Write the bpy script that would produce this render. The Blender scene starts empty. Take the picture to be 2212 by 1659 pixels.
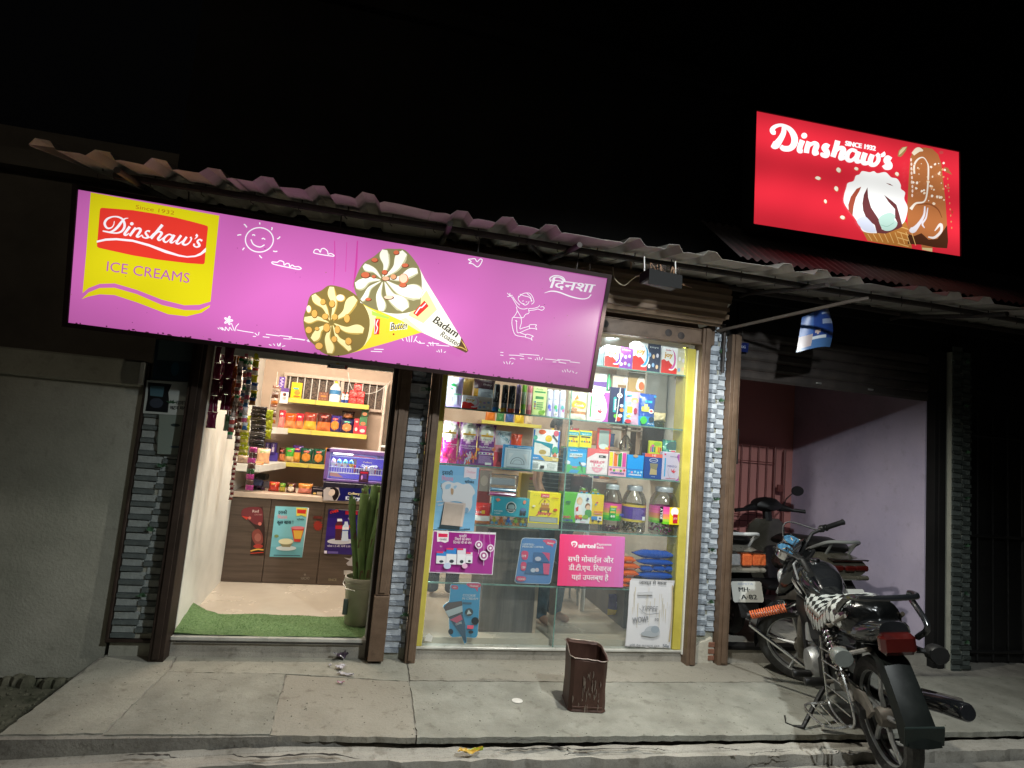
import bpy, math, random, bmesh
import numpy as np
from mathutils import Vector, Matrix
R = math.radians
random.seed(7)
sc = bpy.context.scene
COL = sc.collection
# ------------------------------------------------------------------ camera
F_PX, PW, PH = 1245.0, 2212.0, 1659.0
ROLL, TILT, YAW = R(4.93), R(6.0), R(11.6)
cr_, sr_ = math.cos(ROLL), math.sin(ROLL)
ct_, st_ = math.cos(TILT), math.sin(TILT)
cy_, sy_ = math.cos(YAW), math.sin(YAW)
RM = (np.array([[cr_, 0, sr_], [0, 1, 0], [-sr_, 0, cr_]]) @ np.array([[1, 0, 0], [0, ct_, st_], [0, -st_, ct_]])
  @ np.array([[cy_, -sy_, 0], [sy_, cy_, 0], [0, 0, 1]]))
CAM = np.array([0.0, -4.2556, 1.55])
right, fwd, up = RM[0], RM[1], RM[2]
cam = bpy.data.cameras.new('camera')
cam.sensor_width = 36
cam.lens = 36 * F_PX / PW
cam.clip_end = 500
cam.clip_start = 0.05
camo = bpy.data.objects.new('camera', cam)
COL.objects.link(camo)
camo.matrix_world = Matrix(((right[0], up[0], -fwd[0], CAM[0]), (right[1], up[1], -fwd[1], CAM[1]), (right[2], up[2], -fwd[2], CAM[2]), (0, 0, 0, 1)))
sc.camera = camo
# ------------------------------------------------------------------ night sky
w = bpy.data.worlds.new('World')
sc.world = w
w.use_nodes = True
nt = w.node_tree
sky = nt.nodes.new('ShaderNodeTexSky')
sky.sky_type = 'NISHITA'
sky.sun_disc = False
sky.sun_elevation = R(-4)
sky.sun_rotation = R(200)
hs = nt.nodes.new('ShaderNodeHueSaturation')
hs.inputs['Saturation'].default_value = 0.35
nt.links.new(sky.outputs[0], hs.inputs['Color'])
nt.links.new(hs.outputs[0], nt.nodes['Background'].inputs[0])
nt.nodes['Background'].inputs[1].default_value = 0.045
sc.view_settings.view_transform = 'Standard'
sc.view_settings.look = 'None'
sc.view_settings.exposure = 0
sc.view_settings.gamma = 1
sc.view_settings.use_curve_mapping = False
sc.cycles.max_bounces = 8
sc.cycles.diffuse_bounces = 3
sc.cycles.glossy_bounces = 3
sc.cycles.transparent_max_bounces = 24
sc.cycles.transmission_bounces = 4
sc.cycles.sample_clamp_indirect = 4
sc.cycles.use_denoising = True
sc.cycles.caustics_reflective = False
sc.cycles.caustics_refractive = False
def light(name, kind, loc, target, power, color, size=None, size_y=None, spot=None, blend=0.5):
 d = bpy.data.lights.new(name, kind)
 d.energy = power
 d.color = color
 if kind == 'AREA':
  d.shape = 'RECTANGLE'
  d.size = size
  d.size_y = size_y or size
 else:
  d.shadow_soft_size = size or 0.05
 if kind == 'SPOT':
  d.spot_size = R(spot)
  d.spot_blend = blend
 o = bpy.data.objects.new(name, d)
 COL.objects.link(o)
 o.location = loc
 v = Vector(target) - Vector(loc)
 o.rotation_euler = v.to_track_quat('-Z', 'Y').to_euler()
 return o
# the flood light hung on the eave (its black housing is in view), a far street fill, the tube lights of the shop
light('flood_light_lamp', 'SPOT', (1.53, -1.0, 2.60), (1.62, -1.12, 0), 205, (1.0, 0.96, 0.85), size=0.045, spot=168, blend=0.35)
light('street_fill_light', 'SPOT', (-3.2, -7.5, 5.6), (-1.9, 0, 1.5), 110, (1.0, 0.86, 0.66), size=0.1, spot=70, blend=0.9)  # added warm fill from the street side, out of frame
light('front_lamp_light', 'SPOT', (1.9, -3.3, 3.2), (1.65, -.6, 0.2), 385, (0.92, 0.97, 0.97), size=0.05, spot=106, blend=0.6)
light('window_tube_light', 'AREA', (1.33, 0.03, 2.56), (1.33, 0.09, 1.0), 70, (0.88, 0.98, 1.0), 1.9, 0.03)
light('window_fill_light', 'AREA', (.392, 0.022, 1.3), (1.6, 0.10, 1.3), 6, (0.88, 0.98, 1.0), .02, 2.2)  # added unseen strip, brightens the goods at the left
light('window_bulb_light', 'AREA', (1.75, 0.03, 2.46), (1.85, -.5, 0), 14, (0.94, 0.99, 0.96), .30, .04)
light('door_bulb_light', 'AREA', (-.55, .17, 2.58), (-.55, .9, 0.2), 22, (1.0, 0.90, 0.76), .6, .08)
light('room_tube_light', 'AREA', (-0.55, 1.0, 2.52), (-0.6, 1.6, 0.9), 40, (1.0, 0.82, 0.66), 1.0, 0.08)
light('back_tube_light', 'AREA', (1.5, 1.4, 2.52), (1.5, 1.5, 0), 18, (1.0, 0.95, 0.86), 1.0, 0.08)
# ------------------------------------------------------------------ pixel -> place on a real plane
CR = {'D': (0, 0, 1.8517), 'c1': (200, 700, .4973), 'c2': (1200, 700, .5877), 'c3': (650, 1350, .4521), 'c4': (650, 2000, .4521),
  'c5': (1600, 1300, .5651), 'c6': (1600, 1900, .5651), 'c7': (2800, 1800, .7666), 'c8': (2900, 400, .6028),
  'l1': (380, 820, .217), 'r1': (3000, 440, .27125), 'r2': (3250, 560, .2893), 'k1': (1180, 960, .31646), 'k2': (2000, 1020, .31337),
  'd1': (0, 1300, .9045), 'd2': (2500, 1200, .4219), 'd3': (2850, 1300, .5633), 'd4': (0, 500, .6329), 'd5': (2300, 950, .4973),
  'd6': (0, 2500, .9042), 'd7': (1900, 2450, .6781), 'd8': (3300, 1500, .9476),
  'e1': (1000, 1420, .2803), 'e2': (800, 1380, .19293), 'e3': (880, 1680, .19892), 'e4': (1250, 1780, .16880),
  'e5': (1720, 1480, .2622), 'e6': (2200, 1480, .28329), 'e7': (1700, 1850, .27125), 'e8': (2200, 1850, .27125),
  'b1': (2880, 1900, .30141), 'b2': (3000, 2050, .2713), 'b3': (3000, 2400, .40687)}
def ray(c, a, b):
 x0, y0, s = CR[c]
 px, py = (x0 + a * s) / 1.8517, (y0 + b * s) / 1.8517
 return RM.T @ np.array([(px - PW / 2) / F_PX, 1, -(py - PH / 2) / F_PX])
def W(c, a, b, x=None, y=None, z=None):
 r = ray(c, a, b)
 if y is not None:
  t = (y - CAM[1]) / r[1]
 elif z is not None:
  t = (z - CAM[2]) / r[2]
 else:
  t = (x - CAM[0]) / r[0]
 return CAM + t * r
def rect(c, l, t, r, b, y):
 """x0, z0, x1, z1 of an upright front face at depth y seen in crop c"""
 mx, my = (l + r) / 2, (t + b) / 2
 return (W(c, l, my, y=y)[0], W(c, mx, b, y=y)[2], W(c, r, my, y=y)[0], W(c, mx, t, y=y)[2])
# ------------------------------------------------------------------ materials
MATS = {}
def lin(c):
 if isinstance(c, str):
  c = c.lstrip('#')
  c = [int(c[i:i + 2], 16) / 255 for i in (0, 2, 4)]
 return tuple(v / 12.92 if v <= .04045 else ((v + .055) / 1.055) ** 2.4 for v in c[:3])
def mat(name, col=(.5, .5, .5), rough=.5, metal=0, var=.12, scale=18, bump=.08, coat=0, spec=.5, col2=None, stretch=None, detail=6, bscale=None, thr=(.35, .7), stain=0):
 """principled surface; noise drives its colour, gloss and relief (object space)"""
 if name in MATS:
  return MATS[name]
 m = bpy.data.materials.new(name)
 m.use_nodes = True
 n, L = m.node_tree.nodes, m.node_tree.links
 p = n['Principled BSDF']
 p.inputs['Roughness'].default_value = rough
 p.inputs['Metallic'].default_value = metal
 p.inputs['Specular IOR Level'].default_value = spec
 p.inputs['Coat Weight'].default_value = coat
 tc = n.new('ShaderNodeTexCoord')
 mp = n.new('ShaderNodeMapping')
 if stretch:
  mp.inputs['Scale'].default_value = stretch
 L.new(tc.outputs['Object'], mp.inputs[0])
 no = n.new('ShaderNodeTexNoise')
 no.inputs['Scale'].default_value = scale
 no.inputs['Detail'].default_value = detail
 no.inputs['Roughness'].default_value = .6
 L.new(mp.outputs[0], no.inputs[0])
 ra = n.new('ShaderNodeValToRGB')
 ra.color_ramp.elements[0].position, ra.color_ramp.elements[1].position = thr
 c2 = col2 or tuple(min(1, v * (1 + var)) for v in col)
 c1 = col if col2 else tuple(v * (1 - var) for v in col)
 ra.color_ramp.elements[0].color = (*c1, 1)
 ra.color_ramp.elements[1].color = (*c2, 1)
 L.new(no.outputs[0], ra.inputs[0])
 if stain:
  src = ra.outputs[0]
  for sc_, a_, b_, k_ in ((1.3, .46, .62, stain * .6), (11, .56, .70, stain), (150, .52, .66, stain * .7)):
   ns = n.new('ShaderNodeTexNoise')
   ns.inputs['Scale'].default_value = sc_
   ns.inputs['Detail'].default_value = 9
   ns.inputs['Roughness'].default_value = .65
   L.new(mp.outputs[0], ns.inputs[0])
   rs_ = n.new('ShaderNodeMapRange')
   rs_.inputs['From Min'].default_value = a_
   rs_.inputs['From Max'].default_value = b_
   rs_.inputs['To Max'].default_value = k_
   L.new(ns.outputs[0], rs_.inputs[0])
   mx_ = n.new('ShaderNodeMix')
   mx_.data_type = 'RGBA'
   mx_.inputs[7].default_value = (col[0] * .35, col[1] * .32, col[2] * .27, 1)
   L.new(rs_.outputs[0], mx_.inputs[0])
   L.new(src, mx_.inputs[6])
   src = mx_.outputs[2]
  L.new(src, p.inputs['Base Color'])
 else:
  L.new(ra.outputs[0], p.inputs['Base Color'])
 mr = n.new('ShaderNodeMapRange')
 mr.inputs['To Min'].default_value = max(.02, rough - .12)
 mr.inputs['To Max'].default_value = min(1, rough + .12)
 L.new(no.outputs[0], mr.inputs[0])
 L.new(mr.outputs[0], p.inputs['Roughness'])
 if bump:
  n2 = n.new('ShaderNodeTexNoise')
  n2.inputs['Scale'].default_value = bscale or scale * 4
  n2.inputs['Detail'].default_value = 5
  L.new(mp.outputs[0], n2.inputs[0])
  b = n.new('ShaderNodeBump')
  b.inputs['Strength'].default_value = bump
  b.inputs['Distance'].default_value = .01
  L.new(n2.outputs[0], b.inputs['Height'])
  L.new(b.outputs[0], p.inputs['Normal'])
 MATS[name] = m
 return m
def print_mat(name, rough, coat=0, crinkle=0, emit=0.0, tint=1.0):
 """colour comes from the mesh's 'ink' attribute: flat print, or a backlit film when emit > 0"""
 m = bpy.data.materials.new(name)
 m.use_nodes = True
 n, L = m.node_tree.nodes, m.node_tree.links
 p = n['Principled BSDF']
 a = n.new('ShaderNodeAttribute')
 a.attribute_name = 'ink'
 p.inputs['Roughness'].default_value = rough
 p.inputs['Coat Weight'].default_value = coat
 p.inputs['Coat Roughness'].default_value = .12
 tc = n.new('ShaderNodeTexCoord')
 if emit:
  L.new(a.outputs['Color'], p.inputs['Emission Color'])
  p.inputs['Base Color'].default_value = (.03, .03, .03, 1)
  p.inputs['Specular IOR Level'].default_value = .3
  no = n.new('ShaderNodeTexNoise')
  no.inputs['Scale'].default_value = 1.6
  no.inputs['Detail'].default_value = 1
  L.new(tc.outputs['Object'], no.inputs[0])
  mr = n.new('ShaderNodeMapRange')
  mr.inputs['From Min'].default_value = .3
  mr.inputs['From Max'].default_value = .7
  mr.inputs['To Min'].default_value = emit * .9
  mr.inputs['To Max'].default_value = emit * 1.12
  L.new(no.outputs[0], mr.inputs[0])
  if name == 'backlit_purple_film':
   sx = n.new('ShaderNodeSeparateXYZ')
   L.new(tc.outputs['Object'], sx.inputs[0])
   cr = n.new('ShaderNodeFloatCurve')
   mz = n.new('ShaderNodeMapRange')
   mz.inputs['From Min'].default_value = -.02
   mz.inputs['From Max'].default_value = .84
   L.new(sx.outputs['Z'], mz.inputs[0])
   c = cr.mapping.curves[0]
   c.points[0].location = (0, .74)
   c.points[1].location = (1, .60)
   c.points.new(.40, 1.0)
   c.points.new(.62, .93)
   L.new(mz.outputs[0], cr.inputs['Value'])
   mx = n.new('ShaderNodeMapRange')
   mx.inputs['From Min'].default_value = -.1
   mx.inputs['From Max'].default_value = 3.3
   L.new(sx.outputs['X'], mx.inputs[0])
   cx = n.new('ShaderNodeFloatCurve')
   c = cx.mapping.curves[0]
   c.points[0].location = (0, .66)
   c.points[1].location = (1, .42)
   c.points.new(.12, .82)
   c.points.new(.5, 1.0)
   c.points.new(.75, .86)
   c.points.new(.9, .68)
   L.new(mx.outputs[0], cx.inputs['Value'])
   m1 = n.new('ShaderNodeMath')
   m1.operation = 'MULTIPLY'
   L.new(cr.outputs[0], m1.inputs[0])
   L.new(cx.outputs[0], m1.inputs[1])
   m2 = n.new('ShaderNodeMath')
   m2.operation = 'MULTIPLY'
   L.new(m1.outputs[0], m2.inputs[0])
   L.new(mr.outputs[0], m2.inputs[1])
   L.new(m2.outputs[0], p.inputs['Emission Strength'])
  elif name == 'backlit_red_film':
   wv = n.new('ShaderNodeTexWave')
   wv.bands_direction = 'Z'
   wv.inputs['Scale'].default_value = .62
   wv.inputs['Distortion'].default_value = 1.2
   wv.inputs['Detail'].default_value = 0
   L.new(tc.outputs['Object'], wv.inputs[0])
   m3 = n.new('ShaderNodeMapRange')
   m3.inputs['To Min'].default_value = .8
   m3.inputs['To Max'].default_value = 1.25
   L.new(wv.outputs['Fac'], m3.inputs[0])
   m2 = n.new('ShaderNodeMath')
   m2.operation = 'MULTIPLY'
   L.new(m3.outputs[0], m2.inputs[0])
   L.new(mr.outputs[0], m2.inputs[1])
   L.new(m2.outputs[0], p.inputs['Emission Strength'])
  else:
   L.new(mr.outputs[0], p.inputs['Emission Strength'])
 else:
  L.new(a.outputs['Color'], p.inputs['Base Color'])
 if crinkle:
  no = n.new('ShaderNodeTexNoise')
  no.inputs['Scale'].default_value = 26
  no.inputs['Detail'].default_value = 3
  L.new(tc.outputs['Object'], no.inputs[0])
  b = n.new('ShaderNodeBump')
  b.inputs['Strength'].default_value = crinkle
  b.inputs['Distance'].default_value = .012
  L.new(no.outputs[0], b.inputs['Height'])
  L.new(b.outputs[0], p.inputs['Normal'])
 MATS[name] = m
 return m
PAPER = print_mat('printed_card', .5)
GLOSSP = print_mat('glossy_print', .28, coat=.4)
FILM = print_mat('crinkled_print_film', .22, coat=.5, crinkle=.7)
LITP = print_mat('backlit_purple_film', .35, emit=1.38)
LITR = print_mat('backlit_red_film', .35, emit=1.0)
LITF = print_mat('backlit_cooler_film', .35, emit=1.15)
def glass_mat(name, tint, gloss, rough=.03, dust_haze=0):
 m = bpy.data.materials.new(name)
 m.use_nodes = True
 n, L = m.node_tree.nodes, m.node_tree.links
 n.remove(n['Principled BSDF'])
 t = n.new('ShaderNodeBsdfTransparent')
 t.inputs[0].default_value = (*tint, 1)
 g = n.new('ShaderNodeBsdfGlossy')
 g.inputs['Roughness'].default_value = rough
 lw = n.new('ShaderNodeLayerWeight')
 lw.inputs[0].default_value = .35
 mr = n.new('ShaderNodeMapRange')
 mr.inputs['To Min'].default_value = gloss
 mr.inputs['To Max'].default_value = min(1, gloss * 6 + .1)
 L.new(lw.outputs['Fresnel'], mr.inputs[0])
 mx = n.new('ShaderNodeMixShader')
 L.new(mr.outputs[0], mx.inputs[0])
 L.new(t.outputs[0], mx.inputs[1])
 L.new(g.outputs[0], mx.inputs[2])
 out = mx
 if dust_haze:  # dust plus the haze of reflected street light, as pale diffuse
  df = n.new('ShaderNodeBsdfDiffuse')
  df.inputs[0].default_value = (.48, .58, .62, 1)
  m2 = n.new('ShaderNodeMixShader')
  no = n.new('ShaderNodeTexNoise')
  no.inputs['Scale'].default_value = 3
  no.inputs['Detail'].default_value = 8
  r2 = n.new('ShaderNodeMapRange')
  r2.inputs['From Min'].default_value = .35
  r2.inputs['From Max'].default_value = .7
  r2.inputs['To Min'].default_value = dust_haze * .5
  r2.inputs['To Max'].default_value = dust_haze * 1.6
  L.new(no.outputs[0], r2.inputs[0])
  L.new(r2.outputs[0], m2.inputs[0])
  L.new(mx.outputs[0], m2.inputs[1])
  L.new(df.outputs[0], m2.inputs[2])
  out = m2
 L.new(out.outputs[0], n['Material Output'].inputs[0])
 MATS[name] = m
 return m
GLASS = glass_mat('clear_window_glass', (.93, .97, .95), .04, dust_haze=.10)
SHELFG = glass_mat('green_edge_glass', (.80, .90, .87), .10)
EDGEG = mat('glass_edge_green', (.16, .30, .26), .15, var=.25, scale=30, bump=0)
PET = glass_mat('clear_plastic', (.93, .94, .93), .10, .12)
POUCH = glass_mat('clear_pouch_film', (.86, .84, .80), .22, .14)
# ------------------------------------------------------------------ objects
TM = {}
def thing(name, label, cat, loc=(0, 0, 0), rotz=0, group=None, rot=None):
 o = bpy.data.objects.new(name, None)
 o.empty_display_size = .05
 COL.objects.link(o)
 o.location = loc
 o.rotation_euler = rot or (0, 0, rotz)
 o['label'] = label
 o['category'] = cat
 if group:
  o['group'] = group
 TM[o.name] = Matrix.LocRotScale(Vector(loc), o.rotation_euler, None)
 return o
def tag(o, label, cat, group=None, kind=None):
 o['label'] = label
 if cat:
  o['category'] = cat
 if group:
  o['group'] = group
 if kind:
  o['kind'] = kind
 return o
def tri_fill(pts):
 from mathutils.geometry import tessellate_polygon
 return tessellate_polygon([[Vector((p[0], p[1], 0)) for p in pts]])
class M:
 def __init__(s):
  s.v, s.f, s.c, s.sm = [], [], [], False
 def add(s, vs, fs, col=None):
  b = len(s.v)
  s.v += [tuple(v) for v in vs]
  s.f += [tuple(i + b for i in f) for f in fs]
  s.c += [col] * len(fs)
  return s
 def box(s, x0, x1, y0, y1, z0, z1, col=None, M4=None):
  vs = [Vector(p) for p in ((x0, y0, z0), (x1, y0, z0), (x1, y1, z0), (x0, y1, z0), (x0, y0, z1), (x1, y0, z1), (x1, y1, z1), (x0, y1, z1))]
  if M4:
   vs = [M4 @ v for v in vs]
  return s.add(vs, [(3, 2, 1, 0), (4, 5, 6, 7), (0, 1, 5, 4), (1, 2, 6, 5), (2, 3, 7, 6), (3, 0, 4, 7)], col)
 def bbox(s, x0, x1, y0, y1, z0, z1, b=.005, col=None, M4=None):
  """bevelled box (chamfer b)"""
  vs, fs = [], []
  X, Y, Z = (x0, x1), (y0, y1), (z0, z1)
  idx = {}
  for i in (0, 1):
   for j in (0, 1):
    for k in (0, 1):
     sx, sy, sz = (1 if i == 0 else -1), (1 if j == 0 else -1), (1 if k == 0 else -1)
     idx[i, j, k, 0] = len(vs); vs.append((X[i], Y[j] + sy * b, Z[k] + sz * b))
     idx[i, j, k, 1] = len(vs); vs.append((X[i] + sx * b, Y[j], Z[k] + sz * b))
     idx[i, j, k, 2] = len(vs); vs.append((X[i] + sx * b, Y[j] + sy * b, Z[k]))
  q = lambda *a: fs.append(a)
  g = lambda i, j, k, a: idx[i, j, k, a]
  q(g(0, 0, 0, 0), g(0, 0, 1, 0), g(0, 1, 1, 0), g(0, 1, 0, 0)); q(g(1, 0, 0, 0), g(1, 1, 0, 0), g(1, 1, 1, 0), g(1, 0, 1, 0))
  q(g(0, 0, 0, 1), g(1, 0, 0, 1), g(1, 0, 1, 1), g(0, 0, 1, 1)); q(g(0, 1, 0, 1), g(0, 1, 1, 1), g(1, 1, 1, 1), g(1, 1, 0, 1))
  q(g(0, 0, 0, 2), g(0, 1, 0, 2), g(1, 1, 0, 2), g(1, 0, 0, 2)); q(g(0, 0, 1, 2), g(1, 0, 1, 2), g(1, 1, 1, 2), g(0, 1, 1, 2))
  for i in (0, 1):
   for j in (0, 1):
    q(g(i, j, 0, 0), g(i, j, 0, 1), g(i, j, 1, 1), g(i, j, 1, 0))
    q(g(i, 0, j, 0), g(i, 0, j, 2), g(i, 1, j, 2), g(i, 1, j, 0))
    q(g(0, i, j, 1), g(0, i, j, 2), g(1, i, j, 2), g(1, i, j, 1))
  for i in (0, 1):
   for j in (0, 1):
    for k in (0, 1):
     q(g(i, j, k, 0), g(i, j, k, 1), g(i, j, k, 2))
  if M4:
   vs = [M4 @ Vector(v) for v in vs]
  return s.add(vs, fs, col)
 def tube(s, pts, r, n=10, closed=False, cap=True, col=None, flat=1.0):
  pts = [Vector(p) for p in pts]
  rs = r if isinstance(r, (list, tuple)) else [r] * len(pts)
  N = len(pts)
  vs, fs = [], []
  t0 = (pts[1] - pts[0]).normalized()
  a = Vector((0, 0, 1)) if abs(t0.z) < .9 else Vector((1, 0, 0))
  nrm = t0.cross(a).normalized()
  for i in range(N):
   if closed:
    t = (pts[(i + 1) % N] - pts[i - 1]).normalized()
   else:
    t = (pts[min(i + 1, N - 1)] - pts[max(i - 1, 0)]).normalized()
   nrm = (nrm - t * nrm.dot(t))
   nrm = nrm.normalized() if nrm.length > 1e-6 else t.orthogonal().normalized()
   bn = t.cross(nrm)
   for k in range(n):
    an = 2 * math.pi * k / n
    vs.append(pts[i] + (nrm * math.cos(an) + bn * math.sin(an) * flat) * rs[i])
  for i in range(N if closed else N - 1):
   j = (i + 1) % N
   for k in range(n):
    fs.append((i * n + k, i * n + (k + 1) % n, j * n + (k + 1) % n, j * n + k))
  if cap and not closed:
   fs.append(tuple(range(n))[::-1])
   fs.append(tuple((N - 1) * n + k for k in range(n)))
  s.sm = True
  return s.add(vs, fs, col)
 def lathe(s, prof, o=(0, 0, 0), axis='z', n=24, cols=None, ang=2 * math.pi, M4=None):
  """prof = [(r, h)...]"""
  vs, fs = [], []
  full = abs(ang - 2 * math.pi) < 1e-6
  m = n if full else n + 1
  for r_, h in prof:
   for k in range(m):
    a = ang * k / n
    x, y, z = r_ * math.cos(a), r_ * math.sin(a), h
    if axis == 'y':
     x, y, z = x, z, y
    elif axis == 'x':
     x, y, z = z, x, y
    v = Vector((x + o[0], y + o[1], z + o[2]))
    vs.append(M4 @ v if M4 else v)
  b = len(s.v)
  s.v += [tuple(v) for v in vs]
  for i in range(len(prof) - 1):
   for k in range(n):
    k2 = (k + 1) % m
    s.f.append((b + i * m + k, b + i * m + k2, b + (i + 1) * m + k2, b + (i + 1) * m + k))
    s.c.append(cols[i] if cols else None)
  s.sm = True
  return s
 def prism(s, poly, y0, y1, plane='xz', col=None, M4=None):
  """outline poly (a, b) extruded along the third axis"""
  def mk(a, b, d):
   v = Vector((a, d, b)) if plane == 'xz' else (Vector((d, a, b)) if plane == 'yz' else Vector((a, b, d)))
   return M4 @ v if M4 else v
  n = len(poly)
  vs = [mk(a, b, y0) for a, b in poly] + [mk(a, b, y1) for a, b in poly]
  fs = [(i, (i + 1) % n, n + (i + 1) % n, n + i) for i in range(n)]
  t = tri_fill(poly)
  fs += [tuple(x) for x in t] + [tuple(n + i for i in x)[::-1] for x in t]
  return s.add(vs, fs, col)
 def grid(s, fn, nu, nv, col=None):
  vs = [fn(i / nu, j / nv) for j in range(nv + 1) for i in range(nu + 1)]
  fs = [(j * (nu + 1) + i, j * (nu + 1) + i + 1, (j + 1) * (nu + 1) + i + 1, (j + 1) * (nu + 1) + i) for j in range(nv) for i in range(nu)]
  b = len(s.v)
  s.add(vs, fs, None)
  if col:
   for q in range(len(fs)):
    i, j = q % nu, q // nu
    s.c[len(s.c) - len(fs) + q] = col((i + .5) / nu, (j + .5) / nv) if callable(col) else col
  return s
 def loft(s, rings, cap=True, col=None):
  n = len(rings[0])
  vs = [p for r_ in rings for p in r_]
  fs = [(i * n + k, i * n + (k + 1) % n, (i + 1) * n + (k + 1) % n, (i + 1) * n + k) for i in range(len(rings) - 1) for k in range(n)]
  if cap:
   fs.append(tuple(range(n))[::-1])
   fs.append(tuple((len(rings) - 1) * n + k for k in range(n)))
  s.sm = True
  return s.add(vs, fs, col)
 def mesh(s, name, material, base=None):
  me = bpy.data.meshes.new(name)
  me.from_pydata(s.v if base is None else [tuple(base @ Vector(v)) for v in s.v], [], s.f)
  me.materials.append(material)
  if any(c is not None for c in s.c):
   at = me.color_attributes.new('ink', 'FLOAT_COLOR', 'CORNER')
   d = []
   for c, p in zip(s.c, me.polygons):
    q = c if c is not None else (.5, .5, .5)
    d += [q[0], q[1], q[2], 1.0] * p.loop_total
   at.data.foreach_set('color', d)
  if s.sm:
   me.polygons.foreach_set('use_smooth', [True] * len(me.polygons))
  me.update()
  return me
 def build(s, name, material, parent=None, local=False, auto=35, label=None, kind=None, loc=None):
  """world coordinates unless local; the part becomes a child of parent"""
  base = None
  if parent is not None and not local:
   base = TM[parent.name].inverted()
  if loc is not None:
   base = Matrix.Translation(Vector(loc)).inverted()
  me = s.mesh(name, material, base)
  if s.sm and auto:
   bm = bmesh.new()
   bm.from_mesh(me)
   lim = R(auto)
   for e in bm.edges:
    if len(e.link_faces) == 2 and e.calc_face_angle(0) > lim:
     e.smooth = False
   bm.to_mesh(me)
   bm.free()
  o = bpy.data.objects.new(name, me)
  COL.objects.link(o)
  if loc is not None:
   o.location = loc
  if parent is not None:
   o.parent = parent
   TM[o.name] = TM[parent.name]
  else:
   TM[o.name] = Matrix.Translation(Vector(loc)) if loc is not None else Matrix.Identity(4)
  if label:
   o['label'] = label
  if kind:
   o['kind'] = kind
  return o
def struct(m, name, material, label=None):
 o = m.build(name, material)
 o['kind'] = 'structure'
 if label:
  o['label'] = label
 return o
def copy_tree(root, loc=None, label=None, rot=None):
 r = root.copy()
 COL.objects.link(r)
 if loc is not None:
  r.location = loc
 if rot is not None:
  r.rotation_euler = rot
 if label:
  r['label'] = label
 def rec(a, b):
  for ch in a.children:
   c = ch.copy()
   COL.objects.link(c)
   c.parent = b
   rec(ch, c)
 rec(root, r)
 return r
# ------------------------------------------------------------------ flat print (decals standing proud of a real face)
TXT = {}
def text_geo(s, bold=0, shear=0):
 k = (s, bold, shear)
 if k not in TXT:
  c = bpy.data.curves.new('lettering', 'FONT')
  c.body = s
  c.resolution_u = 3
  c.offset = bold
  c.shear = shear
  o = bpy.data.objects.new('lettering', c)
  me = bpy.data.meshes.new_from_object(o)
  vs = [(v.co.x, v.co.y) for v in me.vertices]
  fs = [tuple(p.vertices) for p in me.polygons]
  bpy.data.objects.remove(o)
  bpy.data.curves.remove(c)
  bpy.data.meshes.remove(me)
  xs = [v[0] for v in vs] or [0, 1]
  x0, x1 = min(xs), max(xs)
  TXT[k] = ([((x - x0) / max(1e-6, x1 - x0), y / .70) for x, y in vs], fs)
 return TXT[k]
def catmull(pts, n=6, closed=False):
 P = [Vector(p) for p in pts]
 if closed:
  P = [P[-1]] + P + [P[0], P[1]]
 else:
  P = [P[0] * 2 - P[1]] + P + [P[-1] * 2 - P[-2]]
 out = []
 for i in range(1, len(P) - 2):
  a, b, c, d = P[i - 1], P[i], P[i + 1], P[i + 2]
  for k in range(n):
   t = k / n
   out.append(.5 * ((2 * b) + (c - a) * t + (2 * a - 5 * b + 4 * c - d) * t * t + (3 * b - a - 3 * c + d) * t ** 3))
 if not closed:
  out.append(P[-2])
 return out
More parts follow.
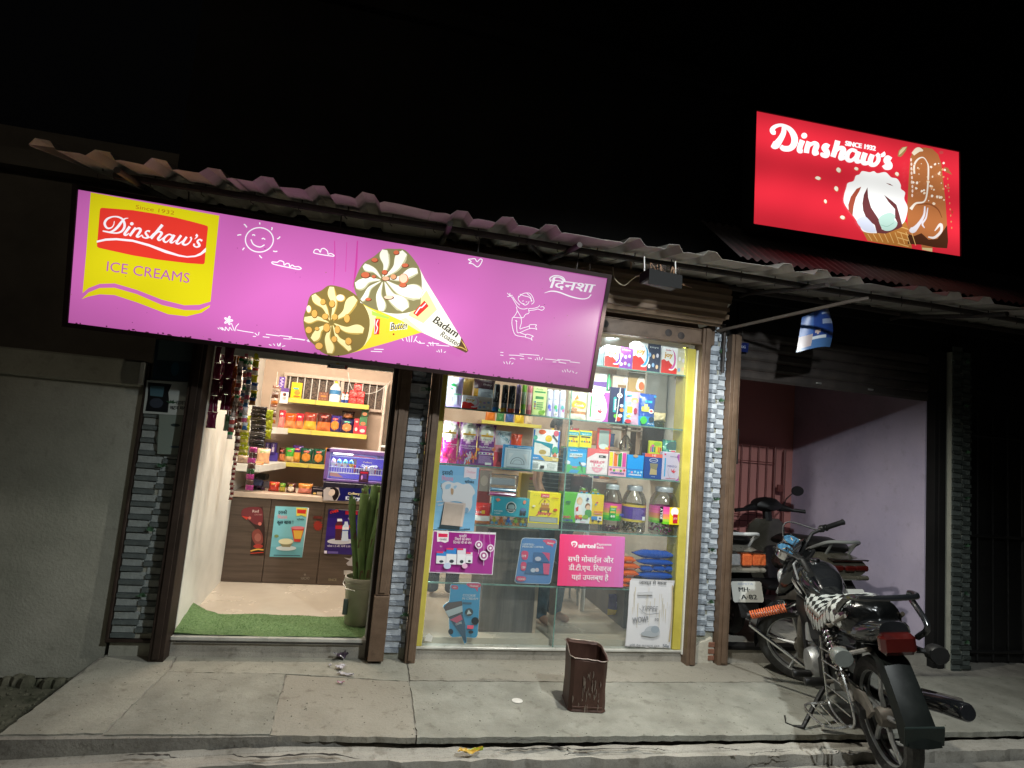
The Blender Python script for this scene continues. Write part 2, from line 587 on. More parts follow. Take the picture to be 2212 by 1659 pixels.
class Ink(M):
 """flat print on a face: O origin, U and V edge vectors; m maps traced coordinates to (u, v)"""
 def __init__(s, O, U, V, tr=None, eps=.0006):
  super().__init__()
  s.O, s.U, s.V = Vector(O), Vector(U), Vector(V)
  s.N = s.U.cross(s.V).normalized()
  s.tr, s.eps, s.k = tr, eps, 1
 def p(s, a, b, k=None):
  if s.tr:
   a, b = s.tr(a, b)
  return s.O + s.U * a + s.V * b + s.N * s.eps * (s.k if k is None else k)
 def poly(s, pts, col, up=True):
  t = tri_fill(pts)
  s.add([s.p(*q) for q in pts], [tuple(x) for x in t], lin(col))
  if up:
   s.k += 1
  return s
 def r(s, u0, v0, u1, v1, col):
  return s.poly([(u0, v0), (u1, v0), (u1, v1), (u0, v1)], col)
 def e(s, u, v, ru, rv, col, n=20, rot=0):
  c, d = math.cos(rot), math.sin(rot)
  return s.poly([(u + ru * math.cos(a) * c - rv * math.sin(a) * d, v + ru * math.cos(a) * d + rv * math.sin(a) * c) for a in [2 * math.pi * i / n for i in range(n)]], col)
 def blob(s, pts, col, n=5):
  q = catmull([(a, b, 0) for a, b in pts], n, True)
  return s.poly([(v.x, v.y) for v in q], col)
 def st(s, pts, w, col, n=6, closed=False, asp=1.0):
  """brush stroke through pts; w = width or list of widths (traced units)"""
  ws = w if isinstance(w, (list, tuple)) else [w] * len(pts)
  q = catmull([(a, b, x) for (a, b), x in zip(pts, ws)], n, closed)
  L_, N = [], len(q)
  for i in range(N):
   a, b = (q[(i + 1) % N], q[i - 1]) if closed else (q[min(i + 1, N - 1)], q[max(i - 1, 0)])
   d = Vector((a.x - b.x, a.y - b.y))
   d = d.normalized() if d.length > 1e-9 else Vector((1, 0))
   nx, ny = -d.y, d.x * asp
   h = q[i].z / 2
   L_.append(((q[i].x + nx * h, q[i].y + ny * h), (q[i].x - nx * h, q[i].y - ny * h)))
  vs, fs = [], []
  for a, b in L_:
   vs += [s.p(*a), s.p(*b)]
  for i in range(N if closed else N - 1):
   j = (i + 1) % N
   fs.append((2 * i + 1, 2 * j + 1, 2 * j, 2 * i))
  s.add(vs, fs, lin(col))
  s.k += .5
  return s
 def t(s, txt, u0, v0, u1, h, col, bold=0, shear=0, v1=None, strikes=1):
  """lettering from (u0, v0) to (u1, v1) with cap height h along +v"""
  v1 = v0 if v1 is None else v1
  vs, fs = text_geo(txt, bold, shear)
  for q in range(strikes):
   dx = q * h * .03
   s.add([s.p(u0 + (u1 - u0) * x + dx, v0 + (v1 - v0) * x + h * y, s.k + q * .2) for x, y in vs], fs, lin(col))
  s.k += 1
  return s
 def t3(s, txt, p0, p1, p2, col, bold=0, shear=0, strikes=1):
  """lettering from baseline start p0 to baseline end p1, cap top over the start p2"""
  vs, fs = text_geo(txt, bold, shear)
  for q in range(strikes):
   o = q * .045 * math.dist(p2, p0) / max(1e-9, math.dist(p1, p0))
   s.add([s.p(p0[0] + (p1[0] - p0[0]) * (x + o) + (p2[0] - p0[0]) * y, p0[1] + (p1[1] - p0[1]) * (x + o) + (p2[1] - p0[1]) * y, s.k + q * .2) for x, y in vs], fs, lin(col))
  s.k += 1
  return s
 def lines(s, u0, v0, u1, v1, n, col, fill=.45, rnd=True):
  """rows of small print too small to read"""
  h = (v1 - v0) / n
  for i in range(n):
   b = v0 + i * h
   e = u1 - (random.random() * .3 * (u1 - u0) if rnd else 0)
   s.poly([(u0, b), (e, b), (e, b + h * fill), (u0, b + h * fill)], col, up=False)
  s.k += 1
  return s
def plane_tr(c, O, U, V):
 """traced crop pixels -> (u, v) on the plane O, U, V"""
 O, U, V = np.array(O, float), np.array(U, float), np.array(V, float)
 N = np.cross(U, V)
 def f(a, b):
  r = ray(c, a, b)
  t = np.dot(O - CAM, N) / np.dot(r, N)
  P = CAM + t * r - O
  A = np.array([[U @ U, U @ V], [U @ V, V @ V]])
  u, v = np.linalg.solve(A, np.array([P @ U, P @ V]))
  return float(u), float(v)
 return f
# ================================================================== SETTING
CONC = mat('worn_concrete', (.30, .285, .25), .85, var=.2, scale=3.2, bump=.28, bscale=55, detail=12, col2=(.44, .42, .37), stain=.6)
CONC2 = mat('rough_road_concrete', (.20, .19, .17), .9, scale=5, bump=.6, bscale=40, detail=12, col2=(.34, .33, .29), stain=.6)
SOIL = mat('dirty_soil', (.045, .05, .03), .95, scale=7, bump=.9, bscale=30, detail=12, col2=(.14, .135, .10))
PLASTER = mat('grey_plaster', (.28, .29, .24), .9, scale=1.6, bump=.3, bscale=60, detail=12, col2=(.42, .42, .36), stain=.25)
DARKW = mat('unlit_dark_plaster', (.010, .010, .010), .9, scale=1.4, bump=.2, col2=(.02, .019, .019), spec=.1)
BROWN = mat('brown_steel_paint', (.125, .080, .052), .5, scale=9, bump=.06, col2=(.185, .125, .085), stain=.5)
DKBR = mat('shaded_dark_brown_trim', (.022, .015, .011), .6, scale=9, col2=(.042, .028, .022), spec=.25)  # dark brown; shade on the left door channel is put into the colour
WHITE = mat('white_wall_paint', (.62, .61, .55), .6, scale=3, bump=.06, col2=(.76, .75, .68))
WHITEP = mat('white_steel_paint', (.66, .66, .62), .45, scale=8, col2=(.78, .78, .74))
PEACH = mat('peach_wall_paint', (.46, .35, .27), .7, scale=3, col2=(.56, .44, .34))
YELL = mat('yellow_board', (.50, .43, .07), .42, scale=6, bump=.04, col2=(.62, .54, .11), stain=.12)
STEEL = mat('rusty_pipe_paint', (.018, .016, .016), .6, scale=14, bump=.2, col2=(.055, .04, .035))
SHEET = mat('dusty_roof_sheet', (.27, .25, .225), .6, scale=4, bump=.15, detail=10, col2=(.42, .40, .36))
TILEF = mat('cream_floor_tile', (.50, .44, .36), .25, scale=2, bump=.02, col2=(.58, .52, .43))
MARB = mat('grey_marble_sill', (.38, .38, .35), .3, scale=7, col2=(.56, .56, .52))
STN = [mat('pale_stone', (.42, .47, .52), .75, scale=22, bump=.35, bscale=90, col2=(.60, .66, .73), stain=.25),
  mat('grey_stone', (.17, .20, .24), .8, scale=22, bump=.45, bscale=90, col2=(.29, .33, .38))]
STD = {1: [mat('darker_pale_stone', (.24, .27, .26), .75, scale=22, bump=.35, bscale=90, col2=(.33, .37, .36)), mat('darker_grey_stone', (.07, .085, .085), .8, scale=22, bump=.4, col2=(.12, .145, .14))],  # darker copies of the stone colours for the two outer pillars
  2: [mat('darkest_pale_stone', (.07, .085, .08), .75, scale=22, bump=.35, col2=(.10, .12, .11)), mat('darkest_grey_stone', (.02, .028, .025), .8, scale=22, bump=.4, col2=(.04, .05, .045))]}
LEAF = mat('tuft_leaf', (.03, .09, .05), .7, scale=20, bump=0, col2=(.07, .17, .08))
PURP = mat('lilac_wall_paint', (.44, .40, .54), .75, scale=1.8, bump=.2, detail=12, col2=(.55, .49, .62), stain=.22)
PINK = mat('salmon_wall_paint', (.55, .24, .22), .75, scale=2.5, bump=.12, detail=10, col2=(.60, .25, .22))
# ground: soil and street far out to the horizon, pavement slabs on top
m = M()
m.grid(lambda u, v: (-60 + 120 * u, -60 + 100 * v, -.16), 4, 4)
struct(m, 'ground', SOIL)
def jitter_poly(pts, amp=.006, step=.07, seed=1):
 rr = random.Random(seed)
 out = []
 for i in range(len(pts)):
  a, b = pts[i], pts[(i + 1) % len(pts)]
  d = math.dist(a, b)
  n = max(1, int(d / step))
  for k in range(n):
   t = k / n
   j = 0 if k == 0 else amp
   out.append((a[0] + (b[0] - a[0]) * t + rr.uniform(-j, j), a[1] + (b[1] - a[1]) * t + rr.uniform(-j, j)))
 return out
m = M()
m.prism(jitter_poly([(-1.66, -3.3), (8.5, -3.3), (8.5, -1.27), (3.1, -1.27), (2.0, -1.26), (.3, -1.235), (-.9, -1.215), (-1.66, -1.2)], .012, .09), -.15, -.10, 'xy')
road = struct(m, 'road', CONC2)
m = M()
m.prism(jitter_poly([(-1.72, -1.19), (-.9, -1.195), (.3, -1.215), (2.0, -1.24), (3.1, -1.25), (8.5, -1.25), (8.5, -1.13), (3.0, -1.13), (.3, -1.09), (-.4, -1.045), (-1.66, -.99)], .014, .07, 3), -.14, -.045, 'xy')
m.v = [(x, y, z - max(0, .055 - .04 * (x + 1.7)) if z > -.1 else z) for x, y, z in m.v]
struct(m, 'kerb_strip', CONC)
# old interlocking pavers at the very edge of the street
pv = M()
pv.prism(jitter_poly([(-8, -6), (12, -6), (12, -3.32), (-8, -3.32)], .0, 1), -.15, -.09, 'xy')
struct(pv, 'street', CONC2)
PAV = mat('worn_paver', (.17, .165, .145), .9, scale=6, bump=.5, bscale=50, col2=(.27, .26, .23))
k = 0
for row in range(3):
 for i in range(15):
  x = -1.55 + i * .235 + (row % 2) * .117
  y = -1.27 - row * .135
  if row == 0 and i > 11:
   continue
  b = M()
  dz = random.uniform(-.006, .004)
  b.bbox(x, x + .222, y - .125, y - .004, -.1, -.068 + dz, .008)
  o = b.build('paver', PAV, road)
# pavement slabs (children of the pavement)
m = M()
m.prism([(-1.63, -1.02), (8.5, -1.12), (8.5, .3), (-1.63, .3)], -.14, -.007, 'xy')
pave = struct(m, 'pavement', CONC2)
g = .006
slabs = [
 [(-1.63, -.99), (-1.19, -.985), (-1.165, -.25), (-1.2, .09), (-1.6, .09)],
 [(-1.18, -1.0), (-.425, -1.02), (-.47, -.275), (-1.155, -.25)],
 [(-.421, -1.025), (.305, -1.075), (.292, -.385), (-.464, -.28)],
 [(-1.155, -.245), (-.47, -.271), (.29, -.379), (.29, .09), (-1.19, .09)],
 [(.312, -1.08), (3.02, -1.13), (8.5, -1.13), (8.5, -.26), (4.2, -.26), (3.06, .02), (3.0, -.385), (1.62, -.392), (.30, -.375)],
 [(.30, -.365), (1.62, -.384), (2.992, -.377), (3.05, .05), (.30, .09)]]
SLAB = [mat('pavement_slab_%s' % w_, c1, .85, scale=s_, bump=.35, bscale=48, detail=12, col2=c2, stain=.55) for w_, c1, c2, s_ in
  (('pale', (.27, .268, .228), (.385, .38, .325), 3.1), ('grey', (.24, .24, .205), (.345, .342, .295), 4.3), ('buff', (.265, .25, .208), (.37, .352, .30), 2.6))]
for i, s_ in enumerate(slabs):
 b = M()
 b.prism(jitter_poly(s_, .006, .04, i + 5), -.03, random.uniform(-.002, .002), 'xy')
 b.build('slab', SLAB[i % 3], pave)
CRK = mat('crack_shadowed_dirt', (.03, .028, .025), .95)
# low concrete apron at the garage
m = M()
m.prism([(2.74, -.02), (4.66, -.02), (4.66, .06), (2.74, .06)], -.03, .10, 'xy')
struct(m, 'garage_step', CONC)
m = M()
m.box(2.76, 4.64, -.03, .07, .102, .13)
struct(m, 'garage_threshold', DARKW)
def crack(pts, w, seed):
 rr = random.Random(seed)
 q = catmull([(a, b, 0) for a, b in pts], 8)
 vs, fs = [], []
 for i, p_ in enumerate(q):
  t = i / (len(q) - 1)
  h = w * (.25 + rr.random()) * (1 - abs(2 * t - 1) ** 3)
  x, y = p_.x + rr.uniform(-.006, .006), p_.y + rr.uniform(-.008, .008)
  vs += [(x, y - h / 2, .0035), (x, y + h / 2, .0035)]
 fs = [(2 * i, 2 * i + 2, 2 * i + 3, 2 * i + 1) for i in range(len(q) - 1)]
 return vs, fs
m = M()
for i, (c_, pts, w_) in enumerate([('d7', [(0, 752), (180, 752), (380, 757), (520, 750)], .007), ('d7', [(680, 752), (800, 755)], .004), ('d7', [(1390, 800), (1500, 805), (1580, 825)], .010), ('d7', [(1610, 835), (1720, 828), (1900, 815)], .006),
         ('d7', [(2090, 820), (2160, 830), (2212, 835)], .010), ('d6', [(870, 245), (930, 238), (1000, 262)], .003), ('d7', [(0, 398), (120, 402), (260, 405)], .003),
         ('b3', [(180, 1505), (250, 1480), (330, 1478)], .008), ('b3', [(770, 1500), (900, 1515), (1100, 1520)], .012), ('b3', [(0, 1515), (60, 1520)], .006), ('b3', [(500, 1610), (620, 1625)], .004)]):
 P_ = [tuple(W(c_, a, b, z=.0)[:2]) for a, b in pts]
 vs, fs = crack(P_, w_, i)
 m.add(vs, fs)
m.build('crack', CRK, pave, kind='stuff')
m = M()
for i, (c_, pts, w_) in enumerate([('d7', [(60, 815), (300, 812), (500, 800), (620, 812), (1000, 805), (1190, 825)], .016), ('d7', [(520, 850), (600, 835), (740, 848)], .010), ('d6', [(1000, 575), (1150, 590), (1400, 572), (1600, 600)], .022), ('d6', [(540, 580), (700, 578), (790, 590)], .02)]):
 P_ = [tuple(W(c_, a, b, z=-.045)[:2]) for a, b in pts]
 vs, fs = crack(P_, w_, i + 50)
 m.add([(a, b, -.0405) for a, b, c in vs], fs)
m.build('crack', CRK, road, kind='stuff')
# neighbour's boundary wall at the left, with its coping band
t = thing('boundary_wall', 'dim grey plastered wall left of the shop with a thicker band along its top', 'wall', (-3, 0, 0))
m = M(); m.grid(lambda u, v: (-9 + 7.385 * u, .012 + .006 * math.sin(9 * u + 4 * v), -.14 + 1.9 * v), 24, 12); m.box(-9, -1.615, .03, .2, -.14, 1.88)
m.build('wall', PLASTER, t)
m = M(); m.bbox(-9, -1.625, -.03, .24, 1.72, 1.893, .012); m.build('coping', PLASTER, t)
m = M(); m.bbox(-1.648, -1.618, -.034, .0, 1.735, 1.885, .004); m.build('end_strip', WHITEP, t)
m = M()
rr = random.Random(5)
for i in range(34):
 x = -1.75 - i * .06
 r_ = rr.uniform(.02, .05)
 m.lathe([(0, .9 * r_), (r_ * .7, r_ * .6), (r_, 0), (r_, -.05)], (x, -.02 - rr.random() * .05, -.14), n=7)
m.build('rubble_fillet', SOIL, t, kind='stuff')
# the dark building above and beside the shop
t = thing('upper_building', 'unlit dark building front rising above the shop roof', 'building', (1, 0, 2.6))
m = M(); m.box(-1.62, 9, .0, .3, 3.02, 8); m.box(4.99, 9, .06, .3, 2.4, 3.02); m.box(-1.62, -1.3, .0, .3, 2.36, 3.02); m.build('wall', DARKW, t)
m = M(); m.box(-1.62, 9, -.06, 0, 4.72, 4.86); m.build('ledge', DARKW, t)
t = thing('neighbour_building', 'faint unlit house wall high behind the left end of the roof', 'building', (-5, 1.5, 0))
m = M(); m.box(-14, -1.63, 1.4, 1.6, -.1, 3.95)
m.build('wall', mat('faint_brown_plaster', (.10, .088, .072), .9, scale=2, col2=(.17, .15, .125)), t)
m = M(); m.box(-14, -1.63, 1.25, 1.39, 3.55, 3.7); m.build('ledge', mat('faint_brown_plaster'), t)
# ------------------------------------------------------------------ stone clad pillars
TILEMESH = {}
def stone(w_, h, d, kind, var, dim=0):
 k_ = (round(w_, 3), kind, var, dim)
 if k_ not in TILEMESH:
  rr = random.Random(hash(k_) % 999)
  b = M()
  vs = []
  j = lambda a: rr.uniform(-a, a)
  b.bbox(0, w_, -d, .0, 0, h, .0025)
  b.v = [(x + j(.0012), y + (j(.003) if y < -.01 else 0), z + j(.0014)) for x, y, z in b.v]
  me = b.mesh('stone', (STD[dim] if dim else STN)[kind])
  TILEMESH[k_] = me
 return TILEMESH[k_]
def tuft(root, x, y, z, s_, seed):
 rr = random.Random(seed)
 b = M()
 for i in range(13):
  a = rr.uniform(-1.25, 1.25)
  l = s_ * rr.uniform(.5, 1)
  wv = .0045
  dx, dz = math.sin(a), math.cos(a)
  p0 = (x, y, z)
  p1 = (x + dx * l * .5, y - .012, z + dz * l * .5 + .004)
  p2 = (x + dx * l, y - .018, z + dz * l * (.75 if abs(a) > .7 else .9))
  b.add([p0, (p1[0] - wv * dz, p1[1], p1[2] + wv * dx), p2, (p1[0] + wv * dz, p1[1], p1[2] - wv * dx)], [(0, 1, 2, 3)])
 return b.build('grass_tuft', LEAF, root)
def pillar(label, x0, x1, z0, z1, y, split=.62, ztiles=None, per=.0795, skip=None, grp='stone clad pillars of the shop front', tufts=True, dim=0):
 t = thing('stone_clad_pillar', label, 'pillar', ((x0 + x1) / 2, y, z0), group=grp)
 base = M(); base.box(x0, x1, y, y + .3, -.03, z1); base.build('core', PLASTER, t)
 zt = ztiles or z1
 T = TM[t.name].inverted()
 nr = int((zt - z0) / per)
 xm = x0 + (x1 - x0) * split
 for r_ in range(nr + 1):
  for ci, (a, b) in enumerate(((x0, xm), (xm, x1))):
   z = z0 + r_ * per + (0 if ci == 0 else per * .45)
   if z > zt - .02:
    continue
   if skip and skip((a + b) / 2, z):
    continue
   sh = .012 if (r_ % 3 == 1) else (-.01 if r_ % 3 == 2 else 0)
   for kind, dz, h, d in ((1, 0, .030, .019), (0, .032, .045, .007)):
    aa, bb = a + .001, b - .001
    if ci == 0:
     bb += sh
    else:
     aa += sh
    o = bpy.data.objects.new('stone', stone(bb - aa, h, d, kind, r_ % 4, dim))
    COL.objects.link(o)
    o.parent = t
    o.location = T @ Vector((aa, y, z + dz))
  if tufts and r_ % 5 == 3:
   tuft(t, xm + .02, y - .028, z0 + r_ * per + .01, .05, r_)
 return t
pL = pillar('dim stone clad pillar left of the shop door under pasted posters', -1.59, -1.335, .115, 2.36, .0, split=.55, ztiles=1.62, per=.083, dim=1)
pM = pillar('narrow stone clad pillar between shop door and display window', .128, .268, .045, 2.75, .0, split=.72)
pR = pillar('stone clad pillar right of the display window with broken foot', 2.47, 2.652, .20, 2.62, .0, split=.6)
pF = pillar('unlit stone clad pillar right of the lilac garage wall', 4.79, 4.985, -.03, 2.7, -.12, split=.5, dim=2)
m = M(); m.bbox(-1.61, -1.592, -.03, .02, .09, 1.86, .003); m.bbox(-1.61, -1.33, -.032, .0, .092, .112, .003); m.build('edge_trim', DKBR, pL)
# broken plaster foot of the right pillar
m = M()
rr = random.Random(3)
m.prism(jitter_poly([(2.475, -.02), (2.65, -.02), (2.655, .10), (2.63, .19), (2.58, .165), (2.53, .15), (2.48, .11)], .008, .03, 8), -.03, .0, 'xz')
m.build('bare_plaster_foot', mat('broken_plaster', (.42, .40, .33), .9, scale=9, bump=.6, bscale=30, col2=(.55, .52, .45)), pR)
m = M()
for z in (.02, .07, .12):
 m.bbox(2.60, 2.655, -.036, -.028, z, z + .038, .004)
m.build('exposed_brick', mat('broken_brick', (.16, .07, .04), .9, scale=16, bump=.6, col2=(.26, .12, .08)), pR)
# pillar continuing above the window lintel at the right
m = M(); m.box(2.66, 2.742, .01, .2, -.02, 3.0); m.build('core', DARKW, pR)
# ------------------------------------------------------------------ shutter guide channels
def channel(label, x0, x1, z0, z1, y0, y1, mt=BROWN, lip=True, cut=None):
 t = thing('shutter_channel', label, 'steel channel', ((x0 + x1) / 2, y0, z0), group='steel guide channels of the rolling shutters')
 b = M()
 s_ = .28 * (x1 - x0)
 b.bbox(x0, x1, y0, y1, z0, cut or z1, .003)
 b.build('guide', mt, t)
 if lip:
  b = M()
  b.bbox(x0 + s_, x1 - s_, y0 - .014, y0 - .002, z0 + .02, cut or z1, .002)
  b.build('flange', mt, t)
 return t
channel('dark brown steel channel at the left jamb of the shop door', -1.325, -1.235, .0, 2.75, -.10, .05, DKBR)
cm_ = channel('taller brown steel channel at the right jamb of the shop door', .028, .122, .45, 2.75, -.10, .05)
m = M(); m.bbox(.022, .128, -.115, .05, .02, .448, .004); m.build('lower_sleeve', BROWN, cm_)
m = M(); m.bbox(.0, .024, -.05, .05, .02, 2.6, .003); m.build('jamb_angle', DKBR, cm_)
channel('brown steel channel left of the yellow window frame', .272, .343, .0, 2.75, -.09, .04)
c_ = channel('brown steel channel right of the yellow window frame', 2.388, 2.462, -.01, 2.62, -.09, .04)
m = M(); m.bbox(2.378, 2.389, -.03, .03, .06, 2.44, .002); m.build('white_filler_strip', WHITEP, c_)
channel('rust stained brown channel between the stone pillar and garage opening', 2.656, 2.742, .0, 2.60, -.08, .05)
channel('black channel at the right edge of the lilac wall', 4.66, 4.78, -.03, 2.7, -.08, .08, DARKW)
# short black conduit on the right pillar
tag(M().tube([(2.60, -.045, 2.28), (2.605, -.045, 2.62)], .014, 8).build('conduit_pipe', STEEL, loc=(2.6, -.045, 2.28)), 'short black pipe running down the top of the right stone pillar', 'pipe')
# ------------------------------------------------------------------ rolled shutters, lintel
RUSTY = mat('rusty_shutter_slat', (.13, .085, .055), .55, scale=5, bump=.1, stretch=(.25, 3, 3), col2=(.24, .17, .115))
t = thing('rolled_shutter', 'brown rolled up steel shutter above the display window', 'rolling shutter', (1.4, -.15, 2.8))
rng = []
for i in range(19):
 a = R(-100 + i * 10.5)
 r_ = .165 + (.011 if i % 2 else -.004)
 rng.append((-.16 - r_ * math.cos(a) * .75, 2.80 + r_ * math.sin(a)))
for i in range(len(rng) - 1):
 (ya, za), (yb, zb) = rng[i], rng[i + 1]
 b = M()
 x1 = 2.49 + random.uniform(-.02, .03)
 b.add([(.2, ya, za), (x1, ya, za), (x1, yb, zb), (.2, yb, zb), (.2, ya + .012, za), (x1, ya + .012, za), (x1, yb + .012, zb), (.2, yb + .012, zb)],
   [(0, 1, 2, 3), (7, 6, 5, 4), (1, 5, 6, 2), (0, 3, 7, 4)])
 b.build('slat', RUSTY, t)
m = M(); m.tube([(2.36, -.06, 2.64), (2.42, -.12, 2.66), (2.46, -.2, 2.72), (2.5, -.27, 2.8)], [.03, .02, .018, .012], 6); m.build('torn_edge', WHITEP, t)
t = thing('window_lintel', 'brown steel lintel with two ledges below the rolled shutter', 'lintel', (1.4, -.06, 2.55))
m = M(); m.bbox(.12, 2.51, -.06, .04, 2.49, 2.80, .004); m.build('beam', BROWN, t)
for z, y in ((2.645, -.075), (2.60, -.07), (2.478, -.082)):
 m = M(); m.bbox(.12, 2.475, y, -.061, z, z + .016, .003); m.build('ledge', BROWN, t)
m = M()
for x, z in ((1.56, 2.55), (2.10, 2.545), (2.21, 2.535)):
 m.lathe([(0, 0), (.03, .002), (.034, .006)], (x, -.063, z), 'y', 10)
m.build('slot', STEEL, t)
m = M(); m.bbox(-1.235, .03, .0, .10, 2.56, 3.02, .004); m.build('door_head', BROWN, t)
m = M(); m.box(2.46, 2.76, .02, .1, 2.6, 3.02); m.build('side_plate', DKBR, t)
t = thing('garage_shutter', 'dark shutter almost fully raised over the garage opening', 'rolling shutter', (3.7, 0, 2.4))
for i in range(5):
 b = M()
 z = 2.252 + i * .085
 b.prism([(0, z), (-.014, z + .02), (-.014, z + .06), (0, z + .082), (.01, z + .082), (.01, z)], 2.745, 4.66, 'yz')
 b.build('slat', mat('dark_shutter_slat', (.03, .026, .025), .45, scale=6, col2=(.055, .045, .04)), t)
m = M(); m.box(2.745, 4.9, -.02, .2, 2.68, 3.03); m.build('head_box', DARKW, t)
for x in (3.50, 4.02):
 m = M(); m.bbox(x, x + .05, -.028, -.015, 2.285, 2.30, .002); m.build('lock_tab', mat('bare_zinc', (.5, .5, .48), .35, metal=.8), t)
# ------------------------------------------------------------------ corrugated eave with its pipe frame
t = thing('shop_roof', 'corrugated metal sheet roof edge jutting over the shop on black pipes', 'roof', (1.5, -.6, 2.85))
prof = []
PIT = .2615
x = -2.06
i = 0
def prof_pts(x0, x1):
 out = []
 n0 = math.ceil((x0 + 1.81 - PIT) / PIT)
 x = -1.81 + n0 * PIT
 out.append((x0, 0))
 while x < x1 - .1:
  for dx, h in ((-.072, 0), (-.036, .040), (.026, .042), (.060, 0)):
   if x0 < x + dx < x1:
    out.append((x + dx, h))
  for f_ in (.33, .62):
   if x + PIT * f_ < x1 and .08 < PIT * f_ < PIT - .09:
    out.append((x + PIT * f_, .004))
  x += PIT
 out.append((x1, 0))
 return out
for si, (a, b_) in enumerate(((-1.87, -.92), (-.94, .12), (.10, 1.15), (1.13, 2.2), (2.18, 3.25), (3.23, 4.3), (4.28, 5.6))):
 pp = prof_pts(a, b_)
 rr = random.Random(si)
 b = M()
 ny = 9
 yj = [rr.uniform(-.012, .012) for _ in pp]
 lift = .004 * (si % 2)
 ys = [-1.1 + 1.12 * k / (ny - 1) for k in range(ny)]
 rows = []
 for k_, y in enumerate(ys):
  z0 = 2.803 + (y + 1.1) * .19 + lift
  rows.append([(max(px_, -1.87 + (y + 1.1) * .24), y + (yj[q] if k_ == 0 else 0), z0 + h + .003 * math.sin(px_ * 7 + y * 3)) for q, (px_, h) in enumerate(pp)])
 n_ = len(pp)
 vs = [p_ for r_ in rows for p_ in r_] + [(p_[0], p_[1], p_[2] + .0015) for r_ in rows for p_ in r_]
 o_ = n_ * ny
 fs = []
 for k_ in range(ny - 1):
  for q in range(n_ - 1):
   fs.append((k_ * n_ + q, (k_ + 1) * n_ + q, (k_ + 1) * n_ + q + 1, k_ * n_ + q + 1))
   fs.append((o_ + k_ * n_ + q, o_ + k_ * n_ + q + 1, o_ + (k_ + 1) * n_ + q + 1, o_ + (k_ + 1) * n_ + q))
 fs += [(q, q + 1, o_ + q + 1, o_ + q) for q in range(n_ - 1)]
 b.add(vs, fs)
 b.build('roof_sheet', SHEET, t)
for y, z, r_, x0 in ((-.80, 2.832, .02, -1.62), (-.16, 2.955, .022, -1.6)):
 b = M()
 b.tube([(x0 + i * .45, y, z + .004 * math.sin(i * 1.7)) for i in range(17)], r_, 8)
 b.build('purlin', STEEL, t)
for x in (-1.5, .22, 1.0, 2.72, 4.2):
 b = M()
 b.tube([(x, .0, 2.93), (x, -.16, 2.93), (x, -.80, 2.808), (x, -1.04, 2.775)], .017, 8)
 b.build('rafter', STEEL, t)
for i in range(28):
 x = -1.68 + i * .2615
 b = M()
 b.tube([(x, -.80, 2.85), (x, -.80, 2.875)], .004, 6)
 b.tube([(x - .012, -.82, 2.82), (x - .012, -.815, 2.8), (x, -.80, 2.795)], .003, 5)
 b.build('hook_bolt', STEEL, t)
b = M(); b.tube([(2.555, -.02, 2.625), (2.93, -1.0, 2.70), (3.02, -1.06, 2.72)], .013, 8); b.build('brace', mat('brace_paint', (.10, .08, .065), .5), t)
b = M(); b.tube([(1.0, -.16, 2.96), (.72, -.82, 2.83)], .014, 8); b.build('brace', STEEL, t)
# finer dark red lit sheet roof higher up, under the red sign
t = thing('upper_awning', 'finely corrugated dark sheet awning below the red sign', 'awning', (4.5, -.3, 3.2))
FINE = mat('fine_dark_sheet', (.16, .13, .13), .55, scale=3, bump=.1, col2=(.26, .22, .22))
b = M()
n_ = 500
b.grid(lambda u, v: (2.35 + 5.2 * u, -.62 + .60 * v, 3.035 + .50 * v + .012 * math.sin(u * 5.2 / .075 * 2 * math.pi)), n_, 2)
b.sm = True
b.build('sheet', FINE, t, auto=0)
b = M(); b.box(2.3, 8, -.06, .0, 2.9, 3.05); b.build('ledger', DARKW, t)
# ------------------------------------------------------------------ garage
m = M(); m.box(2.72, 4.66, .04, 1.72, .0, .115); struct(m, 'garage_floor', CONC)
m = M(); m.box(4.645, 4.70, .0, 1.75, .1, 2.7); struct(m, 'garage_side_wall', PURP)
m = M(); m.box(2.70, 4.645, 1.71, 1.8, .1, 2.9); struct(m, 'garage_back_wall', PINK)
m = M(); m.box(2.68, 2.75, .05, 1.71, .1, 2.9); struct(m, 'garage_inner_wall', PINK)
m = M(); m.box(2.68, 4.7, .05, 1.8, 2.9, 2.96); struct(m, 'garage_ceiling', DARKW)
t = thing('grille_gate', 'dark red barred gate leaning on the pink back wall of the garage', 'gate', (4.0, 1.64, .12))
RG = mat('dark_red_gate_paint', (.16, .04, .035), .5, scale=12, col2=(.22, .07, .06))
m = M(); m.tube([(3.70, 1.64, .13), (3.70, 1.64, 1.785), (4.36, 1.64, 1.785), (4.36, 1.64, .13)], .014, 6); m.build('frame', RG, t)
for i in range(5):
 m = M(); x = 3.83 + i * .108; m.tube([(x, 1.64, .13), (x, 1.64, 1.785)], .006, 6); m.build('bar', RG, t)
for z in (1.60, 1.0, .93, .5):
 m = M(); m.tube([(3.70, 1.632, z), (4.36, 1.632, z)], .006, 6); m.build('cross_bar', RG, t)
m = M(); m.bbox(3.77, 3.86, .5, .53, 1.3, 1.56, .004)
t2 = thing('gate_post', 'thin dark red post with a latch beside the barred gate', 'post', (4.46, 1.62, .12))
m = M(); m.tube([(4.47, 1.62, .12), (4.47, 1.62, 1.76)], .016, 6); m.build('pole', RG, t2)
m = M(); m.bbox(4.38, 4.45, 1.59, 1.62, 1.28, 1.36, .004); m.build('latch', RG, t2)
m = M(); m.bbox(2.752, 2.79, -.03, .02, 1.55, 1.84, .004); tag(m.build('lock_box', STEEL, loc=(2.77, 0, 1.7)), 'small black box fixed to the right edge of the garage channel', 'box')
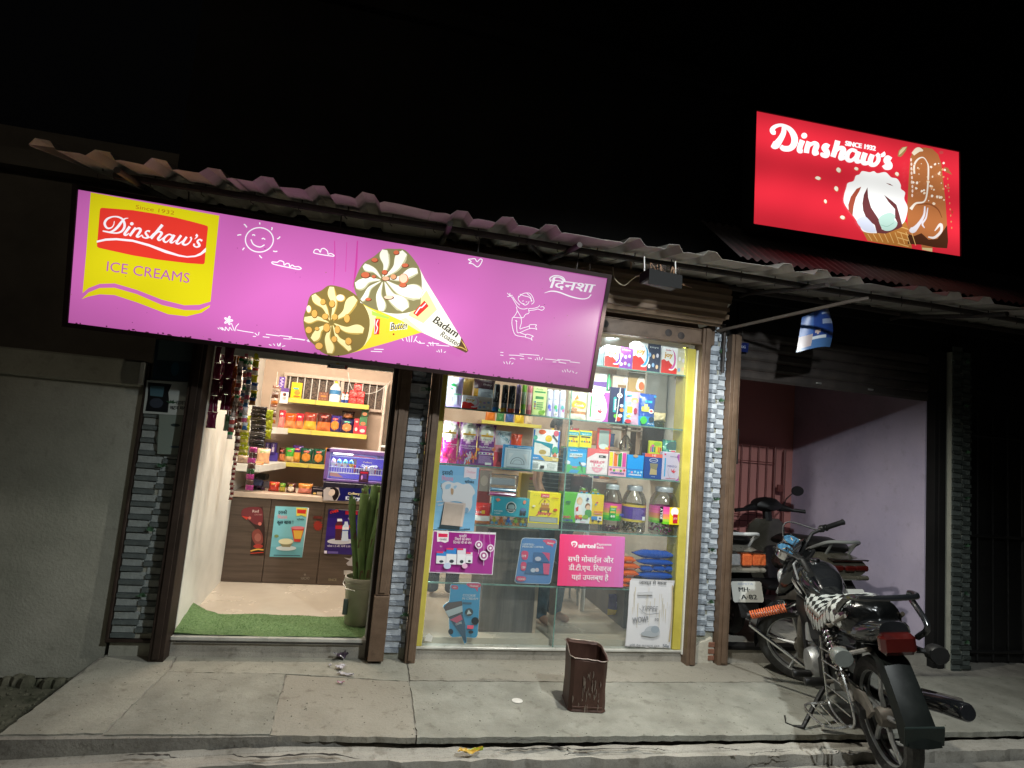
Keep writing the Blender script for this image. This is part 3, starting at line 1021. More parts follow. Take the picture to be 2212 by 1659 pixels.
# unlit gate at the far right
t = thing('unlit_gate', 'black barred gate barely visible at the right edge', 'gate', (6, .05, 0))
BL = mat('black_gate_paint', (.012, .012, .012), .5)
m = M(); m.box(5.0, 9, .06, .09, -.05, 2.4); m.build('backing_sheet', BL, t)
for i in range(16):
 m = M(); x = 5.08 + i * .17; m.tube([(x, .03, .02), (x, .03, 2.2)], .01, 6); m.build('bar', BL, t)
for z in (.1, 1.1, 2.0):
 m = M(); m.tube([(5.0, .02, z), (8, .02, z)], .014, 6); m.build('rail', BL, t)
# ------------------------------------------------------------------ door step, plinths
m = M(); m.prism(jitter_poly([(-1.235, -.0), (.03, -.0), (.03, .12), (-1.235, .12)], .002, .08, 4), -.03, .105, 'xy'); struct(m, 'door_step', CONC)
m = M(); m.bbox(-1.235, .02, -.022, .05, .108, .132, .003); struct(m, 'door_sill', MARB)
m = M(); m.box(-1.2, -.02, -.026, -.021, .098, .106); struct(m, 'sill_gap', CRK)
m = M(); m.prism(jitter_poly([(.342, -.005), (2.39, -.005), (2.39, .1), (.342, .1)], .002, .08, 6), -.03, .068, 'xy'); struct(m, 'window_plinth', CONC)
m = M(); m.bbox(.343, 2.388, -.02, .06, .071, .088, .003); struct(m, 'window_sill', MARB)
# ================================================================== LIGHT BOX SIGNS
def frame_of(O, U, V):
 X = Vector(U).normalized()
 Z = (Vector(V) - X * Vector(V).dot(X)).normalized()
 Y = Z.cross(X)
 return Matrix((X, Y, Z)).transposed().to_euler()
def lightbox(name, label, O, U, V, depth, fw, base_col, film, group=None, framemat=None):
 O, U, V = Vector(O), Vector(U), Vector(V)
 t = thing(name, label, 'illuminated sign', O, rot=frame_of(O, U, V), group=group)
 X, Z = U.normalized(), V.normalized()
 N = U.cross(V).normalized()          # towards the street
 fm = framemat or mat('sign_dark_frame', (.025, .015, .015), .6, bump=0, spec=.12)
 def bar(a, b, thick, dirn):
  m = M()
  p = [a, b, b + dirn * thick, a + dirn * thick]
  m.add([q + N * .012 for q in p] + [q - N * depth for q in p], [(0, 1, 2, 3), (7, 6, 5, 4), (0, 4, 5, 1), (1, 5, 6, 2), (2, 6, 7, 3), (3, 7, 4, 0)])
  m.build('frame', fm, t)
 e = X * fw
 bar(O - e, O + U + e, fw, -Z)
 bar(O + V - e, O + U + V + e, fw, Z)
 bar(O, O + V, fw, -X)
 bar(O + U, O + U + V, fw, X)
 m = M()
 m.add([O - N * depth, O + U - N * depth, O + U + V - N * depth, O + V - N * depth], [(3, 2, 1, 0)])
 m.build('back_panel', fm, t)
 ink = Ink(O, U, V)
 n = 40
 vs = [O + U * (i / n) + V * (j / 12) for j in range(13) for i in range(n + 1)]
 ink.add(vs, [(j * (n + 1) + i, j * (n + 1) + i + 1, (j + 1) * (n + 1) + i + 1, (j + 1) * (n + 1) + i) for j in range(12) for i in range(n)], lin(base_col))
 ink.build('face_panel', film, t)
 return t
WH = '#f4f0f6'
yb, yt = -.60, -.76
SO = W('c1', 148, 1187, y=yb)
SU = W('c2', 1962, 1452, y=yb) - SO
SV = ((W('c1', 238, 124, y=yt) - SO) + (W('c2', 2085, 700, y=yt) - (SO + SU))) / 2
sign = lightbox('purple_lightbox_sign', 'long glowing purple ice cream sign tilted forward under the eave above the shop door', SO, SU, SV, .12, .026, '#c866b2', LITP)
def ink(c, name, parent, film, O=SO, U=SU, V=SV, eps=.0006, k=1):
 i = Ink(O, U, V, plane_tr(c, O, U, V), eps)
 i.k = k
 return i
i1 = ink('c1', '', sign, LITP)
YL = '#d9cd14'
i1.poly([(328, 140), (1362, 327), (1330, 640), (1292, 1018), (1200, 1045), (1080, 1048), (900, 1003), (700, 925), (520, 872), (400, 876), (310, 910), (262, 950), (290, 640)], YL)
i1.poly([(256, 998), (310, 945), (400, 908), (520, 906), (700, 958), (900, 1045), (1080, 1086), (1200, 1086), (1290, 1045), (1282, 1065), (1220, 1108), (1100, 1137), (950, 1120), (700, 1025), (520, 966), (400, 960), (310, 978)], YL)
i1.build('yellow_panel_print', LITP, sign, kind='stuff')
i2 = ink('l1', '', sign, LITP, k=4)
i2.poly([(130, 52), (700, 97), (1130, 165), (1500, 235), (1800, 310), (2030, 372), (2078, 392), (2085, 430), (2070, 560), (2040, 860), (2025, 1060), (2012, 1085), (1985, 1092), (1700, 1072), (1200, 1012), (700, 930), (300, 842), (70, 790), (42, 765), (40, 735), (50, 640), (92, 110), (100, 70)], '#e2382c')
i2.build('logo_panel_print', LITP, sign)
i2 = ink('l1', '', sign, LITP, k=7)
i2.poly([(40, 660), (200, 620), (400, 612), (700, 640), (1000, 720), (1300, 830), (1550, 915), (1700, 945), (1850, 930), (1950, 880), (2050, 785), (2045, 865), (1950, 930), (1850, 960), (1700, 970), (1550, 950), (1300, 885), (1000, 765), (700, 680), (400, 650), (200, 660), (40, 695)], WH)
LOGO = [([(365, 300), (350, 370), (310, 420), (240, 430), (195, 380), (190, 320), (240, 255), (340, 218), (440, 225), (520, 270), (552, 350), (545, 420), (500, 485), (420, 517), (330, 515), (250, 500), (150, 480)], [14, 16, 22, 32, 42, 44, 38, 24, 28, 36, 44, 44, 38, 28, 26, 30, 22]),
  ([(620, 245), (560, 255), (500, 310), (440, 390), (370, 460), (300, 495), (230, 500)], [10, 22, 42, 48, 42, 28, 14]),
  ([(650, 400), (590, 480), (552, 540), (585, 557), (640, 520)], [52, 48, 44, 28, 14]),
  ([(760, 420), (700, 500), (648, 572)], [44, 48, 44]),
  ([(690, 535), (760, 450), (825, 435), (848, 470), (805, 540), (778, 580), (815, 590), (880, 550)], [12, 24, 40, 46, 46, 40, 26, 12]),
  ([(1022, 490), (975, 480), (940, 515), (968, 560), (990, 595), (945, 612), (890, 592), (880, 562)], [38, 26, 36, 42, 38, 26, 26, 32]),
  ([(960, 612), (1020, 595), (1090, 520)], [12, 16, 12]),
  ([(1252, 368), (1150, 490), (1040, 620)], [54, 50, 50]),
  ([(1110, 560), (1185, 495), (1238, 520), (1215, 565), (1172, 628), (1205, 652), (1275, 600)], [14, 28, 46, 46, 44, 28, 12]),
  ([(1440, 565), (1370, 545), (1295, 600), (1275, 655), (1320, 688), (1390, 632), (1435, 570)], [30, 26, 40, 42, 28, 18, 18]),
  ([(1475, 555), (1425, 640), (1402, 685), (1440, 695), (1500, 650)], [44, 46, 42, 26, 12]),
  ([(1598, 562), (1535, 650), (1512, 700), (1552, 717), (1630, 660)], [44, 46, 42, 28, 14]),
  ([(1700, 590), (1645, 670), (1628, 715), (1680, 737), (1745, 700), (1785, 630), (1768, 592)], [40, 44, 42, 32, 24, 28, 34]),
  ([(1868, 552), (1892, 570), (1880, 600), (1842, 635)], [48, 36, 22, 6]),
  ([(1985, 665), (1940, 640), (1898, 675), (1925, 720), (1935, 755), (1885, 778), (1835, 752), (1840, 715)], [40, 28, 38, 44, 38, 26, 30, 36])]
for pts, ws in LOGO:
 i2.st(pts, ws, WH)
i2.e(692, 350, 33, 30, WH)
i2.t3('ICE CREAMS', (226, 1216), (1745, 1440), (246, 1035), '#b45aa8')
i2.t3('Since 1932', (762, 72), (1470, 186), (772, 2), '#b87018')
i2.build('lettering', LITP, sign, kind='stuff')
# white line drawings
ln = ink('c1', '', sign, LITP, k=5)
ln.st([(1685 + 112 * math.cos(a), 522 + 98 * math.sin(a)) for a in [R(18 * i) for i in range(20)]], 9, WH, closed=True)
for s_ in ([(1560, 397), (1570, 402), (1585, 422)], [(1688, 382), (1689, 398)], [(1785, 420), (1788, 432), (1782, 444)], [(1508, 486), (1522, 482), (1540, 481)], [(1828, 515), (1842, 508), (1852, 496)], [(1552, 605), (1556, 595), (1566, 586)],
   [(1796, 612), (1812, 616), (1830, 614)], [(1686, 645), (1694, 658), (1706, 668)], [(1628, 486), (1640, 481), (1652, 488)], [(1705, 516), (1718, 510), (1732, 520)], [(1618, 520), (1640, 560), (1690, 580), (1728, 562)]):
 ln.st(s_, 9, WH)
ln.st([(1790, 700), (1830, 702), (1850, 690), (1880, 700), (1885, 725), (1905, 712), (1925, 716), (1930, 738), (1950, 725), (1970, 738), (2000, 738), (2022, 752), (2000, 760), (1940, 748), (1860, 732), (1795, 715)], 8, WH, closed=True)
ln.st([(1437 + 20 * math.cos(a) * (1 + .75 * math.cos(5 * a)), 1170 + 20 * math.sin(a) * (1 + .75 * math.cos(5 * a))) for a in [R(9 * i) for i in range(40)]], 8, WH, n=2, closed=True)
ln.e(1437, 1170, 8, 7, WH)
for s_ in ([(1352, 1228), (1365, 1240)], [(1368, 1222), (1385, 1245)], [(1395, 1250), (1385, 1225), (1412, 1250), (1415, 1222), (1440, 1252), (1448, 1225), (1470, 1250)], [(1462, 1190), (1472, 1215), (1485, 1250)], [(1522, 1195), (1500, 1220), (1490, 1255)], [(1505, 1245), (1560, 1256), (1640, 1268)],
   [(1650, 1270), (1672, 1290)], [(1685, 1262), (1680, 1288)], [(1635, 1297), (1660, 1298)], [(1740, 1280), (1850, 1295)], [(1850, 1290), (1950, 1302)], [(1715, 1300), (1768, 1306)], [(1880, 1315), (1940, 1320)], [(1925, 1308), (2050, 1328)], [(1765, 1362), (1785, 1370)], [(1800, 1355), (1812, 1372)], [(1832, 1352), (1840, 1375), (1858, 1350), (1852, 1378)], [(1870, 1378), (1895, 1372)]):
 ln.st(s_, 6, WH)
ln2 = ink('k1', '', sign, LITP, k=5)
ln2.st([(238, 148), (260, 120), (300, 125), (320, 155), (335, 115), (370, 108), (410, 140), (420, 180), (450, 170), (490, 190), (485, 205), (400, 195), (310, 180), (245, 165)], 12, WH, closed=True)
for s_ in ([(0, 1245), (60, 1252), (130, 1262)], [(150, 1265), (170, 1285)], [(165, 1255), (185, 1290)], [(1350, 1240), (1370, 1275)], [(1400, 1220), (1420, 1285)], [(1440, 1215), (1445, 1290)], [(1480, 1210), (1470, 1290)], [(1540, 1215), (1500, 1290)], [(1520, 1262), (1570, 1300), (1640, 1305)], [(1570, 1275), (1590, 1300)],
   [(1665, 1330), (1690, 1340)], [(1700, 1290), (1720, 1335)], [(1740, 1285), (1745, 1340)], [(1680, 1300), (1820, 1310)], [(1780, 1325), (1880, 1335), (1950, 1340)], [(1790, 1400), (1800, 1415)], [(1815, 1385), (1825, 1420)], [(1850, 1378), (1850, 1420)], [(1880, 1420), (1905, 1410)], [(1000, 1378), (1120, 1382)], [(960, 1405), (1100, 1412)]):
 ln2.st(s_, 10, WH)
ln3 = ink('k2', '', sign, LITP, k=5)
ln3.st([(565, 485), (650, 462), (750, 475), (900, 530), (1040, 560), (1120, 548), (1162, 505)], [4, 14, 17, 17, 14, 12, 12], WH)
ln3.t3('िदनशा', (612, 415), (1172, 482), (655, 300), WH, strikes=3)
ln3.st([(645, 340), (635, 300), (680, 268), (740, 265), (800, 285), (828, 325), (820, 345)], [16, 16, 14, 12, 12, 12, 8], WH)
for s_ in ([(90, 485), (120, 515), (150, 540), (180, 590), (215, 650)], [(90, 530), (120, 525), (125, 485)], [(125, 515), (160, 515)], [(160, 530), (200, 590), (250, 640)], [(240, 520), (230, 560), (255, 600), (290, 625), (320, 640), (355, 620), (370, 590)], [(235, 540), (280, 500), (330, 485), (385, 495), (420, 550), (430, 600), (400, 630)],
   [(250, 500), (300, 520), (370, 540), (410, 590)], [(340, 490), (390, 540), (395, 600)], [(280, 590), (300, 585)], [(325, 600), (345, 598)], [(290, 620), (310, 625)], [(205, 660), (215, 720), (180, 780), (160, 800)], [(215, 650), (250, 680), (300, 690), (350, 680)], [(360, 690), (365, 740), (320, 760), (285, 800), (165, 795)], [(360, 685), (430, 680), (490, 660), (500, 640)], [(370, 710), (440, 700), (480, 690), (530, 705), (560, 680), (545, 660), (510, 665)],
   [(220, 715), (270, 800)], [(155, 800), (148, 870), (165, 960), (190, 1015), (240, 1035), (320, 1045)], [(265, 800), (270, 860), (250, 940), (290, 930), (360, 910), (380, 890), (460, 890), (450, 910), (465, 950), (440, 940), (370, 940), (250, 990)], [(205, 830), (215, 980), (250, 990), (320, 1015), (350, 1010), (420, 1035), (400, 1050), (405, 1090), (390, 1070), (320, 1050)], [(190, 835), (215, 850)], [(370, 905), (375, 940)], [(325, 1010), (320, 1045)]):
 ln3.st(s_, 8, WH)
for s_ in ([(0, 1240), (40, 1242)], [(0, 1275), (40, 1280)], [(110, 1275), (220, 1280), (300, 1292)], [(245, 1262), (370, 1270), (495, 1280)], [(120, 1325), (150, 1315), (190, 1328)], [(250, 1320), (305, 1325)], [(350, 1312), (400, 1318)], [(440, 1325), (455, 1338)], [(465, 1305), (480, 1340)], [(495, 1298), (505, 1340)], [(540, 1302), (520, 1340)], [(570, 1325), (680, 1335), (760, 1350)], [(725, 1330), (890, 1345)],
   [(880, 1360), (1010, 1375)], [(665, 1362), (710, 1362)], [(740, 1365), (835, 1380)], [(40, 1358), (55, 1385)], [(75, 1355), (90, 1390)], [(125, 1350), (110, 1390)], [(165, 1372), (140, 1392)], [(785, 1470), (800, 1492)], [(815, 1460), (830, 1492)], [(845, 1452), (862, 1490)], [(895, 1470), (875, 1495)], [(915, 1475), (930, 1500)], [(975, 1495), (955, 1510)]):
 ln3.st(s_, 8, WH)
ln4 = ink('c2', '', sign, LITP, k=5)
ln4.st([(1145, 575), (1165, 590), (1150, 600), (1175, 605), (1205, 625), (1225, 612), (1240, 580), (1225, 572), (1205, 590), (1190, 570), (1165, 572)], 6, WH, closed=True)
for q in (ln, ln2, ln3, ln4):
 q.build('line_drawing', LITP, sign, kind='stuff')
# faint water stains in the film
sm_ = ink('k1', '', sign, LITP, k=1.5)
sm_.st([(500, 10), (505, 300), (490, 560)], [10, 12, 4], '#c8409c')
sm_.st([(790, 10), (770, 350), (735, 600)], [14, 26, 10], '#c8409c')
sm_.st([(655, 30), (640, 400)], [6, 8], '#c8409c')
rr = random.Random(33)
sk = Ink(SO, SU, SV); sk.k = 14
for q in range(46):
 u_, v_ = rr.random(), rr.random() ** 1.7
 sk.e(u_, v_ * .95 + .01, rr.uniform(.0003, .0011), rr.uniform(.001, .004), rr.choice(['#7c3068', '#5c2848', '#8c6820']), 6); sk.k = 14
for q in range(60):
 u_ = rr.random(); sk.e(u_, rr.uniform(0, .012), rr.uniform(.001, .004), .006, '#4c1c38', 6); sk.k = 14
sk.build('speck', LITP, sign, kind='stuff')
sm_.build('stain', LITP, sign, kind='stuff')
# the two ice cream cones
cn = ink('k1', '', sign, LITP, k=8)
cn.poly([(700, 640), (860, 800), (1330, 1010), (1605, 1165), (1200, 1290), (690, 1435), (600, 1200)], '#f0d838')
cn.poly([(830, 800), (1040, 920), (960, 1220), (880, 1330), (700, 1400), (640, 1100)], '#fbeeb0')
cn.poly([(970, 895), (1200, 975), (1180, 1000), (975, 950)], '#b8d85a')
def cone_top(i, outline, fill, ctr, petals, pet_col, shade, nuts):
 i.blob(outline, fill)
 for (ex, ey, wd) in petals:
  dx, dy = ex - ctr[0], ey - ctr[1]
  mid = (ctr[0] + dx * .5 - dy * .09, ctr[1] + dy * .5 + dx * .09)
  i.st([(ctr[0] + dx * .08, ctr[1] + dy * .08), mid, (ctr[0] + dx * .82, ctr[1] + dy * .82), (ex, ey)], [14, wd * .62, wd, wd * .55], shade)
 for (ex, ey, wd) in petals:
  dx, dy = ex - ctr[0], ey - ctr[1]
  mid = (ctr[0] + dx * .5 - dy * .09 - 6, ctr[1] + dy * .5 + dx * .09 - 6)
  i.st([(ctr[0] + dx * .10, ctr[1] + dy * .10), mid, (ctr[0] + dx * .80 - 5, ctr[1] + dy * .80 - 8), (ex - 4, ey - 8)], [8, wd * .48, wd * .82, wd * .5], pet_col)
 for (x, y, a, b, c1, c2) in nuts:
  i.e(x + 4, y + 5, a, b, c2, 12)
  i.e(x, y, a * .85, b * .85, c1, 12)
N1, N2 = '#e8b058', '#8a6428'
cone_top(cn, [(430, 575), (560, 590), (690, 640), (830, 760), (945, 1010), (880, 1320), (690, 1435), (500, 1465), (360, 1430), (250, 1330), (150, 1220), (108, 1010), (150, 850), (200, 700), (330, 640)], '#84703a', (460, 1045),
   [(240, 700, 110), (470, 600, 110), (770, 740, 150), (125, 1005, 100), (225, 1265, 120), (445, 1435, 120), (700, 1400, 90), (870, 1150, 130)], '#f6e9a8', '#c0a050',
   [(355, 780, 38, 42, N1, N2), (470, 805, 42, 50, N1, N2), (575, 730, 62, 48, '#fbf4d0', N1), (250, 930, 42, 56, N1, N2), (385, 965, 44, 42, N1, N2), (505, 970, 44, 44, N1, N2), (660, 990, 42, 62, N1, N2), (405, 1105, 48, 62, N1, N2), (180, 1135, 48, 48, N1, N2), (540, 1130, 38, 56, N1, N2), (310, 1335, 55, 48, N1, N2), (500, 1250, 40, 44, N1, N2), (680, 1275, 46, 52, N1, N2), (285, 1118, 30, 26, N1, N2), (182, 870, 32, 52, '#fbf4d0', N1)])
cn.poly([(1010, 990), (1078, 996), (1065, 1190), (1000, 1192)], '#d8352c')
cn.st([(1052, 1005), (1030, 1060), (1045, 1110), (1022, 1180)], 12, WH)
cn.poly([(1010, 1000), (1018, 1000), (1010, 1185), (1004, 1185)], WH)
cn.t3('Butter', (1200, 1142), (1440, 1118), (1206, 1040), '#fffdf0', bold=.03)
cn.t3('Butter', (1206, 1136), (1430, 1114), (1212, 1046), '#4a4030', shear=.2, strikes=2)
cn.e(1247, 1188, 12, 12, '#b04020')
cn.poly([(1400, 140), (1560, 340), (1640, 500), (2090, 1230), (2180, 1395), (2150, 1415), (1600, 1165), (1330, 1010), (830, 790), (830, 700)], '#fffbe8')
cn.poly([(1660, 640), (1790, 880), (1620, 1050), (1430, 950)], '#faf0a0')
cn.poly([(1400, 980), (1640, 1180), (1560, 1150), (1330, 1010)], '#faf3b8')
NB, ND = '#d8704c', '#6a3020'
cone_top(cn, [(1120, 125), (1260, 120), (1400, 140), (1560, 340), (1600, 520), (1590, 700), (1560, 860), (1340, 930), (1080, 900), (845, 790), (752, 590), (790, 440), (870, 300), (1000, 215)], '#8a8258', (1110, 500),
   [(1140, 140, 130), (1390, 170, 150), (880, 330, 100), (1550, 400, 120), (775, 585, 140), (850, 770, 70), (1095, 900, 120), (1400, 880, 190), (1600, 700, 210)], '#fdfbea', '#c8c49c',
   [(1280, 165, 40, 30, NB, ND), (1010, 258, 46, 30, NB, ND), (895, 445, 62, 42, NB, ND), (1000, 465, 30, 22, NB, ND), (1390, 325, 48, 28, NB, ND), (1135, 412, 40, 34, NB, ND), (1150, 490, 52, 30, '#f0b890', ND), (1245, 468, 42, 36, '#e8a878', ND), (1370, 490, 60, 66, '#f4d8b8', NB), (1362, 572, 52, 30, NB, ND), (930, 750, 42, 22, NB, ND), (1185, 725, 66, 28, '#f4d8b8', ND)])
cn.poly([(1632, 765), (1686, 835), (1545, 967), (1490, 922)], '#d8352c')
cn.st([(1650, 800), (1600, 850), (1575, 855), (1520, 930)], 14, WH)
cn.poly([(2092, 1225), (2180, 1392), (2150, 1417), (1970, 1332), (2060, 1340)], '#5c3c14')
cn.st([(2000, 1340), (2090, 1350), (2160, 1390)], [4, 12, 4], '#e8c068')
cn.st([(2090, 1260), (2130, 1320), (2165, 1395)], [4, 12, 4], '#e8c068')
cn.t3('Badam', (1728, 1030), (2022, 1228), (1775, 945), '#3a362c', shear=.2, strikes=3)
cn.t3('Roasted', (1822, 1200), (2062, 1350), (1858, 1140), '#3a362c', shear=.2, strikes=2)
cn.build('ice_cream_print', LITP, sign, kind='stuff')
# twine holding the sign
m = M()
for u in (.18, .45, .72, .93):
 a = Vector(SO) + Vector(SU) * u + Vector(SV) * 1.03
 m.tube([a, (a.x, -.79, 2.815)], .004, 5)
m.build('hanging_wire', STEEL, sign, kind='stuff')
# ------------------------------------------------------------------ red sign
ry = -.35
RO = W('c8', 185, 824, y=ry)
RU = W('c8', 1558, 1040, y=ry) - RO
RV = ((W('c8', 205, 78, y=ry) - RO) + (W('c8', 1551, 342, y=ry) - (RO + RU))) / 2
rs = lightbox('red_lightbox_sign', 'bright red ice cream sign high on the dark building at the right', RO, RU, RV, .14, .012, '#dd2c3c', LITR, framemat=mat('sign_black_frame', (.02, .02, .02), .5))
def rink(c, k):
 i = Ink(RO, RU, RV, plane_tr(c, RO, RU, RV))
 i.k = k
 return i
r1 = rink('r1', 2)
WR = '#ffffff'
for pts, ws in [([(378, 335), (340, 330), (328, 285), (385, 238), (480, 226), (590, 290), (652, 400), (648, 500), (590, 565), (500, 570), (450, 535)], [50, 70, 70, 56, 46, 74, 95, 95, 85, 80, 60]),
    ([(500, 245), (492, 340), (440, 440), (375, 520), (325, 500)], [64, 76, 90, 115, 84]),
    ([(772, 448), (740, 530), (728, 598), (775, 612)], [82, 80, 78, 50]),
    ([(872, 470), (840, 560), (828, 635)], [84, 78, 78]),
    ([(850, 545), (930, 492), (978, 520), (955, 600), (955, 640), (1010, 630)], [36, 56, 82, 82, 76, 46]),
    ([(1165, 545), (1115, 522), (1085, 560), (1130, 620), (1125, 672), (1065, 665), (1062, 630)], [60, 62, 72, 84, 76, 60, 44]),
    ([(1290, 455), (1260, 570), (1218, 695)], [80, 80, 80]),
    ([(1250, 625), (1325, 562), (1372, 590), (1345, 670), (1335, 715), (1400, 705)], [36, 56, 84, 84, 70, 46]),
    ([(1570, 615), (1495, 592), (1435, 650), (1432, 728), (1490, 748), (1560, 690)], [50, 52, 68, 68, 54, 44]),
    ([(1600, 615), (1570, 700), (1572, 758), (1630, 760)], [78, 78, 70, 46]),
    ([(1695, 635), (1665, 720), (1668, 780), (1725, 785), (1775, 740), (1800, 660)], [78, 78, 70, 56, 50, 60]),
    ([(1800, 660), (1770, 740), (1775, 800), (1835, 808), (1885, 750), (1885, 680), (1860, 650)], [72, 78, 70, 60, 60, 60, 60]),
    ([(1945, 637), (1962, 665), (1925, 695)], [80, 56, 14]),
    ([(2075, 730), (2020, 702), (1995, 750), (2045, 800), (2052, 845), (1995, 855), (1965, 815)], [54, 58, 70, 84, 76, 60, 62])]:
 r1.st(pts, ws, WR)
r1.e(793, 383, 43, 42, WR)
r1.t3('SINCE 1932', (1392, 525), (1836, 604), (1398, 458), WR, bold=.02, strikes=4)
r1.build('lettering', LITR, rs, kind='stuff')
r1 = rink('r1', 2)
for x, y, a, b in ((1305, 888, 38, 42), (1000, 1008, 46, 30), (1268, 1165, 34, 42), (1106, 1352, 24, 34), (1357, 1590, 40, 33), (1558, 873, 34, 28), (2155, 952, 32, 34)):
 r1.blob([(x - a, y - b * .3), (x - a * .3, y - b), (x + a * .7, y - b * .5), (x + a, y + b * .3), (x + a * .4, y + b), (x - a * .6, y + b * .5)], '#c09a60')
 r1.blob([(x - a * .9, y - b * .3), (x - a * .3, y - b * .9), (x + a * .6, y - b * .5), (x + a * .7, y + b * .3), (x + a * .2, y + b * .8), (x - a * .6, y + b * .4)], '#f8f0dc')
r1.build('nut_print', LITR, rs, kind='stuff')
r2 = rink('r2', 3)
r2.poly([(690, 1260), (760, 1395), (1000, 1440), (1250, 1478), (1372, 1500), (1345, 1300), (1290, 1130), (1180, 1150), (1060, 1200), (880, 1260)], '#b87838')
for i in range(9):
 x = 760 + i * 75
 r2.st([(x, 1300 - i * 4), (x + 60, 1395 + i * 8)], 9, '#e6b670')
for i in range(4):
 r2.st([(1160 + i * 4, 1190 + i * 80), (1250, 1215 + i * 80), (1320, 1240 + i * 78)], 12, '#e6b670')
r2.blob([(460, 660), (480, 600), (560, 570), (590, 500), (640, 480), (680, 435), (780, 450), (840, 435), (890, 465), (1000, 450), (1080, 520), (1160, 540), (1210, 620), (1215, 680), (1270, 730), (1260, 820), (1305, 930), (1290, 1050), (1250, 1150), (1170, 1190), (1060, 1250), (880, 1290), (700, 1270), (640, 1180), (560, 1060), (480, 960), (425, 860), (430, 760)], '#fdfdfa')
CH = '#7c4038'
r2.poly([(665, 650), (600, 680), (520, 790), (485, 900), (490, 980), (545, 1050), (560, 920), (590, 800), (640, 710)], '#a8503c')
r2.poly([(750, 660), (700, 760), (680, 880), (690, 980), (740, 1100), (850, 1180), (880, 1290), (1000, 1300), (1180, 1230), (1235, 1200), (1190, 1030), (1150, 900), (1080, 840), (980, 765), (1040, 860), (1130, 960), (1130, 1080), (1165, 1150), (1050, 1260), (950, 1240), (905, 1100), (880, 1060), (800, 940), (760, 800)], '#6e3a3c')
r2.poly([(1000, 598), (1060, 612), (1110, 645), (1050, 625)], CH)
r2.blob([(905, 1090), (960, 1040), (1060, 1010), (1130, 1050), (1120, 1110), (1160, 1150), (1140, 1210), (1060, 1258), (970, 1250), (920, 1170)], '#bcdcd0')
r2.blob([(600, 1120), (700, 1060), (780, 1120), (840, 1200), (860, 1280), (740, 1275), (660, 1220)], '#dadff0')
r2.st([(930, 1180), (1020, 1200), (1110, 1150)], 7, '#8fb8a8')
r2.build('ice_cream_print', LITR, rs, kind='stuff')
r2 = rink('r2', 6)
r2.poly([(1312, 1440), (1305, 900), (1335, 400), (1348, 240), (1390, 165), (1460, 118), (1550, 107), (1650, 125), (1730, 200), (1775, 330), (1800, 560), (1830, 820), (1850, 1100), (1868, 1400), (1855, 1500), (1700, 1490), (1655, 1480), (1640, 1540), (1505, 1505), (1500, 1450)], '#b06c3e')
r2.poly([(1312, 1300), (1400, 1330), (1500, 1290), (1600, 1380), (1720, 1370), (1800, 1260), (1855, 1180), (1868, 1400), (1855, 1500), (1700, 1490), (1500, 1450), (1312, 1440)], '#4c2a1a')
r2.poly([(1510, 1490), (1650, 1500), (1648, 1548), (1508, 1518)], '#d8c48c')
r2.st([(1400, 470), (1400, 350), (1450, 270), (1520, 245), (1570, 300), (1595, 400), (1580, 700), (1540, 850), (1420, 880), (1350, 960)], [24, 26, 22, 14, 12, 22, 22, 20, 26, 44], '#f0e6d8')
r2.st([(1380, 200), (1450, 140), (1520, 150)], [50, 70, 20], '#efe3c8')
r2.st([(1545, 920), (1530, 1050), (1450, 1180), (1380, 1250), (1340, 1230)], [20, 30, 50, 80, 50], '#dcd6dc')
r2.st([(1585, 940), (1560, 1080), (1510, 1160), (1540, 1220)], [14, 22, 26, 10], '#dcd6dc')
r2.st([(1680, 1260), (1760, 1170), (1770, 1260), (1680, 1350), (1590, 1345)], [12, 40, 36, 34, 16], '#e4dcd8')
r2.st([(1440, 900), (1600, 890), (1720, 960), (1780, 1080)], [14, 24, 20, 10], '#8a4e2c')
rr = random.Random(4)
for i in range(46):
 x, y = rr.uniform(1340, 1790), rr.uniform(330, 900)
 s_ = rr.uniform(9, 26)
 r2.blob([(x + s_ * rr.uniform(.6, 1) * math.cos(a), y + s_ * rr.uniform(.5, 1) * math.sin(a)) for a in [R(60 * j) for j in range(6)]], rr.choice(['#f2dcc0', '#e0a070', '#fbeedd']), 2)
for y in range(9):
 r2.e(1318 + rr.uniform(-8, 4), 300 + y * 62, 13, 24, '#f4d8c8', 8)
 r2.e(1815 + y * 5, 560 + y * 85, 9, 15, '#d08858', 8)
r2.build('chocolate_bar_print', LITR, rs, kind='stuff')
r2 = rink('r2', 2)
r2.poly([(1175, 225), (1190, 150), (1240, 100), (1310, 90), (1290, 150), (1240, 215), (1215, 235)], '#a08050')
r2.poly([(1190, 210), (1205, 150), (1250, 105), (1300, 95), (1270, 140), (1220, 190)], '#d8c898')
r2.poly([(1812, 372), (1870, 390), (1925, 482), (1830, 440)], '#a86840')
r2.e(1870, 662, 24, 16, '#c06048'); r2.e(1775, 175, 30, 22, '#c84848'); r2.e(1925, 1000, 14, 24, '#b83a30')
r2.build('nut_print', LITR, rs, kind='stuff')
m = M()
for u in (.12, .88):
 a = Vector(RO) + Vector(RU) * u + Vector(RV) * .5
 m.tube([a + Vector((0, .14, 0)), (a.x, .0, a.z)], .015, 6)
m.build('mounting_arm', STEEL, rs, kind='stuff')
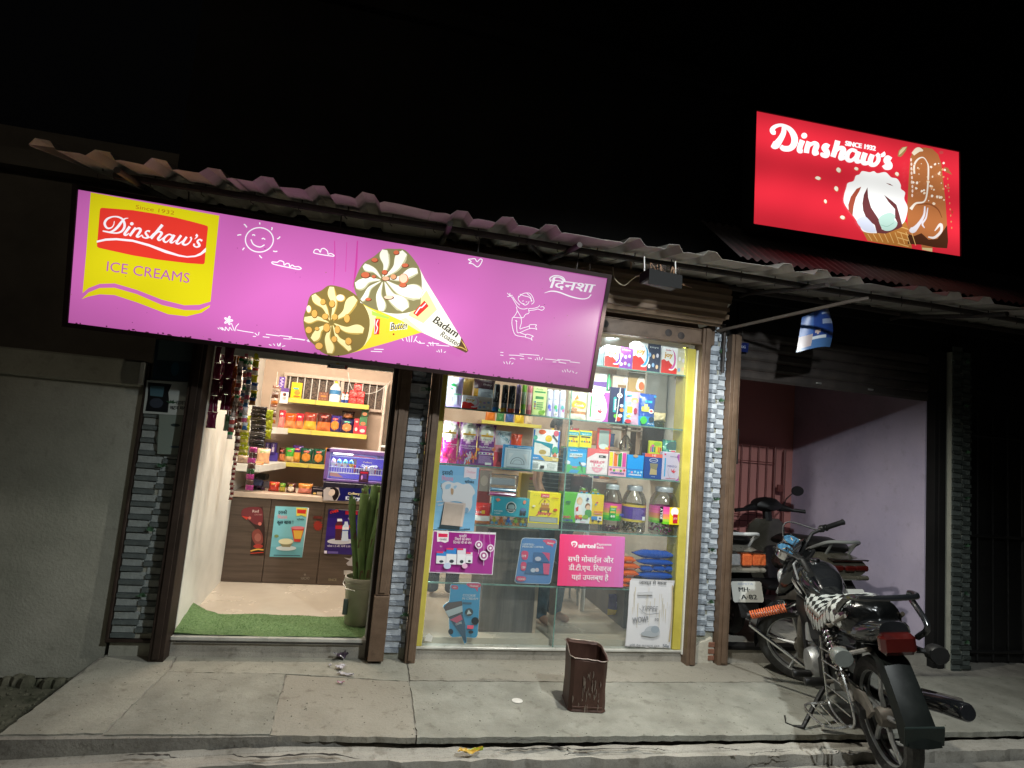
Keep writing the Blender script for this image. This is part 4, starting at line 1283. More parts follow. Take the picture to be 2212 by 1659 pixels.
# ================================================================== DISPLAY WINDOW
S1, S2, S3, S4, S5 = .523, .944, 1.373, 1.786, 2.226
WX0, WX1, XD = .388, 2.306, 1.352
t = thing('display_case', 'yellow framed glass display case filling the shop window', 'display case', (1.35, .1, .09))
m = M(); m.bbox(.346, .386, -.012, .03, .09, 2.47, .003); m.build('frame_strip', YELL, t)
m = M(); m.bbox(2.308, 2.376, -.012, .02, .09, 2.45, .003); m.build('frame_strip', YELL, t)
m = M(); m.box(2.310, 2.326, .024, .175, .09, 2.47); m.build('side_panel', YELL, t)
m = M(); m.box(.366, .385, .034, .175, .09, 2.47); m.build('side_panel', YELL, t)
for x0, x1 in ((WX0, XD - .002), (XD + .002, WX1)):
 m = M(); m.add([(x0, .004, .09), (x1, .004, .09), (x1, .004, 2.49), (x0, .004, 2.49)], [(0, 1, 2, 3)]); m.build('glass_pane', GLASS, t)
m = M(); m.add([(XD, .01, .09), (XD, .18, .09), (XD, .18, 2.49), (XD, .01, 2.49)], [(0, 1, 2, 3)]); m.build('glass_divider', SHELFG, t)
m = M(); m.box(XD - .0045, XD + .0045, .0055, .0095, .09, 2.49); m.build('divider_edge', EDGEG, t)
for z in (S1, S2, S3, S4, S5):
 for x0, x1 in ((WX0, XD - .006), (XD + .006, WX1)):
  s_ = M(); s_.add([(x0, .02, z), (x1, .02, z), (x1, .175, z), (x0, .175, z)], [(0, 1, 2, 3)])
  g = s_.build('glass_shelf', SHELFG, t)
  e_ = M(); e_.box(x0, x1, .012, .0195, z - .006, z + .004)
  e_.build('shelf_edge', EDGEG, g)
 for x in (WX1 - .006,):
  b = M(); b.lathe([(0, 0), (.008, 0), (.008, .02), (0, .02)], (x - .01, .15, z - .012), 'z', 8); b.build('shelf_clip', mat('bare_zinc', (.5, .5, .48), .35, metal=.8), t)
def snap(r_, base):
 x0, z0, x1, z1 = r_
 return (x0, base + .003, x1, z1) if base is not None else r_
def carton(name, label, cat, box, y, d, col, draw=None, group=None, base=None, side=None, matl=None, turn=0, raw=None):
 """printed card box: crop box -> real box standing at depth y"""
 x0, z0, x1, z1 = raw or snap(rect(*box, y), base)
 t = thing(name, label, cat, (x0, y, z0), group=group)
 cx = x0
 Mt = Matrix.Translation((cx, y, 0)) @ Matrix.Rotation(turn, 4, 'Z') @ Matrix.Translation((-cx, -y, 0))
 m = M()
 m.bbox(x0, x1, y, y + d, z0, z1, min(.003, (x1 - x0) * .08), lin(side or col), Mt)
 m.build('carton_body', matl or PAPER, t)
 if draw:
  O = Mt @ Vector((x0, y, z0))
  i = Ink(O, Mt.to_3x3() @ Vector((x1 - x0, 0, 0)), (0, 0, z1 - z0))
  i.r(.02, .02, .98, .98, col)
  draw(i)
  i.build('front_print', matl or GLOSSP, t, kind='stuff')
 return t, (x0, z0, x1, z1)
def pouch(name, label, cat, box, y, d, colf, draw=None, group=None, base=None, seed=0, raw=None, film=None, lean=0.0, parent=None, pname='pouch_body'):
 """pillow pack with crimped ends; colf(u, v) gives the print colour"""
 x0, z0, x1, z1 = raw or snap(rect(*box, y), base)
 t = parent or thing(name, label, cat, ((x0 + x1) / 2, y, z0), group=group)
 rr = random.Random(seed or len(TM))
 ph = [rr.uniform(0, 6) for _ in range(6)]
 w_, h_ = x1 - x0, z1 - z0
 def prof(u, v):
  e = (1 - abs(2 * u - 1) ** 3) * (1 - abs(2 * v - 1) ** 5)
  return d * .5 * e * (1 + .10 * math.sin(9 * u + ph[0]) * math.sin(7 * v + ph[1]))
 def front(u, v):
  pinch = 1 - .05 * math.sin(math.pi * v) - .02 * math.sin(8 * v + ph[2])
  x = (x0 + x1) / 2 + (u - .5) * w_ * pinch + (.006 * math.sin(40 * u) if v in (0, 1) else 0)
  return (x, y + d * .5 - prof(u, v) + lean * v + .002 * math.sin(13 * u + ph[3]) * math.sin(11 * v + ph[4]), z0 + v * h_ + .002 * math.sin(30 * u + ph[5]) * (v > .97))
 def back(u, v):
  a = front(1 - u, v)
  p_ = (x0 + x1) / 2 - (u - .5) * w_ * (1 - .05 * math.sin(math.pi * v))
  return (a[0], y + d * .5 + prof(1 - u, v) * .9 + lean * v + .0008, a[2])
 m = M()
 nu, nv = (14, 20) if w_ > .06 else (8, 12)
 f = colf if callable(colf) else (lambda u, v: colf)
 m.grid(front, nu, nv, lambda u, v: lin(f(u, v)))
 m.grid(back, 6, 8, lambda u, v: lin(f(.05, v)))
 m.sm = True
 o = m.build(pname, film or FILM, t, auto=70)
 if draw:
  i = Ink((x0, y - .0015 + lean * .5, z0), (w_, 0, 0), (0, lean * 0, h_))
  draw(i)
  i.build('front_print', film or FILM, t, kind='stuff')
 return t
def joy_label(i, c2, c3='#ffffff', split=.52):
 i.r(0, 0, split, 1, '#f7f4f4')
 i.poly([(0, 0), (split, 0), (split, .22), (.36, .40), (.28, .50), (.2, .46), (.1, .53), (0, .48)], '#e2261e')
 i.r(split, 0, 1, 1, c2)
 i.st([(.36, .95), (.50, .75), (.53, .45), (.44, .22), (.30, .17)], [.03, .10, .12, .12, .03], '#ffffff')
 i.st([(.40, .92), (.50, .74), (.52, .45), (.44, .25), (.32, .20)], [.01, .05, .07, .08, .02], c3)
 i.t('joy', .10, .62, .42, .17, '#d8a020', bold=.02, strikes=3)
 i.t('kinder', .16, .84, .36, .07, '#c8302c', strikes=2)
 for q in range(6):
  i.e(split + .08 + (q % 3) * .14, .2 + (q // 3) * .35 + .05 * (q % 2), .05, .08, random.choice(['#e8e0f4', '#c8a0e0', '#f0c8a0', '#90b8e8', '#f8f8f8']), 8)
 i.t('toys', split + .06, .85, .9, .06, '#ffffff')
def w_(u0, u1, y=.045):
 return y
GJ = 'egg surprise boxes along the top shelf'
carton('surprise_egg_box', 'red and white egg surprise box with purple end, leftmost on top shelf', 'box', ('c5', 1450, 152, 1645, 312), .04, .09, '#f2f0f2', lambda i: joy_label(i, '#7a3c9a', '#5a2a96'), base=S5)
carton('surprise_egg_box', 'tall red and white egg surprise box with navy end, middle of top shelf', 'box', ('c5', 1648, 128, 1842, 340), .045, .09, '#f2f0f2', lambda i: joy_label(i, '#1c2448', '#38a8e0'), base=S5)
carton('surprise_egg_box', 'red and white egg surprise box with pale green end, right of top shelf', 'box', ('c5', 1850, 158, 2030, 355), .05, .09, '#f2f0f2', lambda i: joy_label(i, '#d8d0b8', '#e060b0', .62), base=S5)
for q in range(7):
 carton('notebook', 'thin pale blue notebook in the row beside the purple sign on the top shelf', 'notebook', ('c5', 1388 + q * 8, 160, 1393 + q * 8, 290), .05, .1, '#a8c4cc', base=S5, group='notebooks standing on the top shelf')
# ---- row 4
pouch('wipes_pouch', 'lilac wipes pouch with round green badge on fourth shelf', 'pouch', ('e5', 232, 100, 505, 570), .045, .05, lambda u, v: '#b8a0d8' if u > .72 or v < .12 else '#dcdce8', lambda i: (i.e(.42, .67, .2, .11, '#2c8c4c'), i.t('Dettol', .28, .645, .58, .05, '#ffffff', strikes=2), i.st([(.12, .30), (.3, .36), (.45, .28), (.40, .14), (.28, .1), (.16, .18)], .03, '#8a6ab8', closed=True, asp=.6), i.r(.45, .42, .9, .45, '#4aa070')), base=S4)
pouch('snack_packet', 'tan paper packet standing behind the low egg surprise box', 'packet', ('e5', 500, 130, 655, 560), .11, .03, '#b08848', base=S4)
pouch('coffee_packet', 'dark brown packet with white label behind the low egg surprise box', 'packet', ('e5', 660, 145, 980, 600), .10, .04, lambda u, v: '#4a3038' if v > .72 else ('#c8ccd4' if u > .2 else '#d8a030'), lambda i: (i.lines(.35, .35, .9, .62, 7, '#7c8088'), i.t('Dairy', .45, .82, .85, .05, '#e8e0e0')), base=S4)
carton('surprise_egg_box', 'long low egg surprise box with beach scene on the fourth shelf', 'box', ('e5', 490, 402, 945, 610), .035, .06, '#f4f0f0', lambda i: joy_label(i, '#e8d8d0', '#f4c0d8'), base=S4)
def spray(label, box, body, band, foot, y=.06, base=S4, cap='#15161c', grp=None):
 x0, z0, x1, z1 = snap(rect(*box, y), base)
 r_ = (x1 - x0) / 2
 cx = (x0 + x1) / 2
 h = z1 - z0
 t = thing('spray_can', label, 'spray can', (cx, y, z0), group=grp)
 m = M()
 cols = [lin(foot)] * 3 + [lin(band)] * 2 + [lin(body)] * 3
 m.lathe([(0, z0), (r_, z0 + .002), (r_, z0 + h * .08), (r_, z0 + h * .16), (r_, z0 + h * .22), (r_, z0 + h * .34), (r_, z0 + h * .5), (r_, z0 + h * .74), (r_ * .96, z0 + h * .76)], (cx, y, 0), n=16, cols=cols)
 m.build('can_body', GLOSSP, t)
 m = M(); m.lathe([(r_ * .94, z0 + h * .765), (r_ * .97, z0 + h * .80), (r_ * .95, z0 + h * .97), (r_ * .8, z1), (0, z1)], (cx, y, 0), n=16, cols=[lin(cap)] * 4); m.build('cap', GLOSSP, t)
 i = Ink((cx - r_ * .55, y - r_ * .985, z0), (r_ * 1.1, 0, 0), (0, 0, h))
 i.poly([(.6, .7), (.3, .55), (.6, .5), (.35, .38), (.5, .38), (.8, .53), (.5, .57), (.8, .7)], '#d8dce4')
 i.build('front_print', GLOSSP, t, kind='stuff')
GS = 'body spray cans on the fourth shelf'
spray('black body spray can with blue foot on fourth shelf', ('e5', 965, 215, 1062, 625), '#14151b', '#8a8f98', '#1c7cd0', grp=GS)
spray('black body spray can with golden foot on fourth shelf', ('e5', 1090, 228, 1188, 635), '#14151b', '#8a8f98', '#d8a018', grp=GS)
spray('black body spray can with orange red foot on fourth shelf', ('e5', 1192, 240, 1298, 650), '#14151b', '#8a8f98', '#e0502c', grp=GS)
spray('lilac body spray can right of the black ones', ('e5', 1306, 225, 1382, 655), '#b49ad0', '#c8b8dc', '#8c6cb0', cap='#b49ad0', grp=GS)
spray('slim green and clear body spray can on fourth shelf', ('e5', 1392, 230, 1466, 660), '#9fc0a0', '#78c838', '#70b088', cap='#7cc838', grp=GS)
spray('pink body spray can beside the pale green carton', ('e5', 1476, 240, 1556, 670), '#d8b0b8', '#d890a0', '#c05868', cap='#d87888', grp=GS)
carton('hair_oil_carton', 'pale green tall carton with dark green bands on fourth shelf', 'carton', ('e5', 1562, 262, 1772, 688), .04, .05, '#d4f0a0', lambda i: (i.r(.12, .80, .92, .86, '#2a8a48'), i.t('Amla', .2, .9, .7, .06, '#204828', strikes=2), i.r(.2, .58, .8, .68, '#2a8a48'), [i.r(.14, .22 + q * .075, .26, .27 + q * .075, c) for q, c in enumerate(['#c86438', '#7858b0', '#b86048', '#4878c0'])], i.lines(.32, .22, .85, .52, 4, '#5a9860'), i.e(.7, .12, .22, .08, '#88c040'), i.e(.85, .16, .12, .05, '#70b030'), i.r(0, 0, 1, .02, '#208040')), base=S4)
for q, (a, c1, c2) in enumerate(((1768, '#5068d0', '#8868c8'), (1866, '#48b060', '#38a0a8'), (1966, '#40a0a8', '#c050a0'))):
 x0, z0, x1, z1 = snap(rect('e5', a, 300 + q * 6, a + 98, 700 + q * 6, .06), S4)
 cx = (x0 + x1) / 2; r_ = (x1 - x0) / 2 * .96
 t = thing('air_freshener', ('pale lilac air freshener tube with %s splash on fourth shelf' % ('blue', 'green', 'pink')[q]), 'air freshener', (cx, .06, z0), group='air freshener tubes on the fourth shelf')
 m = M(); m.lathe([(0, z0), (r_, z0), (r_, z0 + .5 * (z1 - z0)), (r_, z1 - .01), (r_ * .7, z1), (0, z1)], (cx, .06, 0), n=16, cols=[lin('#c8c8e8')] * 2 + [lin('#d8dcf0')] * 3); m.build('tube_body', GLOSSP, t)
 i = Ink((cx - r_ * .7, .06 - r_ * .99, z0), (r_ * 1.4, 0, 0), (0, 0, z1 - z0))
 i.e(.45, .36, .35, .09, c1); i.e(.65, .26, .25, .06, c2); i.t('Odonil', .08, .62, .92, .055, '#3c5080', strikes=2)
 if q == 1:
  i.r(.15, .05, .9, .18, '#ffffff'); [i.r(.2 + k * .08, .07, .23 + k * .08, .16, '#222222') for k in range(8)]
 i.build('front_print', GLOSSP, t, kind='stuff')
# right half of row 4
pouch('candy_pouch', 'cream candy pouch with yellow label right of the glass divider', 'pouch', ('e6', 262, 308, 535, 690), .045, .05, lambda u, v: '#e8e4c0' if v > .3 else ('#f4f0e0' if v < .18 else '#b07848'), lambda i: (i.blob([(.2, .45), (.8, .42), (.85, .62), (.3, .68)], '#f0b020'), i.t('Imli', .35, .58, .7, .06, '#384860'), i.t('Candy', .3, .48, .8, .08, '#ffffff', strikes=2), i.e(.3, .35, .15, .08, '#b8805c'), i.blob([(.3, .7), (.4, .9), (.5, .75)], '#e07828')), base=S4)
def minto(i, pen):
 i.poly([(.70, 0), (1, 0), (1, .95), (.78, .95), (.72, .85), (.86, .65), (.93, .4), (.85, .1)], '#b050b8')
 i.t('MINTO', .28, .46, .74, .075, '#4a4488', strikes=2)
 i.t('Aero-soft', .38, .83, .8, .045, '#2c3c70', strikes=2)
 i.st([(.14, .12), (.14, .78)], [.07, .07], pen, asp=.6)
 i.poly([(.55, .28), (.42, .36), (.5, .30), (.45, .42), (.55, .34), (.62, .44), (.62, .33), (.72, .36), (.62, .26)], '#d83048')
 i.st([(.34, .44), (.30, .3), (.36, .14), (.44, .06)], .01, '#888080')
 i.r(.2, .06, .7, .075, '#d86078')
 i.e(.12, .91, .05, .03, '#e03870')
carton('pen_box', 'white pen box with purple edge and green pen on fourth shelf', 'box', ('e6', 535, 282, 832, 708), .035, .05, '#eeeaf4', lambda i: minto(i, '#3aa048'), base=S4)
carton('pencil_box', 'tall navy pencil box with space stickers on fourth shelf', 'box', ('e6', 845, 245, 1055, 740), .045, .05, '#141a4a', lambda i: (i.r(.92, 0, 1, 1, '#1888c0'), i.poly([(.22, .3), (.42, .3), (.42, .7), (.32, .74), (.22, .7)], '#1ca0a8'), i.t3('apsara', (.40, .36), (.40, .66), (.26, .36), '#ffffff', strikes=3), i.e(.62, .78, .18, .07, '#f0f0f4'), i.e(.6, .78, .1, .04, '#d04838'), i.e(.78, .5, .12, .045, '#c8d4f0'), i.e(.8, .38, .14, .05, '#f08820'), i.e(.45, .2, .16, .06, '#68b828'), i.e(.62, .12, .15, .06, '#d83c30'), i.e(.72, .22, .14, .05, '#f0e4e8'), i.st([(.45, .05), (.55, .55), (.62, 1)], .05, '#f4f4f4', asp=.5)), base=S4)
pouch('craft_pouch', 'pale pink and blue craft pouch on the fourth shelf', 'pouch', ('e6', 1055, 305, 1272, 768), .045, .04, lambda u, v: '#c0a8d8' if v > .72 else ('#a8c8e8' if u < .4 else '#e0b8d8'), lambda i: (i.e(.62, .74, .25, .09, '#e8b078'), i.e(.62, .70, .15, .06, '#f4d0b8'), i.r(.15, .35, .5, .55, '#f0e040'), i.e(.7, .42, .12, .1, '#a83858'), i.e(.28, .25, .14, .04, '#f4e858'), i.e(.25, .1, .2, .06, '#d83848'), i.r(.1, .85, .4, .9, '#58b8d8')), base=S4)
pouch('craft_pouch', 'bright blue craft pouch with green splash right on fourth shelf', 'pouch', ('e6', 1255, 335, 1495, 788), .05, .04, lambda u, v: '#1c50b0' if v > .3 else '#1c90d8', lambda i: (i.r(.35, .72, .75, .79, '#28c0e0'), i.r(.15, .45, .6, .6, '#e8e858'), i.r(.3, .5, .5, .68, '#f0e890'), i.e(.72, .47, .15, .07, '#f0f0f0'), i.e(.72, .47, .08, .04, '#d04040'), i.blob([(.1, .2), (.3, .3), (.5, .2), (.4, .08), (.2, .07)], '#48c850'), i.e(.75, .22, .16, .08, '#1c3c58'), i.e(.9, .93, .08, .035, '#30a0e0'), i.t('Art', .5, .06, .9, .05, '#ffffff')), base=S4)
pouch('snack_packet', 'small cream food packet lying at the right end of fourth shelf', 'packet', ('e6', 1490, 600, 1660, 725), .08, .06, '#d8c8a0')
pouch('snack_packet', 'small dark green packet under the cream one on fourth shelf', 'packet', ('e6', 1475, 725, 1650, 806), .08, .07, '#243020', base=S4)
carton('carton_box', 'open brown box with orange pouch behind the blue craft pouch', 'box', ('e6', 1090, 40, 1330, 790), .13, .03, '#b09060', lambda i: (i.blob([(.45, .72), (.6, .92), (.95, .9), (.9, .7), (.7, .66)], '#e8dcd0'), i.e(.78, .76, .17, .08, '#d86838')), base=S4)
carton('carton_box', 'cream carton behind the navy pencil box', 'box', ('e6', 870, 68, 1085, 730), .135, .03, '#dcc8b8', lambda i: (i.r(.35, .72, .9, .8, '#8c6c48'), i.e(.85, .9, .15, .06, '#f4f0f0'), i.r(.0, .70, .9, .72, '#e8d070')), base=S4)
carton('tissue_box', 'white tissue box with purple band behind the pen box', 'box', ('e6', 605, 45, 790, 690), .13, .03, '#e0e2ea', lambda i: (i.poly([(0, .74), (1, .72), (1, .84), (0, .82)], '#6c3c98'), i.r(0, .85, .4, 1, '#d8ccb8')), base=S4)
x0, z0, x1, z1 = snap(rect('e6', 795, 45, 860, 700, .12), S4)
t = thing('cleaner_bottle', 'green cleaner bottle behind the navy pencil box', 'bottle', ((x0 + x1) / 2, .13, z0))
m = M(); m.lathe([(0, z0), (.022, z0), (.022, z1 - .06), (.008, z1 - .03), (.009, z1), (0, z1)], ((x0 + x1) / 2, .14, 0), n=14, cols=[lin('#2ca068')] * 5); m.build('bottle_body', GLOSSP, t)
# ---- row 3
GF = 'incense pouches standing on the third shelf'
def flora(i, word, back=False):
 i.e(.5, .93, .12, .008, '#202020')
 i.st([(.06, .89), (.94, .89)], .006, '#807890', asp=.4)
 i.r(.16, .70, .84, .745, '#e8b010')
 i.t('PREMIUM', .24, .712, .78, .022, '#8c3020', strikes=2)
 i.e(.5, .765, .07, .03, '#e8c858')
 i.t('Flora', .28, .615, .74, .05, '#807c78', shear=.3, strikes=2)
 i.t(word, .08, .43, .94, .045, '#f8e8f4', shear=.3, strikes=3)
 i.r(.12, .395, .86, .402, '#f4e4f0'); i.r(.3, .375, .7, .381, '#f4e4f0')
 if back:
  i.r(.1, .27, .95, .325, '#f4ecf4'); [i.r(.14 + q * .2, .28, .27 + q * .2, .315, c) for q, c in enumerate(['#404040', '#7038a0', '#d03890', '#e87820'])]
  i.lines(.12, .06, .9, .25, 11, '#c8a8d8'); i.r(.5, .03, .85, .085, '#f0f0f0')
def florac(base_, c_low):
 def f(u, v):
  d_ = math.hypot((u - .5) * 1.0, (v - .78) * 1.9)
  if d_ < .40 and v > .56:
   return '#ecead8'
  if d_ < .50 and v > .5:
   return '#d8b0cc'
  return c_low if v < .12 else base_
 return f
def flowers(i, cs, seed):
 rr = random.Random(seed)
 for q in range(7):
  cx, cy, s_ = rr.uniform(.12, .88), rr.uniform(.05, .24), rr.uniform(.09, .17)
  c = cs[q % len(cs)]
  for k in range(5):
   a = 1.26 * k + q
   i.e(cx + s_ * .7 * math.cos(a), cy + s_ * .35 * math.sin(a), s_ * .6, s_ * .24, c, 9, rot=a)
  i.e(cx, cy, s_ * .2, s_ * .1, '#f0c030', 8)
pouch('incense_pouch', 'hot pink incense pouch with roses, leftmost on third shelf', 'pouch', ('e5', 140, 775, 425, 1450), .04, .05, florac('#d81c80', '#e04890'), lambda i: (flowers(i, ['#e83c78', '#c01c60', '#e0508c'], 1), flora(i, 'Royal Rose')), base=S3)
pouch('incense_pouch', 'purple incense pouch with lily flowers, second on third shelf', 'pouch', ('e5', 438, 805, 722, 1478), .043, .05, florac('#7c2c88', '#8c3890'), lambda i: (flowers(i, ['#d0d8f0', '#e86c48', '#b83870', '#e8c8e0'], 5), flora(i, 'Blissful Bouquet')), base=S3)
pouch('incense_pouch', 'purple incense pouch with information panel, third on third shelf', 'pouch', ('e5', 722, 832, 995, 1490), .046, .05, florac('#7c2c88', '#7c2c88'), lambda i: (i.e(.92, .42, .12, .05, '#e88048', 8), i.e(.06, .38, .1, .04, '#f08838', 8), flora(i, 'Blissful Bouquet', True)), base=S3)
pouch('detergent_pouch', 'clear and coral refill pouch behind the drawing instruments box', 'pouch', ('e5', 990, 930, 1225, 1490), .10, .05, lambda u, v: '#e8505c' if v < .38 else ('#f49ca4' if v < .58 else '#dce4ea'), lambda i: i.t3('PUDIN', (.1, .88), (.85, .68), (.16, .97), '#3c98a8', strikes=2), base=S3)
pouch('snack_packet', 'orange snack packet behind the drawing instruments box', 'packet', ('e5', 1232, 975, 1395, 1480), .12, .04, lambda u, v: '#e0481c' if v > .5 else '#b83818', base=S3)
carton('geometry_box', 'pale blue drawing instruments box with protractor picture', 'box', ('e5', 1100, 1150, 1572, 1565), .025, .015, '#3c94cc', lambda i: (i.r(.07, .06, .93, .88, '#d4e2ea'), i.st([(.14, .12), (.86, .12), (.86, .8), (.14, .8)], .012, '#90a0b0', n=1, closed=True), i.st([(.5 + .22 * math.cos(a), .26 + .26 * math.sin(a)) for a in [R(q * 18) for q in range(11)]], .02, '#707c88', n=2), i.st([(.5 + .15 * math.cos(a), .26 + .17 * math.sin(a)) for a in [R(q * 18) for q in range(11)]], .01, '#707c88', n=2), i.r(.27, .25, .73, .262, '#707c88'), i.t('apsara', .16, .91, .34, .045, '#e8f4fc', strikes=2), i.r(.45, .92, .9, .94, '#e8f4fc'), i.lines(.15, .08, .85, .16, 3, '#a0aab4'), i.poly([(.2, .4), (.2, .68), (.36, .68)], '#e8eef2'), i.poly([(.8, .35), (.8, .68), (.66, .68)], '#e8eef2')), base=S3 - .016)
carton('learning_kit', 'clear zip bag learning kit with coloured circles on third shelf', 'kit', ('e5', 1560, 905, 1965, 1560), .045, .03, '#e8ecee', lambda i: (i.r(0, .45, .06, .97, '#2c70c8'), i.r(.94, .45, 1, .97, '#2c70c8'), i.e(.32, .93, .14, .06, '#e86838'), i.e(.58, .78, .13, .085, '#e8c030'), i.e(.85, .92, .1, .07, '#d85c74'), i.e(.08, .78, .08, .06, '#48a890'), i.st([(.72, .87), (.92, .72)], .07, '#5c6068', asp=.6), i.poly([(.02, .38), (.02, .72), (.76, .66), (.7, .33)], '#1c8ca0'), i.poly([(.06, .36), (.06, .66), (.3, .64), (.66, .54), (.68, .36)], '#dcdcd8'), i.e(.38, .44, .14, .06, '#b8a060'), i.poly([(0, .24), (1, .24), (1, .33), (.2, .36), (0, .36)], '#dcc478'), i.poly([(0, .25), (.28, .25), (.5, .24), (.3, .36), (0, .38)], '#3c8cd0'), i.t('KIT', .78, .26, .93, .04, '#ffffff', strikes=2), i.t('apsara', .04, .28, .24, .04, '#ffffff', strikes=2), i.e(.85, .5, .12, .1, '#48a888'), i.poly([(.75, .36), (.95, .36), (.85, .46)], '#e88060'), i.lines(.05, .05, .32, .2, 6, '#a0a8a8'), i.r(.33, .05, .48, .12, '#303030'), i.lines(.6, .04, .95, .2, 8, '#a0a8a8')), base=S3, matl=FILM)
carton('colour_kit_box', 'small yellow kit box standing left on the blue kit box', 'box', ('e6', 238, 852, 412, 1098), .05, .05, '#f0e018', lambda i: (i.r(0, .72, .95, .92, '#18a8b8'), i.t('apsara', .15, .77, .85, .09, '#e8fcfc', strikes=2), i.r(.1, .6, .85, .68, '#303030'), [i.e(.2 + q * .2, .38, .07, .05, c, 10) for q, c in enumerate(['#289048', '#3050b0', '#d04030', '#505050'])], i.r(.5, .42, .54, .6, '#e05030'), i.r(0, 0, 1, .06, '#10a0a0')), group='yellow kit boxes on the blue kit box')
carton('colour_kit_box', 'small yellow kit box standing right beside the red framed toy pack', 'box', ('e6', 418, 857, 592, 1108), .05, .05, '#f0e018', lambda i: (i.r(0, .72, .95, .92, '#18a8b8'), i.t('apsara', .15, .77, .85, .09, '#e8fcfc', strikes=2), i.r(.1, .6, .85, .68, '#303030'), [i.e(.2 + q * .2, .38, .07, .05, c, 10) for q, c in enumerate(['#289048', '#3050b0', '#d04030', '#505050'])], i.r(.5, .42, .54, .6, '#e05030'), i.r(0, 0, 1, .06, '#10a0a0')), group='yellow kit boxes on the blue kit box')
carton('platinum_kit_box', 'blue kit box with green meadow picture right of divider', 'box', ('e6', 212, 1102, 512, 1475), .04, .06, '#38b0ec', lambda i: (i.r(0, .84, 1, 1, '#0c98e0'), i.poly([(0, 0), (1, 0), (1, .26), (.7, .3), (.4, .24), (.2, .34), (0, .36)], '#58c070'), i.poly([(.2, 0), (.6, .0), (.7, .12), (.3, .14)], '#48a0d8'), i.e(.1, .4, .15, .08, '#e8ecf8'), i.e(.85, .38, .15, .07, '#e8ecf8'), i.r(.35, .2, .58, .27, '#c09080'), i.poly([(.18, .62), (.78, .66), (.8, .80), (.2, .77)], '#d8e8f0'), i.t('PLATINUM', .22, .68, .76, .07, '#285058', strikes=2), i.t('KIT', .4, .585, .58, .06, '#e88030', strikes=2), i.t('apsara', .18, .885, .55, .06, '#ffffff', strikes=2), i.st([(.66, .46), (.78, .3), (.84, .06)], [.05, .02, .02], '#3c4450')), base=S3)
carton('luck_kit_box', 'white kit box reading BEST OF LUCK with coral corner', 'box', ('e6', 520, 1112, 818, 1502), .04, .06, '#f4e6ec', lambda i: (i.poly([(0, 1), (1, 1), (1, .84), (.4, .83), (0, .62)], '#ec6468'), i.e(.5, .3, .26, .22, '#f4a8bc'), i.r(.55, .66, .88, .76, '#282828'), i.t('20', .6, .68, .72, .06, '#ffffff', strikes=2), i.t('BEST OF', .16, .46, .84, .08, '#d83458', bold=.01, strikes=3), i.t('LUCK!', .13, .28, .86, .14, '#ffffff', bold=.02, strikes=4), i.t('KIT', .42, .15, .6, .06, '#ffffff', strikes=2), i.t('NATARAJ', .55, .9, .92, .035, '#f8d0d0')), base=S3)
carton('toy_pack', 'red framed upright pack above the coral and white kit box', 'toy pack', ('e6', 655, 818, 842, 1500), .11, .02, '#d83c34', lambda i: (i.poly([(.1, .62), (.9, .62), (.86, .95), (.14, .95)], '#98a8a4'), i.e(.5, .6, .35, .06, '#c8dcd8'), i.e(.75, .57, .14, .025, '#f0c020')), base=S3)
def mentos(i, top, boxc, tcol, word_c, stripes):
 if stripes:
  for q, c in enumerate(['#f0e000', '#f07820', '#30a048', '#e050a8']):
   i.r(.02 + q * .245, .40, .22 + q * .245, .97, c)
 else:
  i.r(0, .36, 1, 1, top)
 i.r(0, 0, 1, .35, boxc)
 i.r(0, .35, 1, .37, '#3850c0')
 for q in range(5):
  i.e(.12 + q * .19, .26 - (q % 2) * .03, .07, .05, random.choice(tcol), 10)
 i.t('mentos', .12, .09, .88, .1, word_c, bold=.015, strikes=3)
carton('sweets_dispenser_box', 'rainbow striped sweets dispenser box on third shelf', 'box', ('e6', 828, 1155, 1078, 1528), .04, .06, '#f4d0d8', lambda i: (mentos(i, None, '#f4b8d0', ['#e04858', '#58b048', '#f09040', '#e8e0a0'], '#4850b8', True), i.e(.45, .96, .15, .06, '#c0a488')), base=S3)
carton('sweets_dispenser_box', 'sky blue sweets dispenser box on third shelf', 'box', ('e6', 1086, 1200, 1316, 1543), .04, .06, '#0c98ec', lambda i: (mentos(i, '#0ca0f8', '#0c94e8', ['#a8dcf8', '#58bcf4', '#e8a0b8'], '#f4f8fc', False), i.e(.48, .96, .16, .07, '#c0a488')), base=S3)
carton('jelly_box', 'dark blue box with cut out window and orange top on third shelf', 'box', ('e6', 1332, 1182, 1580, 1562), .042, .06, '#14489c', lambda i: (i.r(0, .86, 1, 1, '#f06850'), i.t('10', .42, .90, .62, .07, '#ffffff', strikes=3), i.e(.5, .74, .24, .085, '#eef0fa'), i.e(.5, .74, .21, .07, '#143c90'), i.t('Vaseline', .34, .72, .66, .035, '#ffffff'), i.poly([(.3, .17), (.72, .17), (.70, .4), (.76, .62), (.28, .62), (.34, .4)], '#8c8468'), i.poly([(.3, .17), (.72, .17), (.70, .36), (.34, .42)], '#c0ac80'), i.t('100', .4, .08, .62, .03, '#d0e0f8')), base=S3)
carton('pen_box', 'pale lilac pen box with blue pen at right end of third shelf', 'box', ('e6', 1582, 1162, 1858, 1582), .042, .05, '#d0c4e0', lambda i: minto(i, '#48a8e0'), base=S3)
carton('crayon_pack', 'rainbow crayon pack standing behind the dark blue box', 'pack', ('e6', 1392, 1002, 1572, 1545), .11, .03, '#c8d828', lambda i: ([i.r(.06 + q * .15, .70, .17 + q * .15, .84, c) for q, c in enumerate(['#d03890', '#3060c0', '#208848', '#f0d020', '#f07820', '#d03830'])], i.e(.6, .93, .3, .05, '#90c830'), i.e(.25, .87, .12, .03, '#e060a0')), base=S3)
